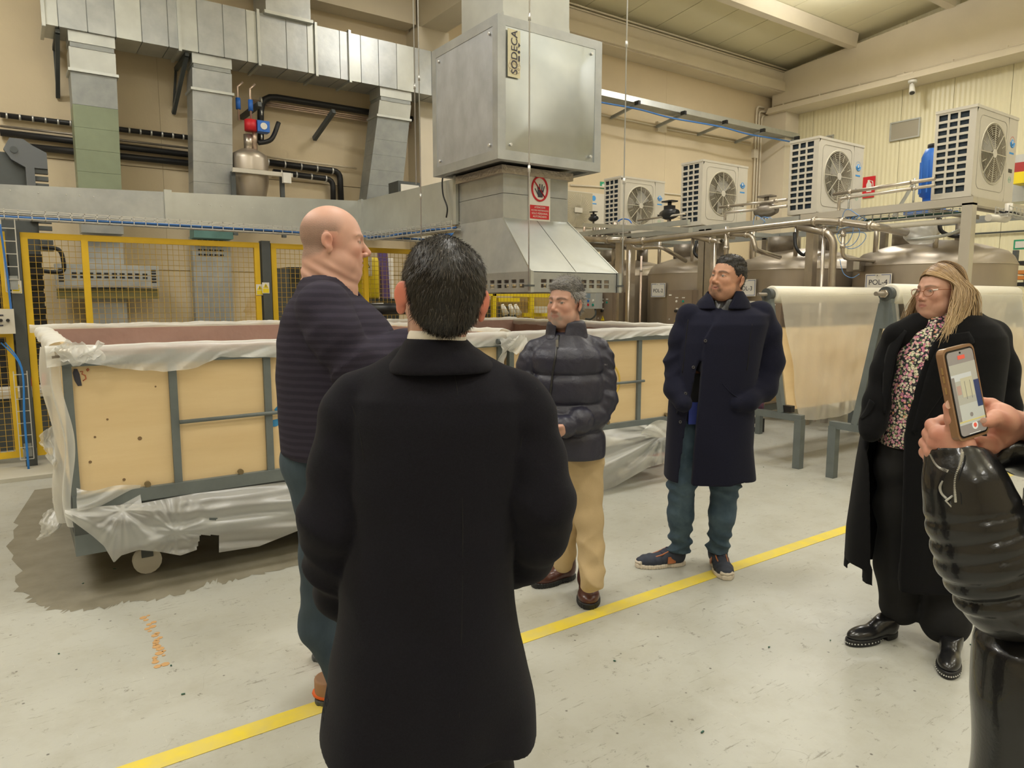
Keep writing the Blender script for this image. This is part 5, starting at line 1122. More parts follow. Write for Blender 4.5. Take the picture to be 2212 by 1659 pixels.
# blue motor
t = thing('blue_motor', (10.6, 4.6, 2.6), 'bright blue electric motor behind the nearest cooling unit', 'motor')
a = onX(2004, 385, 9.6); MB().lathe((9.75, a[1], 2.6), [(.001, .0), (.16, .0), (.16, .12), (.11, .14), (.11, .25), (.15, .27), (.15, .75), (.11, .85), (.001, .86)], 24).build('body', blue, t)
for k in range(10): an = 2*PI*k/10; MB().box(9.75+.15*math.cos(an)-.006, a[1]+.15*math.sin(an)-.006, 2.9, 9.75+.15*math.cos(an)+.012, a[1]+.15*math.sin(an)+.012, 3.3).build('cooling_fin', blue, t)
MB().disc((9.75, a[1], 3.47), (0, 0, 1), .09, .04, 16).build('fan_cowl', blackp, t); MB().box(9.45, a[1]-.2, 2.62, 10.05, a[1]+.2, 2.68).build('base_plate', blue, t)
tag(MB().bar((9.3, a[1]+.25, 2.6), (9.5, a[1]+.1, 3.05), .035).build('motor_strut', galv_l), 'slanting metal strut beside the blue motor', 'strut')
# right edge: banner with red stripe, crane end, lab sign, shelf
t = thing('bridge_crane', (14, 3.0, 3.6), 'white and red beam end with a yellow black striped bumper at the right edge', 'crane')
a = onX(2187, 380, 14.5); MB().box(14.5, a[1]-2.5, a[2]-.45, 15.0, a[1]+.05, a[2]+.35).build('beam', galv_l, t)
b_ = onX(2190, 368, 14.48); MB().box(14.45, b_[1]-2.5, b_[2]-.17, 14.5, b_[1]+.02, b_[2]+.12).build('red_stripe', mat('dark_red', (.33, .03, .03), .5), t)
c_ = onX(2192, 382, 14.2); MB().box(14.1, c_[1]-2.2, c_[2]-.13, 14.45, c_[1], c_[2]+.06).build('bumper', yel, t)
for k in range(3): MB().box(14.08, c_[1]-.42-k*.5, c_[2]-.14, 14.1, c_[1]-.2-k*.5, c_[2]+.07).build('bumper_stripe', blackp, t)
t = thing('laboratory_sign', onX(2200, 528, 15.0), 'white sign with a green border at the right edge', 'sign')
a = onX(2193, 523, 15.0); b_ = onX(2212, 535, 15.0); MB().box(14.99, a[1]-1.5, b_[2]-.03, 15.0, a[1]+.02, a[2]+.04).build('board', green, t); MB().box(14.98, a[1]-1.47, b_[2]-.0, 14.99, a[1]-.01, a[2]+.01).build('face', white, t)
text('LAB', .13, ink, t, (14.975, a[1]-.42, (a[2]+b_[2])/2), (0, -1, 0), (0, 0, 1), extr=.001)
t = thing('storage_rack', (14.6, 3.4, 0), 'dark storage rack with orange beams at the right edge', 'rack')
a = onX(2186, 560, 13.5)
for py, m_ in ((568, black), (588, mat('orange_beam', (.55, .20, .04), .5)), (600, MC['orange_beam']), (614, black)): z = onX(2195, py, 13.5)[2]; MB().box(13.5, a[1]-3, z-.03, 14.3, a[1], z+.03).build('beam', m_, t)
for dy in (.0, -1.4, -2.8): MB().box(13.5, a[1]+dy-.06, 0, 13.6, a[1]+dy, 2.35).build('upright', dgrey, t)
for k in range(5): MB().box(13.6, a[1]-.5-k*.5, 1.75, 14.1, a[1]-.15-k*.5, 1.98).build('carton', (offw, ply, dgrey)[k % 3], t)
MB().tube([(13.7, a[1]-.5, 2.42), (13.7, a[1]-.5, 2.75)], .12, 12).build('dark_drum', dgrey, t)
tag(MB().tube([(16.95, -3, onX(2150, 510, 16.95)[2]), (16.95, 7.5, onX(2100, 505, 16.95)[2])], .02, 6).build('wall_conduit', dgrey), 'thin dark conduit low on the right wall beyond the tank', 'pipe')

# ================================================================ film roll racks
def rack(X0, Y0, L_, pxl, label_r, label_f, group, film_end, shaft=.14, hexnut=False):
    t = thing('roll_stand', (X0+L_/2, Y0, 0), label_r, 'stand')
    for x in (X0, X0+L_):
        apex = 1.52
        for s_ in (-1, 1): MB().bar((x, Y0+s_*.025, apex), (x, Y0+s_*.20, .50), .055, .055).build('frame_leg', ggrey, t)
        MB().box(x-.03, Y0-.045, 1.32, x+.03, Y0+.045, 1.56).build('apex_block', ggrey, t)
        MB().box(x-.03, Y0-.42, .44, x+.03, Y0+.42, .50).build('cross_bar', ggrey, t)
        for s_ in (-1, 1): MB().box(x-.035, Y0+s_*.39-.035, 0, x+.035, Y0+s_*.39+.035, .46).build('foot_post', ggrey, t)
    MB().box(X0-.01, Y0-.30, .51, X0+.05, Y0-.20, .57).build('rest_bracket', black, t)
    MB().box(X0, Y0+.16, .44, X0+L_, Y0+.22, .50).build('long_rail', ggrey, t)
    # plywood boards leaning on both sides
    for s_ in (1, -1):
        MB().hexa([(X0+.04, Y0+s_*.215, .52), (X0+L_-.04, Y0+s_*.215, .52), (X0+L_-.04, Y0+s_*.23, .52), (X0+.04, Y0+s_*.23, .52), (X0+.04, Y0+s_*.085, 1.28), (X0+L_-.04, Y0+s_*.085, 1.28), (X0+L_-.04, Y0+s_*.10, 1.28), (X0+.04, Y0+s_*.10, 1.28)]).build('plywood_board', ply, t)
    r = thing('film_roll', (X0+L_/2, Y0, 1.52), label_f, 'roll')
    RR = .082
    MB().tube([(X0-shaft-.02, Y0, 1.60), (X0+L_+.1, Y0, 1.60)], .017, 12).build('shaft', steel_d, r)
    MB().tube([(X0-.035, Y0, 1.60), (X0+.03, Y0, 1.60)], .058, 20).build('bearing', dgrey, r)
    if hexnut: MB().tube([(X0-.07, Y0, 1.60), (X0-.03, Y0, 1.60)], .035, 6).build('lock_nut', steel_pipe, r)
    MB().lathe((X0+.04, Y0, 1.60), [(.02, 0), (RR-.01, 0), (RR, .008), (RR, L_-.08), (RR-.01, L_-.07), (.02, L_-.07)], 32, ax='x').build('film_core', mat('film_white', (.82, .78, .66), .35, bump=.25, bscale=22), r)
    # hanging sheet
    def f(u, v):
        x = X0+.06+u*(L_-.14); z = 1.60-v*(1.18+.03*math.sin(u*7)); sh = min(1, v*1.4)
        xx = x+(.13*v*(1-u)**2 if True else 0)
        sp = max(RR+.006+.03*min(1, v*6), .135+(1.28-z)*.171) + .012*math.sin(u*26+v*5)*sh+.010*math.sin(u*11-v*9)*sh+.006*math.sin(u*60+v*14)*sh+.008*math.sin(v*31+u*17)*sh*u
        return (xx, Y0-sp, z)
    sh_ = MB().grid(f, 110, 50); sh_.build('hanging_film', film_f, r)
rack(5.86, 4.13, 2.3, 0, 'grey A-frame roll stand between the tall man and the woman', 'white film roll with a hanging sheet between the tall man and the woman', '', 0)
rack(5.80, 2.98, 2.5, 0, 'grey A-frame roll stand just behind the woman', 'white roll of film with a hanging sheet behind the woman', '', 0, shaft=.16, hexnut=True)
# spray cans on the rail, left of rack 1
for k, (px, c1, c2) in enumerate(((1634, (.05, .45, .50), 'turquoise and green'), (1642, (.35, .10, .10), 'dark with an orange cap'))):
    p = onX(px, 905, 5.9); t = thing('spray_can', (5.9, p[1], .50), 'spray can on the stand cross bar, '+c2, 'spray can')
    MB().lathe((5.9, p[1], .50), [(.001, 0), (.033, 0), (.033, .17), (.026, .185), (.001, .19)], 18).build('can', mat('can_%d' % k, c1, .3, .3, nscale=30, col2=(.1, .35, .08) if k == 0 else (.1, .12, .3)), t)
    MB().tube([(5.9, p[1], .69), (5.9, p[1], .735)], .024, 14).build('cap', mat('cap_%d' % k, (.3, .5, .3) if k == 0 else (.55, .12, .03), .5), t)
t = thing('wheel_block', onZ(1633, 940, 0), 'small black and cream block on the floor beside the roll stand', 'block'); p = onZ(1634, 932, 0)
MB().box(p[0]-.05, p[1]-.07, 0, p[0]+.05, p[1]+.07, .16).build('block', black, t); MB().box(p[0]-.06, p[1]-.05, .06, p[0]-.05, p[1]+.05, .10).build('cream_band', offw, t)
t = thing('plywood_stand', (7.3, 5.2, 0), 'farther plywood board on a grey stand seen past the roll stand', 'board')
MB().hexa([(7.0, 5.0, .55), (7.0, 5.9, .55), (7.02, 5.9, .55), (7.02, 5.0, .55), (7.0, 5.0, 1.3), (7.0, 5.9, 1.3), (7.02, 5.9, 1.3), (7.02, 5.0, 1.3)]).build('plywood_board', ply, t); MB().box(6.98, 4.95, .48, 7.06, 5.95, .54).build('rail', ggrey, t)
for y in (5.0, 5.9): MB().box(6.99, y-.03, 0, 7.05, y+.03, .48).build('leg', ggrey, t)
# ================================================================ PEOPLE: implicit surfaces turned into meshes
A_ = np.array
def length(x, y, z): return np.sqrt(x*x+y*y+z*z)
def ell(P, c, r, R=None):
    x, y, z = P[0]-c[0], P[1]-c[1], P[2]-c[2]
    if R is not None: x, y, z = R[0][0]*x+R[1][0]*y+R[2][0]*z, R[0][1]*x+R[1][1]*y+R[2][1]*z, R[0][2]*x+R[1][2]*y+R[2][2]*z
    k0 = length(x/r[0], y/r[1], z/r[2]); k1 = length(x/r[0]**2, y/r[1]**2, z/r[2]**2)
    return k0*(k0-1)/np.maximum(k1, 1e-5)
def cone(P, a, b, ra, rb, s0=0, wr=None):
    a = A_(a, float); b = A_(b, float); ba = b-a; L2 = max(float(ba@ba), 1e-9); L = math.sqrt(L2)
    x, y, z = P[0]-a[0], P[1]-a[1], P[2]-a[2]
    t = np.clip((x*ba[0]+y*ba[1]+z*ba[2])/L2, 0, 1)
    d = length(x-t*ba[0], y-t*ba[1], z-t*ba[2])-(ra+(rb-ra)*t)
    if wr is not None: d = d-wr(s0+t*L, P)
    return d
def smin(a, b, k):
    if k <= 0: return np.minimum(a, b)
    h = np.clip(.5+.5*(b-a)/k, 0, 1); return b+(a-b)*h-k*h*(1-h)
def smax(a, b, k): return -smin(-a, -b, k)
def limb(P, pts, rads, k=.03, wr=None):
    d = None; s = 0
    for i in range(len(pts)-1):
        c = cone(P, pts[i], pts[i+1], rads[i], rads[i+1], s, wr); s += float(np.linalg.norm(A_(pts[i+1])-A_(pts[i])))
        d = c if d is None else smin(d, c, k)
    return d
def loft(P, rings, yaw=0., n=2.4, r0=.02):
    """rings: (z, cx, cy, rx, ry) bottom to top"""
    rg = sorted(rings); zs = [q[0] for q in rg]; Z = P[2]
    f = lambda i: np.interp(Z, zs, [q[i] for q in rg]).astype(np.float32)
    cx, cy, rx, ry = f(1), f(2), f(3), f(4)
    dx, dy = P[0]-cx, P[1]-cy; c, s = math.cos(yaw), math.sin(yaw)
    u = dx*c+dy*s; v = -dx*s+dy*c
    e = ((np.abs(u)/rx)**n+(np.abs(v)/ry)**n+1e-9)**(1/n)
    d = (e-1)*np.minimum(rx, ry)
    return smax(d, np.maximum(zs[0]-Z, Z-zs[-1]), r0)
def swave(P, f, seed, st=(1, 1, 1)):
    q = np.random.RandomState(seed); o = 0
    x, y, z = P[0]*st[0], P[1]*st[1], P[2]*st[2]
    for i in range(4):
        v = q.normal(size=3); v /= np.linalg.norm(v); g = f*(1+.55*i); ph = q.uniform(0, 6.3); w_ = q.normal(size=3)
        o = o+np.sin(g*(v[0]*x+v[1]*y+v[2]*z)+ph+1.3*np.sin(.6*g*(w_[0]*x+w_[1]*y+w_[2]*z)/2))/(1+.5*i)
    return o/2.2
def fold(P, f, amp, seed, tilt=.5):
    w_ = swave(P, 9, seed); ph = f*(P[2]+tilt*P[0])+2.4*w_; return amp*(1-2*np.abs(np.sin(ph/2)))*np.clip(.35+.8*swave(P, 7, seed+1), 0, 1)
def snets(fn, lo, hi, h, smooth=1):
    ax = [np.arange(lo[i], hi[i]+h, h, dtype=np.float32) for i in range(3)]
    P = (ax[0][:, None, None], ax[1][None, :, None], ax[2][None, None, :])
    F = np.broadcast_to(fn(P), tuple(len(a) for a in ax)).astype(np.float32)
    F = F.copy(); F[0] = F[-1] = 1; F[:, 0] = F[:, -1] = 1; F[:, :, 0] = F[:, :, -1] = 1
    I = F < 0; n = A_(F.shape)-1
    cs = [(i, j, k) for i in (0, 1) for j in (0, 1) for k in (0, 1)]
    sl = lambda G, c: G[c[0]:c[0]+n[0], c[1]:c[1]+n[1], c[2]:c[2]+n[2]]
    cnt = sum(sl(I, c).astype(np.int8) for c in cs); act = (cnt > 0) & (cnt < 8)
    idx = np.full(act.shape, -1, np.int64); ia = np.argwhere(act); idx[act] = np.arange(len(ia))
    pos = np.zeros((len(ia), 3)); m = np.zeros(len(ia))
    vals = {c: F[ia[:, 0]+c[0], ia[:, 1]+c[1], ia[:, 2]+c[2]] for c in cs}
    for a in cs:
        for d in range(3):
            if a[d]: continue
            b = list(a); b[d] = 1; b = tuple(b); va, vb = vals[a], vals[b]; k = (va < 0) != (vb < 0)
            t = np.where(k, va/np.where(va-vb == 0, 1, va-vb), 0)
            for q in range(3): pos[:, q] += np.where(k, a[q]+(t if q == d else 0), 0)
            m += k
    pos = (ia+pos/m[:, None])*h+A_(lo)
    Q = []
    for d in range(3):
        e, f = (d+1) % 3, (d+2) % 3
        s0 = [slice(1, -1)]*3; s0[d] = slice(0, -1); s1 = [slice(1, -1)]*3; s1[d] = slice(1, None)
        i0 = I[tuple(s0)]; i1 = I[tuple(s1)]; ch = np.argwhere(i0 != i1); 
        if not len(ch): continue
        flip = i0[ch[:, 0], ch[:, 1], ch[:, 2]]; base = ch.copy(); base[:, e] += 1; base[:, f] += 1
        def g(de, df): q = base.copy(); q[:, e] -= de; q[:, f] -= df; return idx[q[:, 0], q[:, 1], q[:, 2]]
        a, b, c, dd = g(1, 1), g(0, 1), g(0, 0), g(1, 0); qd = np.stack([a, b, c, dd], 1); qd[~flip] = qd[~flip][:, ::-1]; Q.append(qd)
    Q = np.concatenate(Q)
    for _ in range(smooth):
        acc = np.zeros_like(pos); w_ = np.zeros(len(pos))
        for i in range(4):
            u, v = Q[:, i], Q[:, (i+1) % 4]
            for x in range(3): acc[:, x] += np.bincount(u, pos[v, x], len(pos))+np.bincount(v, pos[u, x], len(pos))
            w_ += np.bincount(u, minlength=len(pos))+np.bincount(v, minlength=len(pos))
        pos = pos*.5+.5*acc/np.maximum(w_, 1)[:, None]
    return pos, Q
def mesh_from(name, V, F, m, parent, col=None, smooth=True):
    org = A_(ORG[parent.name]); me = bpy.data.meshes.new(name)
    V = V-org; nf = len(F); k = F.shape[1]
    me.vertices.add(len(V)); me.vertices.foreach_set('co', V.astype(np.float32).ravel())
    me.loops.add(nf*k); me.loops.foreach_set('vertex_index', F.astype(np.int32).ravel())
    me.polygons.add(nf); me.polygons.foreach_set('loop_start', np.arange(0, nf*k, k, dtype=np.int32))
    me.polygons.foreach_set('use_smooth', np.full(nf, smooth)); me.update(calc_edges=True); me.validate()
    if col is not None:
        at = me.color_attributes.new('Col', 'FLOAT_COLOR', 'POINT'); c = np.ones((len(V), 4), np.float32); c[:, :3] = col; at.data.foreach_set('color', c.ravel())
    me.materials.append(m); o = bpy.data.objects.new(name, me); C.objects.link(o); o.parent = parent; ORG[o.name] = tuple(org); return o
def sdf_obj(name, fn, lo, hi, h, m, parent, colfn=None, smooth=1):
    V, F = snets(fn, lo, hi, h, smooth)
    return mesh_from(name, V, F, m, parent, colfn(V) if colfn else None)
def hit(fn, px, py, D0, d0=.45, d1=.35):
    ds = np.linspace(D0-d0, D0+d1, 400); P = A_([J(px, py, d) for d in ds]); f = fn((P[:, 0], P[:, 1], P[:, 2])); k = np.argmax(f < 0)
    return P[k] if f[k] < 0 else J(px, py, D0)
def tubef(name, pts, r, m, parent, n=8, closed=False): return MB().tube([tuple(p) for p in pts], r, n, closed=closed).build(name, m, parent)
def RG(D, *rows):
    out = []
    for r in rows:
        py, xl, xr, ry = r[:4]; d = r[4] if len(r) > 4 else D
        a, b = J(xl, py, d), J(xr, py, d); out.append((a[2], (a[0]+b[0])/2, d, (b[0]-a[0])/2, ry))
    return out
# ---------------------------------------------------------------- head
class Head:
    def __init__(s, c, f, pitch=0, roll=0, sc=1., jaw=1., nose=0., ear=(.079, -.014, -.004), fat=0., earflare=.35, gaze=0., hair=None, width=1.):
        f = A_([f[0], f[1], 0.]); f /= np.linalg.norm(f); x = A_([f[1], -f[0], 0.]); z = A_([0, 0, 1.])
        f2 = f*math.cos(pitch)+z*math.sin(pitch); z2 = z*math.cos(pitch)-f*math.sin(pitch)
        x3 = x*math.cos(roll)+z2*math.sin(roll); z3 = z2*math.cos(roll)-x*math.sin(roll)
        s.R = np.stack([x3, f2, z3], 1); s.c = A_(c, float); s.sc = sc; s.jaw = jaw; s.nose = nose; s.ear = ear; s.fat = fat; s.ef = earflare; s.w = width
    def loc(s, P):
        x, y, z = P[0]-s.c[0], P[1]-s.c[1], P[2]-s.c[2]; R = s.R/s.sc
        return tuple(R[0][i]*x+R[1][i]*y+R[2][i]*z for i in range(3))
    def wld(s, p): return s.R@(A_(p, float)*s.sc)+s.c
    def skull(s, L):
        w_ = s.w
        d = smin(ell(L, (0, -.010, .028), (.076*w_, .094, .088)), ell(L, (0, .024, -.006), (.066*w_, .069, .095)), .02)
        d = smin(d, ell(L, (0, .027, -.068), (.058*s.jaw*w_, .060, .046)), .025)
        return d
    def f(s, P):
        L = s.loc(P); ax_ = np.abs(L[0]); M = (ax_, L[1], L[2]); n = s.nose
        d = s.skull(L)
        d = smin(d, ell(L, (0, .072, -.094), (.024*s.jaw, .019, .020)), .022)
        if s.fat: d = smin(d, ell(L, (0, .035, -.100), (.055, .045, .028)), .03*s.fat+.005); d = smin(d, ell(M, (.048, .035, -.065), (.026, .036, .034)), .02)
        d = smin(d, ell(M, (.041, .060, -.022), (.023, .020, .021)), .02)
        d = smin(d, cone(M, (.010, .087, .021), (.047, .066, .024), .008, .006), .014)
        d = smax(d, -ell(M, (.031, .095, .006), (.017, .014, .0115)), .012)
        d = smin(d, ell(M, (.0315, .0745, .005), (.0150, .0120, .0125)), .003)
        d = smax(d, -ell(M, (.0325, .091, .0045), (.0125, .015, .0033)), .0015)
        d = smin(d, ell(L, (0, .074, -.055), (.031, .021, .027)), .016)
        d = smin(d, cone(L, (0, .085, .012), (0, .102+n, -.026), .0065, .0115), .010)
        d = smin(d, ell(M, (.0125, .096+n*.6, -.034), (.0080, .0095, .0075)), .006)
        d = smax(d, -ell(M, (.0065, .101+n*.8, -.0425), (.0036, .006, .0045)), .003)
        d = smin(d, cone(M, (.0, .0935, -.0545), (.021, .0835, -.0595), .0052, .0030), .004)
        d = smin(d, cone(M, (.0, .0925, -.0665), (.019, .0830, -.0625), .0062, .0030), .004)
        d = smax(d, -ell(L, (0, .100, -.0603), (.021, .011, .0013)), .0015)
        e = s.ear; sa = s.ef; Rm = [[math.cos(sa), -math.sin(sa)*-1, 0], [-math.sin(sa), math.cos(sa), 0], [0, 0, 1]]
        Rm = [[math.cos(sa), math.sin(sa), 0], [-math.sin(sa), math.cos(sa), 0], [0, 0, 1]]
        ea = ell(M, (e[0], e[1]-.003, e[2]+.007), (.0058, .0190, .0240), Rm)
        ea = smin(ea, ell(M, (e[0]-.001, e[1]+.006, e[2]-.020), (.0055, .0105, .0135), Rm), .008)
        ea = smax(ea, -ell(M, (e[0]+.007, e[1]+.001, e[2]+.004), (.0065, .0105, .0165), Rm), .004) if sa < .5 else ea-.001
        d = smin(d, ea, .004)
        return d*s.sc
    def skincol(s, V, base, lips=(.42, .13, .11), brow=(.05, .03, .02), beard=0., bcol=(.08, .06, .05), scalp=0., scol=(.25, .2, .17), goatee=0., ruddy=.5, browh=1., earc=0.):
        L = s.loc((V[:, 0], V[:, 1], V[:, 2])); x, y, z = L; ax_ = np.abs(x); c = np.tile(A_(base), (len(V), 1))
        def mx(w_, k, col): 
            nonlocal c; w_ = (np.clip(w_, 0, 1)*k)[:, None]; c = c*(1-w_)+A_(col)*w_
        g = lambda cx, cy, cz, r: np.exp(-(((ax_-cx)**2+(y-cy)**2+(z-cz)**2)/r**2))
        red = tuple(A_(base)*A_([1.02, .68, .62]))
        for q in ((0, .11, -.03, .02), (.045, .07, -.03, .025), (.08, -.01, 0, .03)): mx(g(*q), ruddy, red)
        if earc: mx(np.clip((ax_-.070)/.006, 0, 1)*np.clip(1-np.sqrt(((y-s.ear[1])/.035)**2+((z-s.ear[2])/.045)**2)*.6, 0, 1)*1.6, earc, (.72, .14, .08))
        ns = .5+.5*swave((x*1, y*1, z*1), 900, 5); n2 = .5+.5*swave((x, y, z), 260, 8)
        if scalp: w_ = np.clip((z-np.interp(y, [-.1, -.04, .0, .03, .05], [-.07, -.05, .0, .03, .09]))/.02, 0, 1)*np.clip((.083-z)/.045, 0, 1)*np.clip((.035-y)/.03, 0, 1)*np.where((ax_ > .0745) & (z < .03), 0, 1); mx(w_*(.6+.4*ns), scalp, scol)
        if beard: 
            w_ = np.clip((-.040-z)/.02, 0, 1)*np.clip((y+.005)/.02, 0, 1)*np.clip(1-g(0, .095, -.061, .013)*1.6, 0, 1)*np.clip((z+.135)/.02, 0, 1); w_ = np.where((z > -.06) & (y > .045) & (ax_ > .03), w_*np.clip((-.048-z)/.02, 0, 1), w_)
            mx(w_*(.5+.5*ns), beard, bcol)
        if goatee: w_ = np.maximum(g(0, .085, -.095, .024), np.maximum(g(.02, .09, -.052, .011), g(.026, .085, -.072, .013)))*1.5; mx(w_*(.4+.6*ns), goatee, bcol)
        lip = np.clip(1.5-np.abs((z+.0600)/.0085), 0, 1)*np.clip((.024-ax_)/.004, 0, 1)*np.clip((y-.080)/.003, 0, 1)*np.where(np.abs(z+.06) < .0115*np.clip(1-ax_/.03, .2, 1), 1, 0); mx(lip, .85, lips)
        bz_ = np.interp(ax_, [.008, .03, .048, .056], [.0225, .0275, .0245, .019]); bw = np.interp(ax_, [.008, .02, .045, .056], [.005, .0052, .0038, .001])*browh
        mx(np.clip(1.4-np.abs(z-bz_)/bw, 0, 1)*np.clip((ax_-.009)/.004, 0, 1)*np.clip((.058-ax_)/.004, 0, 1)*np.clip((y-.04)/.01, 0, 1)*(.65+.35*ns), .9, brow)
        # lash line and lid fold
        e = np.sqrt(((ax_-.0320)/.0150)**2+((z-.0045)/.0052)**2); mx(np.clip(1-np.abs(e-1)/.16, 0, 1)*np.clip((y-.07)/.004, 0, 1)*np.where(z > .003, 1, .45), .75, (.06, .035, .03))
        mx(n2*np.clip((y-.0)/.05, 0, 1), .12, tuple(A_(base)*.8))
        return c
    def eyes(s, parent, gaze=(0, 1, 0), iris=(.06, .03, .015)):
        wm = mat('eye_white', (.42, .37, .33), .25); im = mat('iris_%d%d' % (int(iris[0]*1000), int(iris[2]*1000)), iris, .15); pm = mat('pupil', (.004, .004, .004), .1)
        g = A_(gaze, float); g /= np.linalg.norm(g)
        for sx in (-1, 1):
            c = A_([sx*.0315, .0738, .005]); mb = MB(); V = []; n, m_ = 14, 10
            for i in range(m_+1):
                for k in range(n):
                    a = PI*i/m_; b = 2*PI*k/n; V.append(tuple(s.wld(c+.0122*A_([math.sin(a)*math.cos(b), math.cos(a), math.sin(a)*math.sin(b)]))))
            mb.add(V, [(i*n+k, i*n+(k+1) % n, (i+1)*n+(k+1) % n, (i+1)*n+k) for i in range(m_) for k in range(n)], True)
            e = mb.build('eye', wm, parent); g2 = s.R@g; c2 = s.wld(c)
            for r_, h_, mm, nm in ((.0066, .0107, im, 'iris'), (.0030, .0116, pm, 'pupil')):
                MB().tube([tuple(c2+g2*h_*s.sc*.9), tuple(c2+g2*(h_*s.sc+.0006))], [r_*s.sc, r_*.75*s.sc], 14).build(nm, mm, e)
class HairCap:
    def __init__(s, H, t=.008, line=None, vol=None, part=0., seed=1, cut=None):
        s.H = H; s.t = t; s.seed = seed; s.cut = cut; s.vol = vol
        s.line = line or ([-.11, -.085, -.05, -.028, -.008, .012, .022, .045, .075, .095], [-.075, -.072, -.060, -.030, .022, .006, .012, .052, .066, .070])
    def f(s, P):
        L = s.H.loc(P); d = smin(ell(L, (0, -.010, .028), (.076*s.H.w, .094, .088)), ell(L, (0, .024, -.006), (.066*s.H.w, .069, .095)), .02)
        d = smin(d, ell(L, (0, -.03, -.045), (.055, .052, .05)), .03)
        t = s.t*(1+.0*L[2])
        if s.vol: t = t+s.vol(L)
        zq = np.interp(L[1], s.line[0], s.line[1]).astype(np.float32); t = t*np.clip((L[2]-zq+.004)/.032, .12, 1)
        d = d-t-.0018*swave(L, 120, s.seed)
        zl = np.interp(L[1], s.line[0], s.line[1]).astype(np.float32)
        if s.cut: zl = zl+s.cut(L)
        return smax(d, (zl-L[2])*.75, .006)*s.H.sc
    def build(s, parent, m, cols, h=.004, n=5000, ln=.012, flow=None, stray=.35, wd=.0007, label=None, name='hair', lift=.4):
        c = s.H.c; V, F = snets(s.f, c-.15, c+.16, h, 1)
        rs = np.random.RandomState(s.seed+3); cols = A_(cols)
        Fc = V[F].mean(1); e1 = V[F[:, 1]]-V[F[:, 0]]; e2 = V[F[:, 3]]-V[F[:, 0]]; N = np.cross(e1, e2); N /= np.linalg.norm(N, axis=1)[:, None]+1e-9
        k = rs.choice(len(F), n); p = Fc[k]+rs.normal(size=(n, 3))*h*.4; nn = N[k]; loc = (p-c)@s.H.R/s.H.sc
        fl = flow(loc, rs) if flow else np.tile(A_([0, -.2, -1.]), (n, 1)); fl = fl@s.H.R.T
        fl -= nn*(fl*nn).sum(1)[:, None]; fl /= np.linalg.norm(fl, axis=1)[:, None]+1e-9
        L_ = ln*(.6+.8*rs.rand(n))[:, None]; dr = fl+nn*lift+rs.normal(size=(n, 3))*stray; dr /= np.linalg.norm(dr, axis=1)[:, None]
        sd = np.cross(dr, nn); sd /= np.linalg.norm(sd, axis=1)[:, None]+1e-9
        b = p-nn*.001; mid = b+dr*L_*.55+nn*.0006; tip = b+dr*L_+fl*L_*.25-nn*L_*.12
        vs_ = np.stack([b-sd*wd, b+sd*wd, mid+sd*wd*.8, mid-sd*wd*.8, tip], 1).reshape(-1, 3); o = len(V)
        q = np.arange(n)*5+o; T = np.concatenate([np.stack([q, q+1, q+2, q+3], 1), np.stack([q+3, q+2, q+4, q+4], 1)])
        VV = np.concatenate([V, vs_]); base = cols[0]*.8
        ci = rs.rand(n)[:, None]; sc_ = cols[0]*(1-ci)+cols[1]*ci
        if len(cols) > 2: w_ = (rs.rand(n) < .15)[:, None]; sc_ = np.where(w_, cols[2], sc_)
        cc = np.concatenate([np.tile(base, (len(V), 1)), np.repeat(sc_, 5, 0)])
        org = A_(ORG[parent.name]); me = bpy.data.meshes.new(name)
        faces = [tuple(f_) for f_ in F.tolist()]+[tuple(f_) for f_ in T[:n].tolist()]+[tuple(f_[:3]) for f_ in T[n:].tolist()]
        me.from_pydata((VV-org).tolist(), [], faces); me.polygons.foreach_set('use_smooth', [True]*len(faces)); me.update()
        at = me.color_attributes.new('Col', 'FLOAT_COLOR', 'POINT'); c4 = np.ones((len(VV), 4), np.float32); c4[:, :3] = cc; at.data.foreach_set('color', c4.ravel())
        me.materials.append(m); ob = bpy.data.objects.new(name, me); C.objects.link(ob); ob.parent = parent; ORG[ob.name] = tuple(org)
        if label: ob['label'] = label
        return ob
skin = mat('skin', (.5, .3, .2), .48, attr=True, bump=.12, bscale=420, sss=.12, bdist=.002)
hairm = mat('hair', (.05, .04, .03), .42, attr=True, spec=.5)
def wool(name, col, **k): return mat(name, col, .95, noise=.25, nscale=260, bump=.35, bscale=700, sheen=.05, spec=.12, bdist=.003, **k)
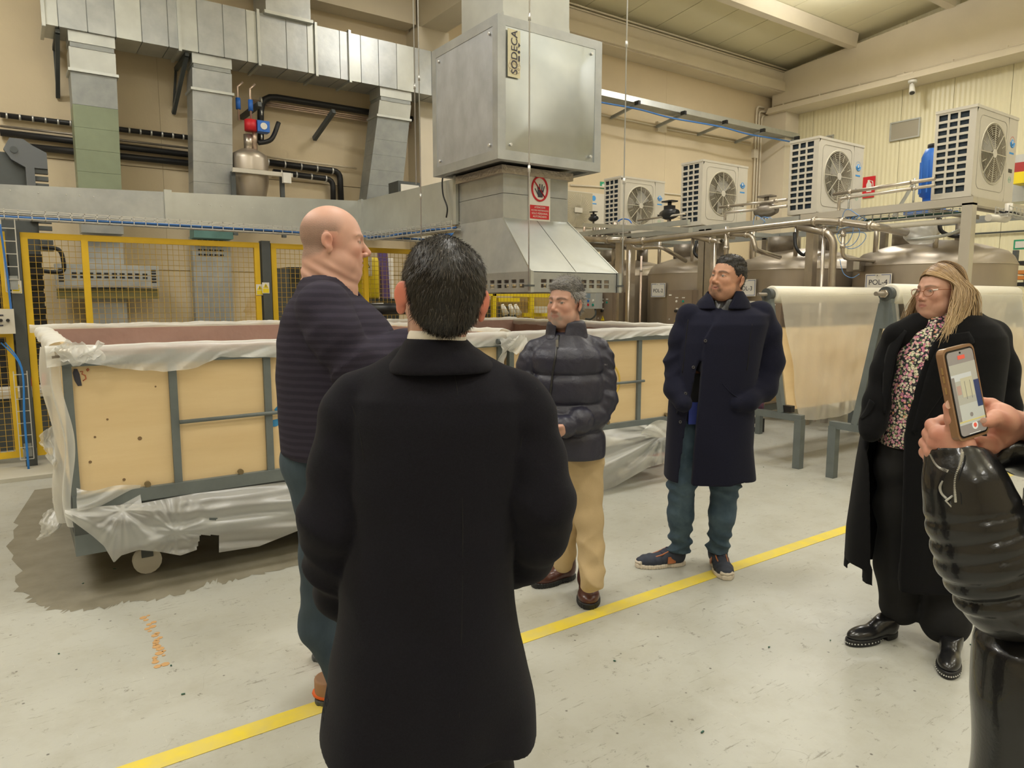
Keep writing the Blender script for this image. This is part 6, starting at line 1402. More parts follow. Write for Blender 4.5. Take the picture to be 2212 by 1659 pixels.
# ---------------------------------------------------------------- shoes
def shoe(parent, heel, dr, L_=.29, w_=1., up=None, sole=None, toe=None, kind='boot', h=.0035, name='shoe', label=None, th=.028):
    """heel: floor point under the heel (people frame); dr: direction of the toe"""
    f = A_([dr[0], dr[1], 0.]); f /= np.linalg.norm(f); x = A_([f[1], -f[0], 0.]); hl = A_(heel, float); k = L_/.29
    def lc(P): a, b, c = P[0]-hl[0], P[1]-hl[1], P[2]-hl[2]; return ((x[0]*a+x[1]*b)/w_, (f[0]*a+f[1]*b)/k, c)
    def fu(P):
        l = lc(P); d = smin(ell(l, (0, .195, th+.012), (.047, .096, .040 if kind != 'point' else .034)), ell(l, (0, .065, .055), (.040, .066, .055)), .03)
        d = smin(d, cone(l, (0, .125, .055), (0, .055, .085), .036, .042), .025)
        d = smin(d, cone(l, (0, .055, .06), (0, .045, .15 if kind == 'boot' else .10), .043, .045), .02)
        d = smax(d, l[2]-(.165 if kind == 'boot' else .10+.0*l[1]), .006)
        if kind == 'sneaker': d = d-.0015*np.sin(l[1]*160)*np.where(l[1] > .12, 1, 0)
        return smax(d, th*.7-l[2], .004)
    def fs(P):
        l = lc(P); a = np.sqrt((l[0]/.050)**2+((l[1]-.19)/.108)**2)-1; b = np.sqrt((l[0]/.041)**2+((l[1]-.07)/.074)**2)-1; d = smin(a, b, .25)*.045
        hz_ = th+np.clip((.0-l[1]+.03)*.0, 0, 1); d = smax(d, np.maximum(-l[2], l[2]-hz_-.01*np.clip((l[1]-.25)*8, 0, 1)), .005)
        if kind == 'point': d = smax(d, -np.maximum(np.maximum(.09-l[1], l[1]-.14), l[2]-th*.6), .004)
        return d-.001*np.sin(l[1]*420)*(kind != 'point')
    lo = hl+np.minimum(0, f*.33*k)-.08; hi = hl+np.maximum(0, f*.33*k)+.08; lo[2] = hl[2]-.01; hi[2] = hl[2]+.18
    o = sdf_obj(name, fu, lo, hi, h, up, parent)
    if label: o['label'] = label
    s_ = sdf_obj('sole', fs, lo, hi, h, sole, parent)
    W_ = lambda p: tuple(hl+x*p[0]*w_+f*p[1]*k+A_([0, 0, p[2]]))
    if kind == 'sneaker':
        ml = toe[0]; mo = toe[1]; mn = toe[2]
        for q in range(5):
            y = .105+q*.019; z = .108-q*.0105; tubef('lace', [W_((-.021, y, z-.008)), W_((-.008, y+.004, z)), W_((.008, y-.002, z)), W_((.021, y+.002, z-.008))], .0026, ml, parent, 6)
        for sx in (-1, 1):
            tubef('trim', smooth_path([W_((sx*.024, .10, .098)), W_((sx*.026, .15, .076)), W_((sx*.024, .195, .06)), W_((sx*.044, .20, .035))]), .0045, mo, parent, 6)
            MB().poly([W_((sx*.0415, .075, .03)), W_((sx*.047, .125, .03)), W_((sx*.040, .12, .066)), W_((sx*.038, .075, .07))], x*sx*.0035).build('side_patch', mo, parent)
        MB().tube([W_((-.03, .272, th+.012)), W_((0, .289, th+.010)), W_((.03, .272, th+.012))], .010, 8).build('toe_cap', mn, parent)
    if kind == 'point':
        st_ = MB()
        for q in range(26):
            a = PI*(q/25)*1.4-.63; px_, py__ = .051*math.cos(a), .19+.109*math.sin(a)
            c_ = W_((px_, py__, th*.55)); st_.disc(c_, tuple(x*math.cos(a)+f*math.sin(a)), .0032, .002, 6)
        st_.build('sole_studs', wire, parent)
def person(feet, label): return thing('person', feet, label, 'person', frame=True)
def mixf(*fs):
    def f(P):
        d = fs[0](P)
        for g in fs[1:]: d = np.minimum(d, g(P))
        return d
    return f
def body_mesh(root, H, base, core, h=.0028, hc=.012, **kw):
    """one body mesh: finely meshed head and neck, coarser hidden body below"""
    c = H.c
    neck = kw.pop('neck'); fh = lambda P: smin(H.f(P), neck(P), .014)
    zc = kw.pop('zcut', c[2]-.20)
    V1, F1 = snets(fh, A_([c[0]-.15, c[1]-.15, zc]), A_([c[0]+.15, c[1]+.15, c[2]+.15]), h, 1)
    fb = core; lo, hi = kw.pop('box')
    V2, F2 = snets(fb, lo, hi, hc, 1)
    col = H.skincol(np.concatenate([V1, V2]), base, **kw)
    return mesh_from('body', np.concatenate([V1, V2]), np.concatenate([F1, F2+len(V1)]), skin, root, col)

# ================================================================ 1. man seen from behind in a long dark overcoat
D = 1.45
root = person((0.04, D, 0), 'person seen from behind nearest the camera in a long black overcoat, dark short hair')
H = Head(J(954, 645, D-.02), (-.26, .97), roll=-.10, pitch=-.05, sc=1.0, ear=(.0815, -.020, -.006), earflare=.75, width=.96)
neckf = lambda P: cone(P, J(948, 690, D-.03), J(944, 770, D-.03), .052, .055)
coat_rings = RG(D, (1575, 683, 1148, .19), (1520, 690, 1146, .185), (1400, 712, 1132, .17), (1300, 735, 1118, .155), (1200, 752, 1112, .145), (1100, 756, 1118, .138), (1000, 748, 1135, .135), (900, 742, 1155, .128), (855, 752, 1145, .118), (815, 800, 1096, .098), (782, 845, 1045, .08), (765, 870, 1020, .06))
def wr_wool(s, P): 
    b = np.exp(-((s-.30)/.13)**2)+.25; return b*(fold(P, 75, .010, 3, .7)+fold(P, 60, .007, 8, -.8))
armL = ([J(775, 862, D), J(756, 900, D-.01), J(738, 1000, D-.02), J(716, 1125, D-.04), J(722, 1210, D), J(735, 1280, D+.07), J(752, 1312, D+.10)], [.050, .057, .060, .063, .056, .050, .040])
armR = ([J(1118, 862, D), J(1138, 900, D-.01), J(1158, 1000, D-.02), J(1172, 1085, D-.04), J(1165, 1150, D), J(1140, 1205, D+.07), J(1108, 1235, D+.10)], [.050, .056, .058, .062, .058, .050, .040])
def coat1(P):
    d = loft(P, coat_rings, 0, 2.3, .012)
    d = d-.008*np.sin(P[0]*34+1.5*np.sin(P[2]*5))*np.clip((1.0-P[2])/.35, 0, 1)-.004*swave(P, 12, 4)-fold(P, 22, .006, 31, 1.2)
    inner = loft(P, [(a-.3 if k == 0 else a, b, c, e-.02, f-.02) for k, (a, b, c, e, f) in enumerate(sorted(coat_rings)[:5])], 0, 2.3)
    d = np.maximum(d, -inner)
    for A__ in (armL, armR): d = smin(d, limb(P, A__[0], A__[1], .035, wr_wool), .007)
    d = smin(d, cone(P, J(905, 790, D), J(775, 858, D), .050, .046), .035); d = smin(d, cone(P, J(985, 790, D), J(1118, 858, D), .050, .046), .035)
    return d
blackwool = wool('black_wool', (.013, .0125, .018))
cb_ = J(950, 1200, D)
body_mesh(root, H, (.56, .33, .25), lambda P: np.minimum(loft(P, [(z, x, y, a*.75, b*.7) for z, x, y, a, b in coat_rings if z > .8]), np.minimum(cone(P, (-.24, D+.02, .05), (-.22, D, .95), .05, .06), cone(P, (-.07, D+.02, .05), (-.09, D, .95), .05, .06))),
    neck=neckf, box=(A_([-.45, D-.3, 0]), A_([.4, D+.3, 1.5])), beard=.6, ruddy=.9, earc=.5)
o = sdf_obj('overcoat', coat1, A_([-.50, D-.30, .60]), A_([.24, D+.30, 1.50]), .0065, blackwool, root, smooth=1)
# centre back seam and sleeve seams
def surf_tube(name, fn, pxs, D0, r, m, parent, off=.0): 
    pts = [hit(fn, a, b, D0) for a, b in pxs]; return tubef(name, smooth_path([tuple(p+A_([0, -off, 0])) for p in pts], 4), r, m, parent, 6)
seam = mat('black_seam', (.004, .004, .005), .9)
surf_tube('back_seam', coat1, [(977, 785), (990, 860), (997, 960), (999, 1100), (999, 1250), (996, 1400), (992, 1550)], D, .0012, seam, root)
for pts in ([(738, 835), (762, 880), (778, 940), (788, 1000)], [(1160, 838), (1140, 880), (1128, 940), (1120, 1000)]): surf_tube('armhole_seam', coat1, pts, D, .0013, seam, root)
def collar1(P):
    r1 = RG(D-.01, (800, 838, 1072, .112, D-.004), (783, 842, 1068, .108, D-.005), (768, 856, 1052, .098, D-.008), (750, 868, 1025, .086, D-.012), (735, 877, 1010, .077, D-.016), (728, 883, 1003, .072, D-.018))
    d = loft(P, r1, 0, 2.2, .006); d = d-.002*swave(P, 14, 7)
    r2 = [(z, x, y, a-.014, b-.014) for z, x, y, a, b in r1]; r2 = [(r2[0][0]-.1,)+r2[0][1:]]+r2+[(r2[-1][0]+.05,)+r2[-1][1:]] if r2[0][0] < r2[-1][0] else r2
    r2 = sorted(r2); r2 = [(r2[0][0]-.1,)+r2[0][1:]]+r2+[(r2[-1][0]+.05,)+r2[-1][1:]]
    return np.maximum(d, -loft(P, r2, 0, 2.2))
sdf_obj('coat_collar', collar1, A_([-.3, D-.2, 1.38]), A_([.05, D+.2, 1.56]), .004, blackwool, root)
sc_r = RG(D-.02, (750, 878, 1010, .068), (724, 881, 1006, .066), (712, 886, 1000, .064))
sdf_obj('shirt_collar', lambda P: np.maximum(loft(P, sc_r, 0, 2.1, .003), -loft(P, [(z+(.03 if k == 0 else -.03), x, y, a-.005, b-.005) for k, (z, x, y, a, b) in enumerate(sc_r)], 0, 2.1)), A_([-.3, D-.2, 1.43]), A_([.05, D+.2, 1.56]), .0028, mat('white_cotton', (.78, .72, .62), .7), root)
def flow1(l, rs): # whorl at the crown, hair lying down and around
    o = np.zeros_like(l); dx, dz = l[:, 0]-.03, l[:, 2]-.10; o[:, 0] = dx*6+(-l[:, 1])*1.5; o[:, 1] = -.4*(l[:, 2] > .05); o[:, 2] = -1+.6*(l[:, 2] > .09); return o
hc = HairCap(H, .010, line=([-.12, -.10, -.07, -.050, -.036, -.01, .010, .03, .05, .09], [-.085, -.088, -.078, -.050, .020, .032, .010, .03, .06, .07]), seed=4, vol=lambda L: -.006*np.exp(-((L[0]-.03)**2+(L[1]+.035)**2)/.0011)*np.clip((L[2]-.06)/.03, 0, 1)-.005*np.clip((-.045-L[2])/.02, 0, 1))
hc.build(root, hairm, [(.010, .008, .006), (.028, .021, .015), (.085, .068, .055)], h=.0035, n=20000, ln=.0115, flow=flow1, stray=.22, wd=.00045, lift=.14)
# legs and shoes under the coat
dtr = mat('dark_trousers', (.012, .012, .016), .9, noise=.3, nscale=90)
sdf_obj('trousers', lambda P: smin(limb(P, [(-.22, D, .8), (-.23, D+.02, .5), (-.24, D+.03, .08)], [.085, .080, .075], .03), limb(P, [(-.09, D, .8), (-.08, D+.02, .5), (-.07, D+.03, .08)], [.085, .080, .075], .03), .02), A_([-.40, D-.18, .02]), A_([.12, D+.2, .9]), .012, dtr, root)
for x in (-.24, -.07): shoe(root, (x, D-.04, 0), (0 if x > -.1 else -.12, 1), up=mat('black_leather_shoe', (.01, .01, .01), .3), sole=black, kind='boot')

# ================================================================ 2. bald man in profile
D = 2.45
ft = onZ(690, 1512, 0)
root = person((-.62, 2.52, 0), 'bald person in profile facing right in a purple grey striped sweater and dark jeans')
H = Head(J(719, 524, D), (.97, .27), pitch=-.05, roll=0, sc=1.05, nose=.010, fat=.9, jaw=1.0, ear=(.079, -.017, -.006), earflare=.30)
nk = lambda P: smin(cone(P, J(705, 560, D), J(702, 630, D), .080, .082), cone(P, J(735, 590, D), J(727, 645, D), .058, .07), .05)-.0022*np.sin((P[0]*.6+P[2]*1.)*150)*np.clip((P[2]-1.585)/.03, 0, 1)*np.clip((1.70-P[2])/.04, 0, 1)
def wr_knit(s, P): b = np.exp(-((s-.30)/.16)**2)+.3; return b*(fold(P, 62, .014, 5, -.9)+fold(P, 48, .009, 15, .6))
rings = RG(D, (978, 625, 845, .175), (968, 613, 855, .19), (900, 609, 868, .20), (820, 607, 868, .205), (740, 607, 846, .21), (690, 615, 815, .205), (650, 632, 782, .185), (620, 650, 762, .13), (600, 664, 745, .095))
arm = ([J(700, 665, D-.17), J(722, 720, D-.20), J(762, 792, D-.20), J(800, 785, D-.16), J(868, 742, D-.08), J(884, 734, D-.06)], [.082, .080, .068, .058, .045, .042])
arm2 = ([J(715, 665, D+.17), J(760, 740, D+.2), J(800, 800, D+.2), J(850, 765, D+.1), J(900, 735, D+.02)], [.080, .075, .062, .05, .042])
def sweater(P):
    d = loft(P, rings, 0, 2.2, .02); d = smin(d, ell(P, J(745, 800, D), (.20, .19, .26)), .04)
    d = d-.004*swave(P, 11, 2)-fold(P, 38, .007, 21, .5)
    for A__ in (arm, arm2): d = smin(d, limb(P, A__[0], A__[1], .04, wr_knit), .012)
    d = smin(d, cone(P, J(700, 632, D), J(700, 670, D-.16), .07, .078), .04); d = smin(d, cone(P, J(705, 628, D), J(715, 668, D+.17), .075, .08), .05)
    # neckline cut, slanting down towards the front
    d = smax(d, -cone(P, J(703, 565, D), J(706, 628, D), .092, .083), .006); d = smax(d, -cone(P, J(735, 600, D), J(735, 650, D), .07, .062), .006)
    return d
knit = bpy.data.materials.new('striped_knit'); knit.use_nodes = True; nt = knit.node_tree; b = nt.nodes['Principled BSDF']; b.inputs['Roughness'].default_value = .9;  b.inputs['Specular IOR Level'].default_value = .2
tc = nd(nt, 'ShaderNodeTexCoord'); wv_ = nd(nt, 'ShaderNodeTexWave', wave_type='BANDS', bands_direction='Z'); wv_.inputs['Scale'].default_value = 13; wv_.inputs['Distortion'].default_value = 1.2; wv_.inputs['Detail'].default_value = 1; nt.links.new(tc.outputs['Object'], wv_.inputs[0])
cr = nd(nt, 'ShaderNodeValToRGB'); cr.color_ramp.elements[0].position = .35; cr.color_ramp.elements[0].color = (.031, .027, .043, 1); cr.color_ramp.elements[1].position = .75; cr.color_ramp.elements[1].color = (.043, .037, .058, 1); nt.links.new(wv_.outputs[0], cr.inputs[0]); nt.links.new(cr.outputs[0], b.inputs[0])
w2 = nd(nt, 'ShaderNodeTexNoise'); w2.inputs['Scale'].default_value = 500; nt.links.new(tc.outputs['Object'], w2.inputs[0]); bp = nd(nt, 'ShaderNodeBump'); bp.inputs['Strength'].default_value = .4; bp.inputs['Distance'].default_value = .003; nt.links.new(w2.outputs[0], bp.inputs['Height']); nt.links.new(bp.outputs[0], b.inputs['Normal'])
handP = J(895, 728, D-.06)
def core2(P):
    d = loft(P, [(z, x, y, a*.75, bb*.75) for z, x, y, a, bb in rings]); d = smin(d, limb(P, arm[0]+[handP], [r*.65 for r in arm[1]]+[.028], .03), .02); d = smin(d, limb(P, arm2[0], [r*.65 for r in arm2[1]], .03), .02)
    for k in range(4):
        q = handP+A_([.03, -.02+.02*k, .01-.012*k]); d = smin(d, limb(P, [q, q+A_([.045, .01, .005]), q+A_([.075, .02, -.008])], [.010, .0095, .008], .006), .006)
    d = smin(d, limb(P, [handP, handP+A_([.02, -.03, .03]), handP+A_([.05, -.03, .045])], [.016, .012, .010], .008), .008)
    d = np.minimum(d, np.minimum(limb(P, [J(705, 1060, D), J(706, 1200, 2.5), J(692, 1350, 2.54), (-.645, 2.575, .14)], [.06, .05, .04, .035]), limb(P, [J(712, 1060, D+.13), (-.66, 2.75, .62), (-.69, 2.83, .3), (-.70, 2.86, .12)], [.06, .05, .04, .035])))
    return d
body_mesh(root, H, (.66, .385, .30), core2, h=.003, hc=.008, neck=nk, box=(A_([-1.0, D-.5, 0]), A_([-.1, D+.55, 1.7])), scalp=.85, scol=(.22, .16, .13), brow=(.34, .20, .14), ruddy=.55, lips=(.50, .22, .18), zcut=J(700, 650, D)[2])
H.eyes(root, (.0, 1, 0), (.10, .12, .12))
sdf_obj('sweater', sweater, A_([-.92, D-.42, J(700, 982, D)[2]]), A_([-.05, D+.46, 1.72]), .0075, knit, root)
for q, nm in ((978, 'hem_band'),):
    r = rings[0]; tubef(nm, [(r[1]+r[3]*1.0*math.cos(a), r[2]+r[4]*math.sin(a), J(700, 972, D)[2]) for a in [2*PI*k/32 for k in range(32)]], .011, knit, root, 8, closed=True)
nb = [J(668, 585, D), J(665, 590, D)]
denim = mat('dark_denim', (.024, .042, .064), .85, nscale=9, col2=(.050, .078, .105), bump=.25, bscale=260, bdist=.003, stretch=(1, 1, .3))
def jeans2(P):
    w_ = lambda s, Q: (.4+.5*np.exp(-((s-.95)/.12)**2))*(fold(Q, 75, .006, 6, .6)+fold(Q, 60, .005, 9, -.7))
    a = limb(P, [J(705, 985, D), J(705, 1060, D), J(706, 1200, 2.5), J(692, 1350, 2.54), (-.645, 2.575, .14), (-.64, 2.575, .07)], [.125, .112, .092, .075, .066, .062], .04, w_)
    c = limb(P, [J(715, 985, D+.1), J(712, 1060, D+.13), (-.66, 2.75, .62), (-.69, 2.83, .3), (-.70, 2.86, .08)], [.13, .12, .092, .075, .062], .04, w_)
    return smin(smin(a, c, .03), ell(P, J(700, 990, D+.02), (.15, .17, .13)), .04)
sdf_obj('jeans', jeans2, A_([-.95, D-.2, .05]), A_([-.4, D+.6, 1.12]), .0085, denim, root)
tan = mat('tan_suede', (.36, .20, .11), .8); org_ = mat('orange_sole', (.72, .12, .015), .5); crm = mat('cream_leather', (.70, .62, .50), .6)
hl = onZ(654, 1521, 0); cc = (hl[0]*CC-hl[1]*SS, hl[0]*SS+hl[1]*CC, 0)
shoe(root, (cc[0]+.05, cc[1]-.0, 0), (.9, .45), .30, 1.15, tan, dgrey, (black, crm, crm), 'sneaker', label='tan suede trainer', th=.022)
MB().tube([(cc[0]+.05+.9*.07+.075*math.cos(a), cc[1]+.45*.07+.052*math.sin(a), .034) for a in [PI*(.62+k*.09) for k in range(11)]], .009, 8).build('orange_band', org_, root)
hl = onZ(650, 1438, 0); c2_ = (hl[0]*CC-hl[1]*SS, hl[0]*SS+hl[1]*CC, 0)
shoe(root, (c2_[0]+.035, c2_[1]+.05, 0), (.95, .3), .30, 1.1, org_, dgrey, (black, crm, crm), 'sneaker', label='orange heel trainer', th=.022)

# ================================================================ 3. grey haired man in quilted jacket
D = 3.5
root = person((.36, 3.45, 0), 'grey haired person in a navy quilted jacket, khaki trousers and brown boots')
H = Head(J(1222, 655, D-.01), (-.62, -.78), pitch=-.02, roll=.03, sc=.98, nose=.004, fat=.35, ear=(.078, -.014, -.008), earflare=.25, width=.96)
nk = lambda P: cone(P, J(1224, 680, D+.01), J(1225, 745, D+.02), .062, .07)
rings = RG(D, (985, 1208, 1298, .15), (980, 1200, 1300, .16), (930, 1150, 1300, .17), (880, 1148, 1300, .175), (820, 1148, 1300, .17), (770, 1150, 1296, .16), (745, 1160, 1285, .14), (728, 1178, 1268, .11), (715, 1188, 1260, .09))
rings = [(z, x-(.03 if z < J(0, 900, D)[2] else 0), y, a+(.03 if z < J(0, 900, D)[2] else 0), b) for z, x, y, a, b in rings]
seams = [J(1220, y, D)[2] for y in (746, 804, 866, 925, 990)]
def quilt(z): 
    e = np.interp(z, sorted(seams), [4, 3, 2, 1, 0]); fr_ = e-np.floor(e); return .019*(1-np.abs(2*fr_-1)**4)
def wr_q(s, P): fr_ = (s/.105)-np.floor(s/.105); return .017*(1-np.abs(2*fr_-1)**3)+fold(P, 120, .004, 3, .8)-.005
armR = ([J(1292, 755, D), J(1300, 800, D), J(1302, 860, D-.03), J(1290, 893, D-.06), J(1250, 910, D-.17), J(1222, 922, D-.21)], [.060, .062, .060, .058, .050, .044])
armL = ([J(1155, 760, D), J(1143, 800, D), J(1138, 860, D-.03), J(1150, 895, D-.08), J(1195, 920, D-.19)], [.058, .060, .058, .054, .044])
def puffer(P):
    d = loft(P, rings, .1, 2.3, .02)-quilt(P[2])+.004-.0035*swave(P, 24, 3)
    for A__ in (armR, armL): d = smin(d, limb(P, A__[0], A__[1], .03, wr_q), .010)
    return smin(d, smin(cone(P, J(1200, 738, D), J(1160, 755, D), .05, .05), cone(P, J(1250, 738, D), J(1290, 752, D), .05, .05), .02), .03)
navyp = mat('navy_nylon', (.026, .026, .047), .42, noise=.2, nscale=20, bump=.5, bscale=30, bdist=.008)
hd = J(1213, 928, D-.24)
def core3(P):
    d = loft(P, [(z, x, y, a*.7, bb*.7) for z, x, y, a, bb in rings]); d = smin(d, limb(P, armR[0]+[hd], [r*.6 for r in armR[1]]+[.03], .02), .02); d = smin(d, limb(P, armL[0], [r*.6 for r in armL[1]], .02), .02)
    for k in range(4): q = hd+A_([-.01+.0*k, -.01, .02-.018*k]); d = smin(d, limb(P, [q, q+A_([-.04, -.01, -.01]), q+A_([-.06, .01, -.02])], [.0095, .009, .008], .005), .005)
    d = smin(d, limb(P, [hd, hd+A_([.0, -.03, .02]), hd+A_([-.03, -.035, .015])], [.014, .011, .009], .006), .006)
    return np.minimum(d, np.minimum(cone(P, J(1235, 1000, D), J(1217, 1210, D+.09), .06, .035), cone(P, J(1262, 1000, D), J(1279, 1245, D-.1), .06, .035)))
body_mesh(root, H, (.56, .32, .24), core3, h=.0032, hc=.008, neck=nk, box=(A_([-.1, D-.4, 0]), A_([.65, D+.35, 1.5])), brow=(.045, .03, .025), goatee=.8, bcol=(.32, .27, .24), beard=.30, ruddy=.4, browh=1.25, lips=(.40, .18, .15))
H.eyes(root, (-.25, .95, .02), (.05, .028, .015))
sdf_obj('quilted_jacket', puffer, A_([-.12, D-.36, J(0, 984, D)[2]]), A_([.62, D+.3, 1.52]), .0065, navyp, root)
def col3(P):
    r1 = RG(D, (735, 1170, 1272, .105), (722, 1178, 1268, .098), (700, 1181, 1264, .090), (692, 1185, 1261, .086))
    d = loft(P, r1, .1, 2.2, .012)-.004*swave(P, 22, 4); r2 = sorted([(z, x, y, a-.024, b-.024) for z, x, y, a, b in r1]); r2 = [(r2[0][0]-.1,)+r2[0][1:]]+r2+[(r2[-1][0]+.06,)+r2[-1][1:]]
    d = smax(d, -loft(P, r2, .1, 2.2), .008)
    xl, xr = J(1198, 700, D)[0], J(1216, 700, D)[0]; zt_ = J(0, 722, D)[2]
    return smax(d, -np.maximum(np.maximum(xl+(zt_-P[2])*-.12-P[0], P[0]-xr-(P[2]-zt_)*.25), P[1]-D), .006)
sdf_obj('jacket_collar', col3, A_([.0, D-.2, 1.32]), A_([.5, D+.25, 1.52]), .0045, navyp, root)
pz = [hit(puffer, a, b_, D) for a, b_ in ((1207, 724), (1203, 745), (1199, 775), (1194, 805), (1190, 840), (1187, 872))]
tubef('zipper', smooth_path([tuple(p+A_([0, -.004, 0])) for p in pz], 4), .0055, mat('zip_black', (.02, .02, .022), .3), root, 6)
q = pz[1]; MB().box(q[0]-.006, q[1]-.016, q[2]-.01, q[0]+.006, q[1]-.006, q[2]+.025).build('zip_pull', mat('zip_metal', (.35, .35, .36), .3, .8), root)
q = hit(puffer, 1312, 787, D); text('HYDRO-DRY', .011, mat('reflective_grey', (.25, .25, .28), .4), root, q+A_([-.03, -.014, 0]), (1, .35, -.1), (0, 0, 1), extr=.0004)
kh = mat('khaki_cotton', (.56, .42, .235), .85, noise=.12, nscale=6, bump=.2, bscale=180, bdist=.003)
f1 = (onZ(1278, 1296, 0), onZ(1215, 1255, 0)); fc = [(p[0]*CC-p[1]*SS, p[0]*SS+p[1]*CC, 0) for p in f1]
def pants3(P):
    w_ = lambda s, Q: fold(Q, 62, .006, 4, .8)+fold(Q, 48, .005, 8, -.7)
    a = limb(P, [J(1262, 985, D), J(1263, 1060, D), J(1272, 1120, D-.03), J(1277, 1190, D-.06), J(1279, 1245, D-.1), J(1278, 1256, D-.1)], [.105, .088, .070, .066, .058, .058], .03, w_)
    c = limb(P, [J(1235, 985, D), J(1232, 1060, D+.03), J(1228, 1130, D+.06), J(1220, 1190, D+.08), J(1216, 1216, D+.09)], [.095, .082, .066, .056, .054], .03, w_)
    return smin(a, c, .02)
sdf_obj('khaki_trousers', pants3, A_([.05, D-.25, .1]), A_([.6, D+.25, J(0, 975, D)[2]]), .0065, kh, root)
bro = mat('brown_leather', (.10, .032, .022), .33, noise=.3, nscale=12, bump=.2, bscale=40, coat=.2)
shoe(root, (J(1280, 1270, D-.10)[0]+.012, fc[0][1]+.17, 0), (-.10, -1), .29, 1.22, bro, black, None, 'boot', label='brown leather slip-on boot')
shoe(root, (fc[1][0]+.07, fc[1][1]+.06, 0), (-.85, -.55), .28, 1.12, bro, black, None, 'boot', label='brown leather slip-on boot')
grey = [(.17, .16, .15), (.34, .33, .32), (.50, .49, .48)]
def flow3(l, rs): o = np.zeros_like(l); o[:, 0] = l[:, 0]*4+.5; o[:, 1] = .5*(l[:, 2] > .06)-.6*(l[:, 2] <= .06); o[:, 2] = .2-1.0*(l[:, 2] < .06); return o
HairCap(H, .008, seed=5, vol=lambda L: .012*np.clip((L[2]-.06)/.05, 0, 1)).build(root, hairm, grey, h=.0045, n=7000, ln=.018, flow=flow3, stray=.45, wd=.0008, lift=.5)

# ================================================================ 4. tall man in navy wool coat
D = 3.92
root = person((1.2, 3.9, 0), 'tall dark haired person in a navy wool coat with hands in pockets, jeans and trainers')
H = Head(J(1573, 601, D-.02), (-.83, -.56), pitch=.10, roll=.08, sc=1.03, nose=.003, fat=.7, width=.97, ear=(.080, -.016, -.012), earflare=.3, jaw=1.03)
nk = lambda P: cone(P, J(1574, 622, D+.01), J(1568, 700, D+.03), .070, .078)
rings = RG(D, (1032, 1436, 1627, .19), (960, 1441, 1622, .185), (880, 1447, 1626, .18), (800, 1455, 1635, .18), (740, 1462, 1645, .175), (700, 1470, 1655, .16), (680, 1482, 1655, .13), (668, 1505, 1632, .10), (660, 1525, 1608, .08))
def wr4(s, P): b = np.exp(-((s-.34)/.15)**2)+.2; return b*(fold(P, 92, .009, 2, .5)+fold(P, 70, .006, 12, -.7))
aR = ([J(1640, 680, D), J(1655, 720, D), J(1662, 780, D-.0), J(1648, 838, D-.04), J(1612, 866, D-.13), J(1590, 872, D-.16)], [.070, .076, .076, .070, .058, .048])
aL = ([J(1488, 682, D), J(1474, 730, D), J(1463, 785, D-.0), J(1460, 840, D-.05), J(1476, 872, D-.13)], [.062, .066, .066, .060, .048])
xo = [J(1546, 695, D-.17), J(1524, 735, D-.18), J(1518, 790, D-.18), J(1512, 860, D-.18), J(1502, 960, D-.18), J(1496, 1040, D-.18)]
xs4 = [p[0] for p in xo][::-1]; zs4 = [p[2] for p in xo][::-1]
xl = [J(a, b_, D-.18) for a, b_ in ((1516, 780), (1508, 800), (1497, 860), (1484, 940), (1472, 1035))][::-1]
def coat4(P):
    d0 = loft(P, rings, -.12, 2.4, .012)-.0045*swave(P, 8, 3)-.005*np.sin(P[0]*28+1)*np.clip((.9-P[2])/.3, 0, 1)
    e = np.interp(P[2], zs4, xs4).astype(np.float32)
    fr_ = np.maximum(np.maximum(d0-.015*np.clip(1-(P[0]-e)/.16, 0, 1), e-P[0]), P[1]-D); d = np.minimum(d0, fr_)
    inner = loft(P, [(z-(.3 if k == 0 else 0), x, y, a-.018, b-.018) for k, (z, x, y, a, b) in enumerate(sorted(rings)) if z < 1.25], -.12, 2.4)
    d = np.maximum(d, -inner)
    l_ = np.interp(P[2], [p[2] for p in xl], [p[0] for p in xl]).astype(np.float32)
    d = smax(d, -np.maximum(np.maximum(np.maximum(l_-P[0], P[0]-e), P[1]-D), P[2]-xl[-1][2]), .004)
    for A__ in (aR, aL): d = smin(d, limb(P, A__[0], A__[1], .04, wr4), .005)
    d = smin(d, smin(cone(P, J(1535, 684, D), J(1490, 684, D), .05, .058), cone(P, J(1600, 682, D), J(1642, 680, D), .055, .066), .02), .04)
    nv = J(1550, 640, D-.1); return smax(d, -cone(P, J(1560, 625, D-.07), J(1547, 700, D-.17), .055, .012), .006)
navyw = wool('navy_wool', (.016, .017, .034))
def core4(P):
    d = loft(P, [(z, x, y, a*.6, bb*.45) for z, x, y, a, bb in rings if z > .8])
    for A__ in (aR, aL): d = smin(d, limb(P, A__[0], [r*.6 for r in A__[1]], .02), .02)
    return np.minimum(d, np.minimum(cone(P, J(1485, 960, D), J(1468, 1190, D+.09), .05, .035), cone(P, J(1566, 960, D), J(1550, 1190, D+.08), .05, .035)))
body_mesh(root, H, (.56, .295, .19), core4, h=.0035, hc=.012, neck=nk, box=(A_([.7, D-.3, 0]), A_([1.7, D+.3, 1.62])), brow=(.03, .018, .012), beard=.25, goatee=.8, bcol=(.05, .03, .022), ruddy=.15, browh=1.2, lips=(.45, .19, .15))
H.eyes(root, (-.1, .98, -.08), (.04, .02, .012))
sdf_obj('wool_coat', coat4, A_([.72, D-.36, J(0, 1035, D)[2]]), A_([1.62, D+.34, 1.72]), .008, navyw, root)
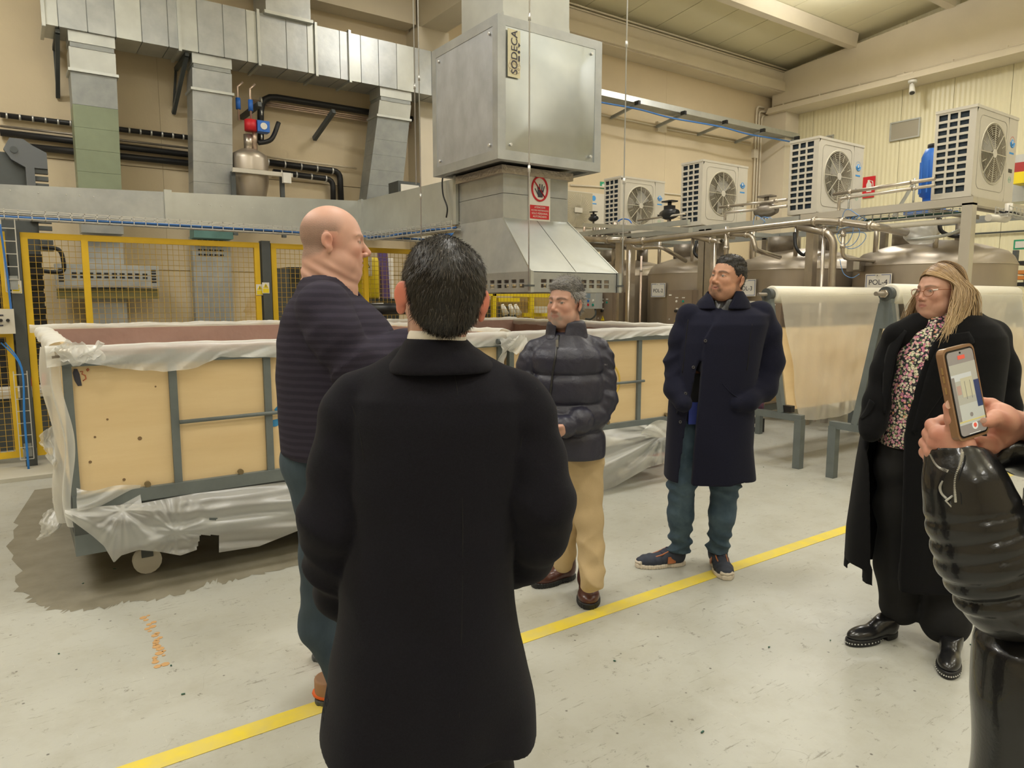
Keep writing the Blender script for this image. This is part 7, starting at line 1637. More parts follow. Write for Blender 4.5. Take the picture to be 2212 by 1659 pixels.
def col4(P):
    r1 = RG(D, (668, 1500, 1622, .125), (650, 1510, 1616, .115), (636, 1524, 1608, .102), (628, 1530, 1604, .096))
    d = loft(P, r1, -.1, 2.2, .006)-.002*swave(P, 14, 4); r2 = sorted([(z, x, y, a-.015, b-.015) for z, x, y, a, b in r1]); r2 = [(r2[0][0]-.1,)+r2[0][1:]]+r2+[(r2[-1][0]+.06,)+r2[-1][1:]]
    d = smax(d, -loft(P, r2, -.1, 2.2), .004); zt_ = J(0, 668, D)[2]
    return smax(d, -np.maximum(np.maximum(J(1536, 668, D)[0]-(P[2]-zt_)*.25-P[0], P[0]-J(1558, 668, D)[0]-(P[2]-zt_)*.5), P[1]-D), .004)
sdf_obj('coat_collar', col4, A_([.9, D-.25, 1.50]), A_([1.45, D+.25, 1.68]), .005, navyw, root)
inn = RG(D, (800, 1500, 1580, .13), (720, 1500, 1600, .13), (675, 1515, 1605, .11), (645, 1535, 1600, .09))
sdf_obj('inner_jacket', lambda P: smax(loft(P, inn, -.1, 2.2, .01), -cone(P, J(1562, 620, D-.08), J(1550, 690, D-.13), .052, .01), .004), A_([.9, D-.2, 1.15]), A_([1.45, D+.2, 1.62]), .0065, mat('black_glossy_nylon', (.012, .012, .014), .3, bump=.4, bscale=30), root)
btn = mat('dark_button', (.02, .02, .025), .2)
for a, b_ in ((1524, 736), (1498, 793), (1481, 850), (1470, 911)):
    p = hit(coat4, a, b_, D); o = MB().disc(tuple(p), (-.25, -1, 0), .0105, .005, 18).build('button', btn, root); MB().tube([tuple(p+A_([-.002, -.006, 0])+.0065*A_([math.cos(k), 0, math.sin(k)])) for k in np.linspace(0, 6.28, 14)[:-1]], .0014, 5, closed=True).build('button_rim', mat('button_rim', (.12, .12, .15), .25), o)
surf_tube('pocket_edge', coat4, [(1560, 828), (1575, 845), (1592, 858), (1602, 864)], D, .0035, navyw, root)
surf_tube('pocket_edge', coat4, [(1478, 852), (1466, 878), (1462, 892)], D, .0035, navyw, root)
surf_tube('sleeve_seam', coat4, [(1625, 700), (1619, 735), (1617, 770), (1613, 800)], D, .003, seam, root)
surf_tube('sleeve_seam', coat4, [(1487, 690), (1482, 730), (1478, 775), (1474, 805)], D, .003, seam, root)
den4 = mat('blue_denim', (.024, .052, .088), .85, nscale=7, col2=(.085, .135, .18), bump=.25, bscale=260, bdist=.003)
def jeans4(P):
    w_ = lambda s, Q: (.3+.9*np.exp(-((s-.50)/.08)**2)+1.2*np.exp(-((s-.90)/.11)**2))*(fold(Q, 85, .009, 5, .35)+fold(Q, 70, .006, 6, -.6))
    a = limb(P, [J(1485, 850, D), J(1480, 960, D), J(1473, 1040, D), J(1470, 1110, D+.03), J(1469, 1190, D+.10), J(1471, 1204, D+.12)], [.075, .075, .078, .072, .062, .060], .03, w_)
    c = limb(P, [J(1565, 850, D), J(1565, 960, D), J(1566, 1045, D), J(1560, 1110, D), J(1550, 1190, D+.09), J(1550, 1204, D+.11)], [.09, .088, .080, .072, .060, .058], .03, w_)
    return smin(a, c, .015)
sdf_obj('blue_jeans', jeans4, A_([.72, D-.25, .085]), A_([1.45, D+.3, J(0, 850, D)[2]]), .0065, den4, root)
bv = [hit(jeans4, a, b_, D) for a, b_ in ((1502, 870), (1496, 895))]
MB().box(bv[0][0]-.05, bv[0][1]-.02, bv[0][2]-.10, bv[0][0]+.04, bv[0][1]+.06, bv[0][2]+.16).build('dark_shirt_front', mat('dark_shirt', (.012, .012, .014), .8), root)
MB().box(bv[1][0]-.03, bv[1][1]-.035, bv[1][2]-.05, bv[1][0]+.03, bv[1][1]-.01, bv[1][2]+.07).build('blue_shirt_hem', mat('royal_blue_cotton', (.03, .05, .28), .8), root)
nav = mat('navy_suede', (.035, .042, .065), .8, noise=.2, nscale=40); orl = mat('rust_leather', (.40, .14, .055), .5); wsole = mat('white_sole', (.66, .58, .47), .6)
hl = J(1490, 1200, 3.78); 
shoe(root, (J(1480, 1215, 4.03)[0], 4.04, 0), (-.985, -.17), .30, 1.15, nav, wsole, (mat('navy_lace', (.03, .025, .06), .7), orl, wsole), 'sneaker', label='navy and rust trainer pointing left', th=.024)
shoe(root, (J(1549, 1215, 4.05)[0], 4.09, 0), (-.06, -1), .30, 1.15, nav, wsole, (MC['navy_lace'], orl, wsole), 'sneaker', label='navy and rust trainer pointing at the camera', th=.024)
def flow4(l, rs): o = np.zeros_like(l); o[:, 0] = l[:, 0]*3; o[:, 1] = .8*(l[:, 2] > .07); o[:, 2] = -1+.9*(l[:, 2] > .07); return o
HairCap(H, .0045, seed=9, line=([-.11, -.085, -.05, -.034, -.012, .010, .026, .040, .060, .085, .095], [-.068, -.065, -.050, -.025, .025, .004, .016, .046, .060, .068, .072]), vol=lambda L: .007*np.clip((L[2]-.07)/.03, 0, 1)).build(root, hairm, [(.016, .012, .010), (.035, .027, .022), (.05, .04, .035)], h=.004, n=6000, ln=.008, flow=flow4, stray=.4, wd=.0009, lift=.5)
# ================================================================ 5. woman with long blond hair
D = 3.15
root = person((1.78, 3.15, 0), 'person with long blond hair and glasses in a long black coat over a floral blouse')
H = Head(J(2030, 630, D), (-.965, -.26), pitch=-.02, roll=0, sc=.98, nose=-.002, fat=.75, jaw=.95, ear=(.074, -.012, -.010), earflare=.15, width=.97)
nk = lambda P: cone(P, J(2040, 660, D+.02), J(2042, 740, D+.04), .055, .066)
rings = RG(D, (1262, 1830, 2088, .22), (1150, 1840, 2105, .21), (1000, 1862, 2125, .20), (900, 1880, 2140, .19), (820, 1892, 2150, .185), (760, 1908, 2158, .18), (725, 1922, 2155, .165), (700, 1945, 2140, .14), (680, 1975, 2110, .11))
# hem: left lower corner sits higher
eL = [J(a, b_, D-.17) for a, b_ in ((1980, 672), (1962, 700), (1946, 738), (1928, 790), (1920, 850), (1914, 950), (1912, 1000), (1900, 1215), (1898, 1300))][::-1]
eR = [J(a, b_, D-.17) for a, b_ in ((2085, 672), (2062, 700), (2028, 740), (2004, 790), (1984, 850), (1968, 930), (1961, 1000), (1942, 1245), (1940, 1300))][::-1]
def wr5(s, P): b = np.exp(-((s-.32)/.14)**2)+.2; return b*(fold(P, 55, .010, 4, .6))
aR = ([J(2138, 735, D), J(2155, 800, D+.02), J(2162, 880, D), J(2150, 950, D-.05), J(2105, 985, D-.10)], [.078, .080, .074, .066, .05])
aL = ([J(1936, 728, D+.02), J(1912, 800, D+.02), J(1895, 870, D), J(1886, 915, D-.02), J(1880, 935, D-.04)], [.050, .054, .054, .050, .042])
fl1 = J(1880, 1190, D)
def coat5(P):
    d = loft(P, rings, -.2, 2.3, .012)-.004*swave(P, 9, 3)-.006*np.sin(P[0]*26+.6)*np.clip((1.0-P[2])/.4, 0, 1)
    inner = loft(P, [(z-(.3 if k == 0 else 0), x, y, a-.02, b-.02) for k, (z, x, y, a, b) in enumerate(sorted(rings))], -.2, 2.3)
    d = np.maximum(d, -inner)
    l_ = np.interp(P[2], [p[2] for p in eL], [p[0] for p in eL]).astype(np.float32); r_ = np.interp(P[2], [p[2] for p in eR], [p[0] for p in eR]).astype(np.float32)
    d = smax(d, -np.maximum(np.maximum(l_-P[0], P[0]-r_), P[1]-D), .004)
    # lapels stand proud beside both edges
    zt_ = J(0, 860, D)[2]
    for A__, k in ((aR, 1), (aL, 1)): d = smin(d, limb(P, A__[0], A__[1], .04, wr5), .016)
    d = smin(d, smin(cone(P, J(1985, 705, D), J(1942, 725, D), .05, .055), cone(P, J(2095, 700, D), J(2138, 725, D), .055, .07), .02), .04)
    # slanted hem
    zh = J(0, 1212, D)[2]; hem = (zh-(P[0]-J(1890, 0, D)[0])*.22)-P[2]; hem = np.where(P[0] > J(1920, 0, D)[0], J(0, 1262, D)[2]-P[2]+0*P[0], hem)
    return np.maximum(d, hem)
blk = wool('charcoal_wool', (.007, .007, .008))
def core5(P):
    d = loft(P, [(z, x+.02, y+.03, a*.42, bb*.45) for z, x, y, a, bb in rings if z > .75])
    for A__ in (aR, aL): d = smin(d, limb(P, A__[0], [r*.5 for r in A__[1]], .02), .02)
    return np.minimum(d, np.minimum(cone(P, J(1950, 1000, D), J(1935, 1310, D), .08, .035), cone(P, J(2020, 1000, D), J(2030, 1350, D-.1), .08, .035)))
body_mesh(root, H, (.58, .325, .235), core5, h=.003, hc=.012, neck=nk, box=(A_([1.3, D-.35, 0]), A_([2.4, D+.35, 1.5])), brow=(.16, .10, .06), ruddy=.45, lips=(.46, .17, .15), browh=.8)
H.eyes(root, (-.15, .97, .0), (.07, .05, .03))
sdf_obj('long_coat', coat5, A_([1.32, D-.36, .28]), A_([2.42, D+.36, 1.56]), .008, blk, root)
# lapels and collar as raised panels
def panel(name, pts_px, m, fn, th=.010, D0=D, off=.003):
    P_ = [hit(fn, a, b_, D0) for a, b_ in pts_px]; return MB().poly([tuple(p+A_([0, -off, 0])) for p in P_], (0, -th, 0)).build(name, m, root)
full5 = lambda P: loft(P, rings, -.2, 2.3, .012)
def strip(name, left, right, m, fn, D0, n=24, nv=6, th=.008, off=.004, wobble=0):
    """surface strip following fn between two pixel polylines"""
    L_ = smooth_path([(a, b_, 0) for a, b_ in left], 6); R__ = smooth_path([(a, b_, 0) for a, b_ in right], 6); mb = MB(); V = []
    for i in range(n+1):
        t = i/n*(len(L_)-1); k = min(int(t), len(L_)-2); a = L_[k].lerp(L_[k+1], t-k); t2 = i/n*(len(R__)-1); k2 = min(int(t2), len(R__)-2); b__ = R__[k2].lerp(R__[k2+1], t2-k2)
        for j in range(nv+1): q = a.lerp(b__, j/nv); p = hit(fn, q.x, q.y, D0); V.append(tuple(p+A_([0, -off-.003*math.sin(PI*j/nv), 0])))
    mb.add(V, [(i*(nv+1)+j, i*(nv+1)+j+1, (i+1)*(nv+1)+j+1, (i+1)*(nv+1)+j) for i in range(n) for j in range(nv)], True)
    return mb.build(name, m, root, solid=th)
strip('lapel', [(1952, 712), (1935, 725), (1918, 748), (1908, 790), (1906, 840), (1905, 890)], [(1958, 716), (1947, 740), (1934, 770), (1925, 815), (1919, 855), (1913, 895)], blk, full5, D, th=.004)
strip('lapel', [(2050, 722), (2026, 748), (2006, 790), (1994, 830), (1981, 880), (1968, 932)], [(2092, 716), (2104, 738), (2096, 748), (2078, 790), (2030, 860), (1975, 938)], blk, full5, D, th=.004)
fl_ = bpy.data.materials.new('floral_print'); fl_.use_nodes = True; nt = fl_.node_tree; b = nt.nodes['Principled BSDF']; b.inputs['Roughness'].default_value = .8
tc = nd(nt, 'ShaderNodeTexCoord'); vo = nd(nt, 'ShaderNodeTexVoronoi'); vo.inputs['Scale'].default_value = 92; nt.links.new(tc.outputs['Object'], vo.inputs[0])
wn = nd(nt, 'ShaderNodeSeparateColor'); nt.links.new(vo.outputs['Color'], wn.inputs[0])
cr = nd(nt, 'ShaderNodeValToRGB'); cr.color_ramp.interpolation = 'CONSTANT'; el = cr.color_ramp.elements
for k, (p_, c_) in enumerate(((0, (.72, .66, .50)), (.24, (.60, .20, .32)), (.40, (.74, .40, .40)), (.54, (.12, .18, .07)), (.68, (.65, .62, .42)), (.82, (.70, .34, .44)), (.93, (.75, .38, .22)))):
    e = el[k] if k < 2 else el.new(p_); e.position = p_; e.color = (*c_, 1)
nt.links.new(wn.outputs[0], cr.inputs[0]); mr = nd(nt, 'ShaderNodeMapRange'); mr.inputs[1].default_value = .52; mr.inputs[2].default_value = .62; nt.links.new(vo.outputs['Distance'], mr.inputs[0])
mx_ = nd(nt, 'ShaderNodeMix', data_type='RGBA'); nt.links.new(mr.outputs[0], mx_.inputs[0]); nt.links.new(cr.outputs[0], mx_.inputs[6]); mx_.inputs[7].default_value = (.010, .012, .018, 1)
v2 = nd(nt, 'ShaderNodeTexVoronoi'); v2.inputs['Scale'].default_value = 230; nt.links.new(tc.outputs['Object'], v2.inputs[0]); mr2 = nd(nt, 'ShaderNodeMapRange'); mr2.inputs[1].default_value = .55; mr2.inputs[2].default_value = .7; mr2.inputs[4].default_value = .6; nt.links.new(v2.outputs['Distance'], mr2.inputs[0])
m3_ = nd(nt, 'ShaderNodeMix', data_type='RGBA'); nt.links.new(mr2.outputs[0], m3_.inputs[0]); nt.links.new(mx_.outputs[2], m3_.inputs[6]); m3_.inputs[7].default_value = (.02, .02, .02, 1); nt.links.new(m3_.outputs[2], b.inputs[0])
br = RG(D, (998, 1905, 2040, .155), (950, 1906, 2045, .160), (850, 1915, 2055, .170), (770, 1930, 2080, .160), (730, 1950, 2095, .130), (705, 1980, 2090, .105), (690, 1995, 2080, .088), (672, 2004, 2074, .068), (662, 2006, 2072, .064))
sdf_obj('floral_blouse', lambda P: smax(loft(P, br, -.2, 2.3, .01)-.004*np.sin(P[0]*90+2*swave(P, 10, 3))*np.clip((P[2]-1.15)/.2, .3, 1), -cone(P, J(2001, 775, D-.14), J(1993, 800, D-.16), .012, .004), .003), A_([1.45, D-.3, .9]), A_([2.2, D+.3, 1.55]), .006, fl_, root)
strip('neck_tie', [(2016, 690), (2005, 715), (1996, 745), (1992, 775)], [(2024, 692), (2014, 718), (2005, 748), (2002, 778)], fl_, lambda P: loft(P, br, -.2, 2.3, .01), D, 14, 3, .004, .008)
btr = mat('black_trousers', (.006, .006, .007), .9, noise=.3, nscale=60)
def tr5(P):
    w_ = lambda s, Q: .008*np.sin(s*26+2*swave(Q, 7, 2))
    a = limb(P, [J(1960, 975, D), J(1952, 1100, D), J(1945, 1220, D), J(1944, 1305, D-.01)], [.13, .115, .10, .095], .03, w_); c = limb(P, [J(2020, 975, D), J(2025, 1100, D-.02), J(2035, 1230, D-.06), J(2042, 1325, D-.12), J(2043, 1345, D-.13)], [.13, .115, .105, .098, .096], .03, w_)
    return np.maximum(smin(a, c, .02), .04+.0*P[0]-P[2])
sdf_obj('wide_trousers', tr5, A_([1.35, D-.35, .03]), A_([2.25, D+.3, 1.02]), .009, btr, root)
blt = mat('black_boot_leather', (.012, .012, .013), .28, coat=.3, bump=.15, bscale=25)
shoe(root, (J(1960, 1325, 3.1)[0]-.02, 3.15, 0), (-.93, -.36), .29, .95, blt, black, None, 'point', label='black ankle boot with studded sole', th=.03)
shoe(root, (J(2052, 1350, 3.0)[0]+.01, 3.00, 0), (-.55, -.83), .29, .95, blt, black, None, 'point', label='black ankle boot with studded sole', th=.03)
for a, b_, r in ((1896, 864, .009), (1886, 936, .012)): p = hit(full5, a, b_, D); MB().disc(tuple(p+A_([0, -.003, 0])), (-.3, -1, 0), r, .005, 18).build('button', btn, root)
strip('pocket_flap', [(1878, 862), (1868, 885), (1857, 902)], [(1890, 872), (1880, 892), (1862, 906)], blk, coat5, D, 8, 4, .006, .003)
# glasses
gm = mat('tortoise_frame', (.30, .10, .04), .25); gl_ = mat('lens_glass', (.9, .9, .9), .02, trans=1., alpha=.25)
t = MB(); W_ = lambda *p: tuple(H.wld(p))
for sx in (-1, 1):
    ring = [W_(sx*(.0345+.0255*math.cos(a)*(1 if math.cos(a)*1 > 0 else .9)), .1005-.004*(math.cos(a) > 0)*math.cos(a), -.002+.0165*math.sin(a)*(1 if math.sin(a) > 0 else 1.05)) for a in [2*PI*k/22 for k in range(22)]]
    MB().tube(ring, .0013, 6, closed=True).build('glasses_rim', gm, root); MB().add(ring, [tuple(range(22))]).build('glasses_lens', gl_, root, fix=False)
    MB().tube([W_(sx*.060, .097, .008), W_(sx*.076, .080, .010), W_(sx*.079, .02, .010), W_(sx*.077, -.012, .004)], .0016, 6).build('glasses_arm', gm, root)
    MB().tube([W_(sx*.059, .099, .008), W_(sx*.073, .085, .010)], .0030, 6).build('glasses_hinge', mat('pearl_hinge', (.8, .75, .68), .2), root)
MB().tube([W_(-.010, .101, .002), W_(0, .104, .005), W_(.010, .101, .002)], .0014, 6).build('glasses_bridge', gm, root)
for sx in (-1,): MB().lathe(tuple(H.wld((sx*.080, -.004, -.044))), [(.001, -.006), (.005, -.003), (.006, 0), (.005, .003), (.001, .006)], 12).build('pearl_earring', mat('pearl', (.8, .77, .7), .2), root)
for sx in (1,): MB().lathe(tuple(H.wld((sx*.080, -.004, -.044))), [(.001, -.006), (.005, -.003), (.006, 0), (.005, .003), (.001, .006)], 12).build('pearl_earring', MC['pearl'], root)
# long hair: cap plus flowing locks
cap = HairCap(H, .004, seed=11, line=([-.12, -.09, -.03, .0, .012, .03, .05, .075, .095], [-.12, -.12, -.10, -.02, .025, .042, .055, .062, .066]))
V, F = snets(cap.f, H.c-.17, H.c+.16, .0045, 1)
colA, colB, colC = A_([.16, .085, .035]), A_([.42, .27, .125]), A_([.60, .44, .25])
rs = np.random.RandomState(3); Vs = [V]; Fs = [F]; Cs = [np.tile(colA*.5+colB*.5, (len(V), 1))*(.8+.4*rs.rand(len(V))[:, None])]; off = len(V)
NL = 2300; ns_ = 20
for q in range(NL):
    th_ = rs.uniform(-1, 1)*1.80; side = 1 if th_ > 0 else -1           # angle from the back of the head
    az = abs(th_); part = .03
    # radial direction in head frame: back (-y) rotated towards the side
    dx, dy = math.sin(az)*side, -math.cos(az)
    lng = rs.uniform(.22, .36)
    lay = rs.uniform(0, 1); ph = rs.uniform(0, 6.3); wvA = rs.uniform(.006, .014); wf = rs.uniform(24, 34)
    front = az > 1.1; jy = rs.uniform(-.035, .022); jz = rs.uniform(-.03, .03)
    y0_ = rs.uniform(-.02, .086) if az > 1.1 else rs.uniform(-.07, .03)
    pts = []
    for i in range(ns_+1):
        u = i/ns_
        if u < .42:   # over the skull from the parting to ear level
            w_ = u/.42; an = w_*PI/2*1.02
            ex_, ey_, ez_ = .085+.009*lay, .103+.009*lay, .097+.004*lay
            cx = dx*ex_*math.sin(an); cy = (-.008)+dy*ey_*math.sin(an)*(1-.0)+y0_*(1-w_)*math.cos(an); cz__ = .030+(ez_+.008*lay)*math.cos(an)*math.sqrt(max(.05, 1-((y0_+.01)/.108)**2)); cy -= .022*w_*(az > 1.1)
            p = A_([cx, cy, cz__])
            if front:   # sweep from the parting over the temple and back behind the ear
                zt_ = .030+.096*math.sqrt(max(.05, 1-((y0_+.01)/.108)**2)); B = [A_([0, y0_, zt_+.004]), A_([side*.045, y0_*.84, .045+.55*(zt_-.03)+.003]), A_([side*.074, y0_*.45+.002, .045]), A_([dx*(.092+.014*lay), -.030+dy*.107+jy, .028+jz*.3])]
                p = B[0]*(1-w_)**3+B[1]*3*w_*(1-w_)**2*1.0+B[2]*3*w_*w_*(1-w_)+B[3]*w_**3; q3 = A_([p[0]/.080, (p[1]+.010)/.098, (p[2]-.028)/.096]); ln_ = float(np.linalg.norm(q3)); 
                k_ = 1.035+.06*lay; p = A_([0, -.010, .028])+(p-A_([0, -.010, .028]))*(max(k_, ln_)/ln_)
        else:
            w_ = (u-.42)/.58; zz = .028-w_*lng; fl__ = .012+.018*math.sin(min(1, w_*1.6)*PI)*lay+.040*w_**1.3+.012*lay
            wvv = wvA*math.sin(wf*w_*.30+ph)*min(1, w_*2.5)
            rr = 1+fl__/.09
            p = A_([dx*(.083+fl__)+wvv*(-dy)*1.2+dx*wvv*.6, -.008+dy*(.098+fl__*.75)+wvv*dx-.022*(az > 1.1)+.11*w_*(az > 1.25)+(jy*(1-.4*w_) if front else 0), zz+.0*lay])
            if az > 1.3: p[0] = side*max(abs(p[0]), .078)
        pts.append(H.wld(p))
    pts = A_(pts)
    for _ in range(4): pts[1:-1] = .5*pts[1:-1]+.25*(pts[:-2]+pts[2:])
    T = np.gradient(pts, axis=0); T /= np.linalg.norm(T, axis=1)[:, None]
    ctr = H.wld((0, -.01, 0)); out = pts-ctr; out[:, 2] *= .3; out /= np.linalg.norm(out, axis=1)[:, None]+1e-9; S = np.cross(T, out); S /= np.linalg.norm(S, axis=1)[:, None]+1e-9; N = np.cross(S, T)
    wd = rs.uniform(.0013, .0036)*np.interp(np.linspace(0, 1, ns_+1), [0, .15, .8, 1], [.5, 1, .8, .12])[:, None]
    ring = np.stack([pts-S*wd, pts+N*wd*.35, pts+S*wd, pts-N*wd*.35], 1).reshape(-1, 3); k = np.arange(ns_)[:, None]*4
    for e in range(4): e2 = (e+1) % 4; Fs.append(np.concatenate([k+e, k+e2, k+4+e2, k+4+e], 1)+off)
    mixk = rs.rand(); root_c = colA*(1-.5*mixk)+colB*.5*mixk; tip_c = colB*(1-mixk)+colC*mixk; w_ = np.clip(np.linspace(-.1, 1.3, ns_+1), 0, 1)[:, None]
    if rs.rand() < .25: root_c = colB; tip_c = colC
    Cs.append(np.repeat(root_c*(1-w_)+tip_c*w_, 4, 0)); Vs.append(ring); off += len(ring)
mesh_from('long_hair', np.concatenate(Vs), np.concatenate(Fs), mat('blond_hair', (.4, .3, .2), .38, attr=True, spec=.6), root, np.concatenate(Cs))['label'] = 'wavy blond highlighted hair below the shoulders'

# ================================================================ 6. person filming with a phone at the right edge
D = 1.25
root = person((1.02, 1.22, 0), 'person at the right edge in a black leather jacket filming with a phone')
lea = mat('black_leather', (.009, .009, .010), .27, coat=.35, bump=.3, bscale=140, bdist=.0015, noise=.3, nscale=20)
fa = [J(2068, 985, D+.02), J(2086, 1050, D), J(2105, 1120, D-.01), J(2132, 1200, D-.02), J(2172, 1292, D-.03)]; fr = [.050, .061, .066, .072, .074]
ua = [J(2172, 1292, D-.03), J(2232, 1262, D-.04), J(2330, 1130, D-.05), J(2440, 960, D-.03)]; ur = [.072, .086, .082, .08]
def ribs(s, P): 
    fr_ = s/.034-np.floor(s/.034); env = np.clip((s-.075)/.03, 0, 1); return env*(.015*(1-np.abs(2*fr_-1)**2.0)-.007)+(1-env)*.004*swave(P, 30, 3)
def wr6(s, P): return fold(P, 70, .012, 7, .9)+fold(P, 55, .008, 17, -.6)
cuff_n = (fa[1]-fa[0])/np.linalg.norm(fa[1]-fa[0])
def sleeveA(P):
    d = limb(P, fa, fr, .03, ribs); d = smin(d, limb(P, ua, ur, .03, wr6), .010)
    s = (P[0]-fa[0][0])*cuff_n[0]+(P[1]-fa[0][1])*cuff_n[1]+(P[2]-fa[0][2])*cuff_n[2]
    d = smax(d, -(s+.012)+.25*(P[0]-fa[0][0]), .006); return smax(d, -np.maximum(cone(P, fa[0]-cuff_n*.08, fa[0]+cuff_n*.05, .043, .046), s-.05), .003)
rb = [(.42, 1.06, D-.02, .20, .13), (.62, 1.05, D-.02, .195, .125), (.80, 1.045, D-.02, .185, .12), (1.0, 1.05, D-.02, .175, .115), (1.2, 1.06, D-.02, .185, .12), (1.36, 1.06, D-.02, .19, .11), (1.44, 1.06, D-.02, .12, .09), (1.48, 1.06, D-.02, .07, .07)]
rb = RG(D, (1659, 2085, 2550, .13), (1500, 2090, 2530, .12), (1385, 2118, 2500, .12), (1290, 2225, 2520, .115), (1150, 2250, 2560, .12), (1010, 2255, 2580, .11), (930, 2330, 2520, .09), (900, 2380, 2470, .07)); rb = [(.42,)+rb[0][1:]]+rb
a2 = [J(2165, 980, D+.06), J(2212, 984, D+.09), J(2300, 968, D+.12), J(2420, 1000, D+.12), J(2520, 920, D+.04)]; r2_ = [.030, .047, .055, .06, .07]
def jacket6(P):
    d = loft(P, rb, .3, 2.2, .012)-.007*swave(P, 11, 5); d = smin(d, cone(P, (rb[5][1]-.08, D-.02, 1.33), ua[-1], .08, .08), .05)
    d = smin(d, limb(P, a2, r2_, .03, wr6), .02); return smin(d, cone(P, a2[-1], (rb[5][1]+.1, D-.02, 1.34), .07, .08), .03)
Hd = Head((rb[5][1], D+.02, 1.63), (-.75, .66), sc=.97, ear=(.076, -.012, -.005))
thm = [J(2072, 975, D+.01), J(2064, 940, D-.005), J(2056, 905, D-.012), J(2048, 878, D-.012)]
pw = A_([.93, .36, 0]); pw /= np.linalg.norm(pw)
def hands(P):
    # left hand holding the phone
    d = limb(P, [J(2075, 1000, D+.02), J(2062, 962, D+.012)], [.030, .031], .02)
    d = smin(d, cone(P, J(2050, 945, D+.01), J(2070, 965, D+.0), .022, .024), .015)
    d = smin(d, limb(P, thm, [.018, .0138, .0112, .0086], .006), .010)
    kn = [J(2026, 938, D+.015), J(2019, 957, D+.022), J(2012, 978, D+.03), J(2012, 998, D+.04)]
    d = smin(d, cone(P, kn[0], J(2062, 965, D+.02), .013, .024), .012); d = smin(d, cone(P, kn[3], J(2066, 995, D+.03), .012, .022), .012)
    for k, q in enumerate(kn):
        d = smin(d, limb(P, [J(2055, 965+k*10, D+.025), q, q+A_([.006, .030, .012]), q+A_([.036, .045, .018]), q+A_([.056, .036, .014])], [.014, .0125-.0008*k, .0108, .0098, .0082], .006), .006)
    # right hand
    wr = J(2225, 925, D+.06); pm = J(2172, 912, D+.05)
    e = limb(P, [wr, pm], [.026, .028], .02); e = smin(e, cone(P, J(2160, 895, D+.04), J(2165, 940, D+.05), .020, .022), .02)
    e = smin(e, limb(P, [J(2178, 912, D+.03), J(2150, 903, D+.018), J(2137, 910, D+.008), J(2120, 914, D-.002)], [.020, .0145, .0112, .0088], .006), .008)
    for k, (q0, q1, q2) in enumerate((((2170, 888), (2142, 872), (2116, 866)), ((2168, 905), (2140, 890), (2112, 890)), ((2165, 935), (2138, 955), (2112, 950)), ((2172, 950), (2146, 968), (2122, 966)))):
        e = smin(e, limb(P, [J(*q0, D+.055), J(*q1, D+.060+(.0 if k < 2 else -.02)), J(*q2, D+.062-(.0 if k < 2 else .03))], [.0125, .0100, .0082], .005), .006)
    return np.minimum(d, e)
neck6 = lambda P: cone(P, Hd.wld((0, -.02, -.08)), (rb[5][1], D-.02, 1.44), .05, .06)
V1, F1 = snets(lambda P: smin(Hd.f(P), neck6(P), .012), Hd.c-.2, Hd.c+.16, .005, 1)
V2, F2 = snets(hands, J(2120, 935, D)-A_([.12, .09, .10]), J(2120, 935, D)+A_([.15, .16, .10]), .0021, 1)
def core6(P): d = loft(P, [(z, x+.03, y, a*.5, b*.6) for z, x, y, a, b in rb]); d = smin(d, limb(P, [J(2075, 1000, D+.02)]+fa[1:], [.028, .034, .04, .042, .045], .02), .02); d = smin(d, limb(P, ua, [.045]*4, .02), .02); d = smin(d, limb(P, [J(2225, 925, D+.06)]+a2[1:], [.026, .035, .04, .045, .045], .02), .02); return np.minimum(d, np.minimum(cone(P, (rb[0][1]-.07, D, .08), (rb[0][1]-.06, D, .7), .04, .05), cone(P, (rb[0][1]+.09, D, .08), (rb[0][1]+.08, D, .7), .04, .05)))
V3, F3 = snets(core6, A_([.6, D-.3, 0]), A_([1.6, D+.35, 1.5]), .012, 1)
VV = np.concatenate([V1, V2, V3]); FF = np.concatenate([F1, F2+len(V1), F3+len(V1)+len(V2)])
hb = A_([.66, .35, .25]); cl = Hd.skincol(VV, hb); nz = len(V1)
hv = VV[nz:nz+len(V2)]; n_ = .5+.5*swave((hv[:, 0], hv[:, 1], hv[:, 2]), 120, 3)
cl[nz:nz+len(V2)] = hb*(1-.22*n_[:, None]*A_([.5, 1, 1]))
for tip in (J(2047, 873, D-.02), J(2122, 912, D-.008), J(2026, 938, D+.0), J(2019, 957, D+.01)): g_ = np.exp(-((hv-tip)**2).sum(1)/.014**2)[:, None]*.45; cl[nz:nz+len(V2)] = cl[nz:nz+len(V2)]*(1-g_)+A_([.70, .27, .20])*g_
mesh_from('body', VV, FF, skin, root, cl)
nail = mat('fingernail', (.72, .45, .36), .25, coat=.4)
for c_, ax1, ax2 in ((J(2048, 874, D-.0205), (0.15, .25, 1), (1, 0, -.15)), (J(2123, 908, D-.0115), (-1, -.3, .1), (.1, 0, 1))):
    u = A_(ax1, float); u /= np.linalg.norm(u); v = A_(ax2, float); v /= np.linalg.norm(v); n3 = np.cross(u, v); n3 = n3 if n3[1] < 0 else -n3
    pp = [tuple(c_+u*.0068*math.cos(a)*1.15+v*.0052*math.sin(a)+n3*(.0012-.0012*abs(math.sin(a)))) for a in [2*PI*k/16 for k in range(16)]]; MB().poly(pp, tuple(n3*.0008)).build('thumb_nail', nail, root)
sdf_obj('leather_jacket', jacket6, A_([.66, D-.30, .40]), A_([1.75, D+.32, 1.52]), .0085, lea, root)
sdf_obj('leather_sleeve', sleeveA, A_([.66, D-.2, .85]), A_([1.32, D+.12, 1.36]), .0038, lea, root)
zm = mat('zip_silver', (.62, .62, .60), .3, .85)
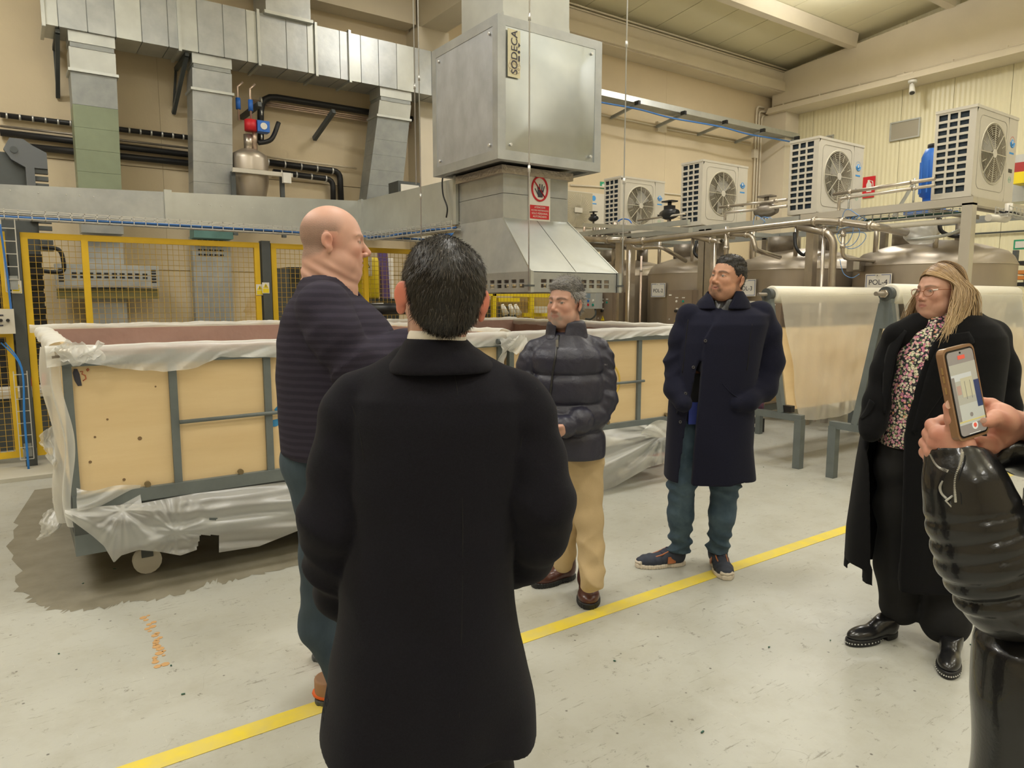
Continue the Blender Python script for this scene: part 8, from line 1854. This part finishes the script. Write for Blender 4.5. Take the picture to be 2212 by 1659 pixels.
def zipline(pxs, name='zipper_teeth'):
    P_ = smooth_path([tuple(hit(sleeveA, a, b_, D)+A_([0, -.002, 0])) for a, b_ in pxs], 8); mb = MB()
    for i in range(len(P_)-1):
        a, b__ = P_[i], P_[i+1]; n = max(1, int((b__-a).length/.0042))
        for k in range(n): c_ = a.lerp(b__, k/n); v = (b__-a).normalized(); s_ = v.cross(Vector((0, 1, 0))).normalized(); mb.bar(c_-s_*.0028, c_+s_*.0028, .0018, .002)
    mb.tube([tuple(p+Vector((0, .001, 0))) for p in P_], .0014, 5); return mb.build(name, zm, root)
zipline([(2076, 952), (2077, 975), (2074, 1000), (2064, 1030), (2062, 1060), (2064, 1085)]); zipline([(2010, 982), (2018, 998), (2030, 1010), (2048, 1018)]); zipline([(2036, 1040), (2030, 1052), (2034, 1065), (2044, 1076)])
q = hit(sleeveA, 2044, 1074, D); zp = MB(); e1 = A_([.70, 0, -.71]); 
for k in (-1, 1): zp.bar(tuple(q+A_([k*.0055, -.008, k*.0045])), tuple(q+A_([k*.0055, -.009, k*.0045])+e1*.026), .0022)
zp.bar(tuple(q+A_([-.006, -.008, -.005])), tuple(q+A_([.006, -.008, .005])), .0024); zp.bar(tuple(q+A_([-.002, -.009, -.0])+e1*.024), tuple(q+A_([.0, -.009, 0])+e1*.040), .009, .004); zp.build('zip_pull', zm, root)
surf_tube('cuff_piping', sleeveA, [(2083, 955), (2085, 985), (2080, 1010), (2072, 1035), (2076, 1070), (2078, 1098)], D, .0016, seam, root)
hs = HairCap(Hd, .012, seed=21, line=([-.12, -.02, .02, .06, .095], [-.11, -.10, .02, .06, .07])); hs.build(root, hairm, [(.05, .03, .02), (.10, .06, .035)], h=.007, n=2500, ln=.04, stray=.2, wd=.001)
sdf_obj('trousers', lambda P: smin(limb(P, [(rb[0][1]-.06, D, .75), (rb[0][1]-.07, D, .06)], [.08, .07], .03), limb(P, [(rb[0][1]+.08, D, .75), (rb[0][1]+.09, D, .06)], [.08, .07], .03), .02), A_([.7, D-.2, .03]), A_([1.6, D+.2, .95]), .012, dtr, root)
for x in (-.09, .09): shoe(root, (rb[0][1]+x, D-.05, 0), (-.5, .86), up=MC['black_leather_shoe'], sole=black, kind='boot')
# the phone
c0 = J(2080, 847, D-.004); up = A_([-.20, .10, .975]); up /= np.linalg.norm(up); wx = pw-up*(pw@up); wx /= np.linalg.norm(wx); nn = np.cross(wx, up); nn = nn if nn[1] < 0 else -nn
ph = thing('phone', tuple(c0-up*.08), 'smartphone in a clear brown-edged case held upright in two hands, filming', 'phone', frame=True)
def pq(a, b_, c_=0.): return tuple(c0+wx*a+up*b_+nn*c_)
def rr_(w_, h_, r, c_, n=5):
    out = []
    for sx, sy, s0 in ((1, 1, 0), (-1, 1, 1), (-1, -1, 2), (1, -1, 3)):
        for k in range(n+1): a = PI/2*(s0+k/n); out.append(pq(sx*(w_/2-r)+r*math.cos(a), sy*(h_/2-r)+r*math.sin(a), c_))
    return out
MB().poly(rr_(.080, .165, .012, .006), tuple(-nn*.013)).build('case', mat('smoky_case', (.30, .17, .09), .25, coat=.4), ph)
MB().poly(rr_(.071, .155, .009, .0072), tuple(-nn*.003)).build('phone_body', mat('phone_black', (.01, .01, .011), .15), ph)
scr = MB().poly(rr_(.066, .149, .007, .0078), tuple(-nn*.0006)).build('screen', mat('screen_grey', (.24, .22, .20), .2, emit=.5), ph)
def srect(a0, b0, a1, b1, m, nm, c_=.0081): MB().poly([pq(a0, b0, c_), pq(a1, b0, c_), pq(a1, b1, c_), pq(a0, b1, c_)], tuple(-nn*.0002)).build(nm, m, scr)
sm = lambda n, c_: mat(n, c_, .3, emit=.32)
srect(-.033, -.055, .033, .052, sm('scr_wall', (.42, .42, .36)), 'picture_area'); srect(-.033, -.055, .033, -.020, sm('scr_floor', (.50, .52, .48)), 'picture_floor', .0083)
srect(-.033, .022, .018, .034, sm('scr_duct', (.55, .58, .58)), 'picture_duct', .0083); srect(-.012, -.008, .018, .026, sm('scr_tub', (.52, .50, .36)), 'picture_tub', .0084)
srect(-.033, -.050, -.026, .03, sm('scr_dark', (.25, .23, .21)), 'picture_edge', .0084); srect(.020, -.03, .033, .018, sm('scr_navy', (.03, .05, .14)), 'picture_coat', .0085); srect(-.024, -.002, -.014, .014, sm('scr_skin', (.45, .30, .25)), 'picture_face', .0085)
srect(-.033, -.051, .033, -.0485, sm('scr_yel', (.62, .55, .22)), 'picture_line', .0086); srect(-.008, .059, .010, .066, sm('scr_red', (.75, .12, .08)), 'record_badge', .0084)
for x_ in (-.003, .0105): MB().bar(pq(x_, -.012, .0087), pq(x_, .02, .0087), .0009, .0003).build('picture_wire', sm('scr_dark', (.2, .2, .2)), scr)
MB().poly([pq(.004+.0075*math.cos(a), -.060+.0075*math.sin(a), .0082) for a in [2*PI*k/20 for k in range(20)]], tuple(-nn*.0002)).build('shutter_ring', sm('scr_white', (.75, .78, .75)), scr)
MB().poly([pq(.004+.0040*math.cos(a), -.060+.0040*math.sin(a), .0085) for a in [2*PI*k/20 for k in range(20)]], tuple(-nn*.0002)).build('shutter_dot', MC['scr_red'], scr)
MB().poly([pq(.0+.004*math.cos(a), -.040+.004*math.sin(a), .0087) for a in [2*PI*k/14 for k in range(14)]], tuple(-nn*.0002)).build('zoom_dot', MC['scr_dark'], scr)
srect(-.014, -.0735, .014, -.0725, MC['scr_white'], 'home_bar', .0084)
MB().disc(pq(0, .0705, .0078), tuple(nn), .002, .0006, 10).build('front_camera', black, ph)
for b_ in (.045, .03, .01): MB().bar(pq(-.0405, b_-.006, 0), pq(-.0405, b_+.006, 0), .002, .003).build('side_button', mat('gold_button', (.5, .33, .15), .3, .6), ph)
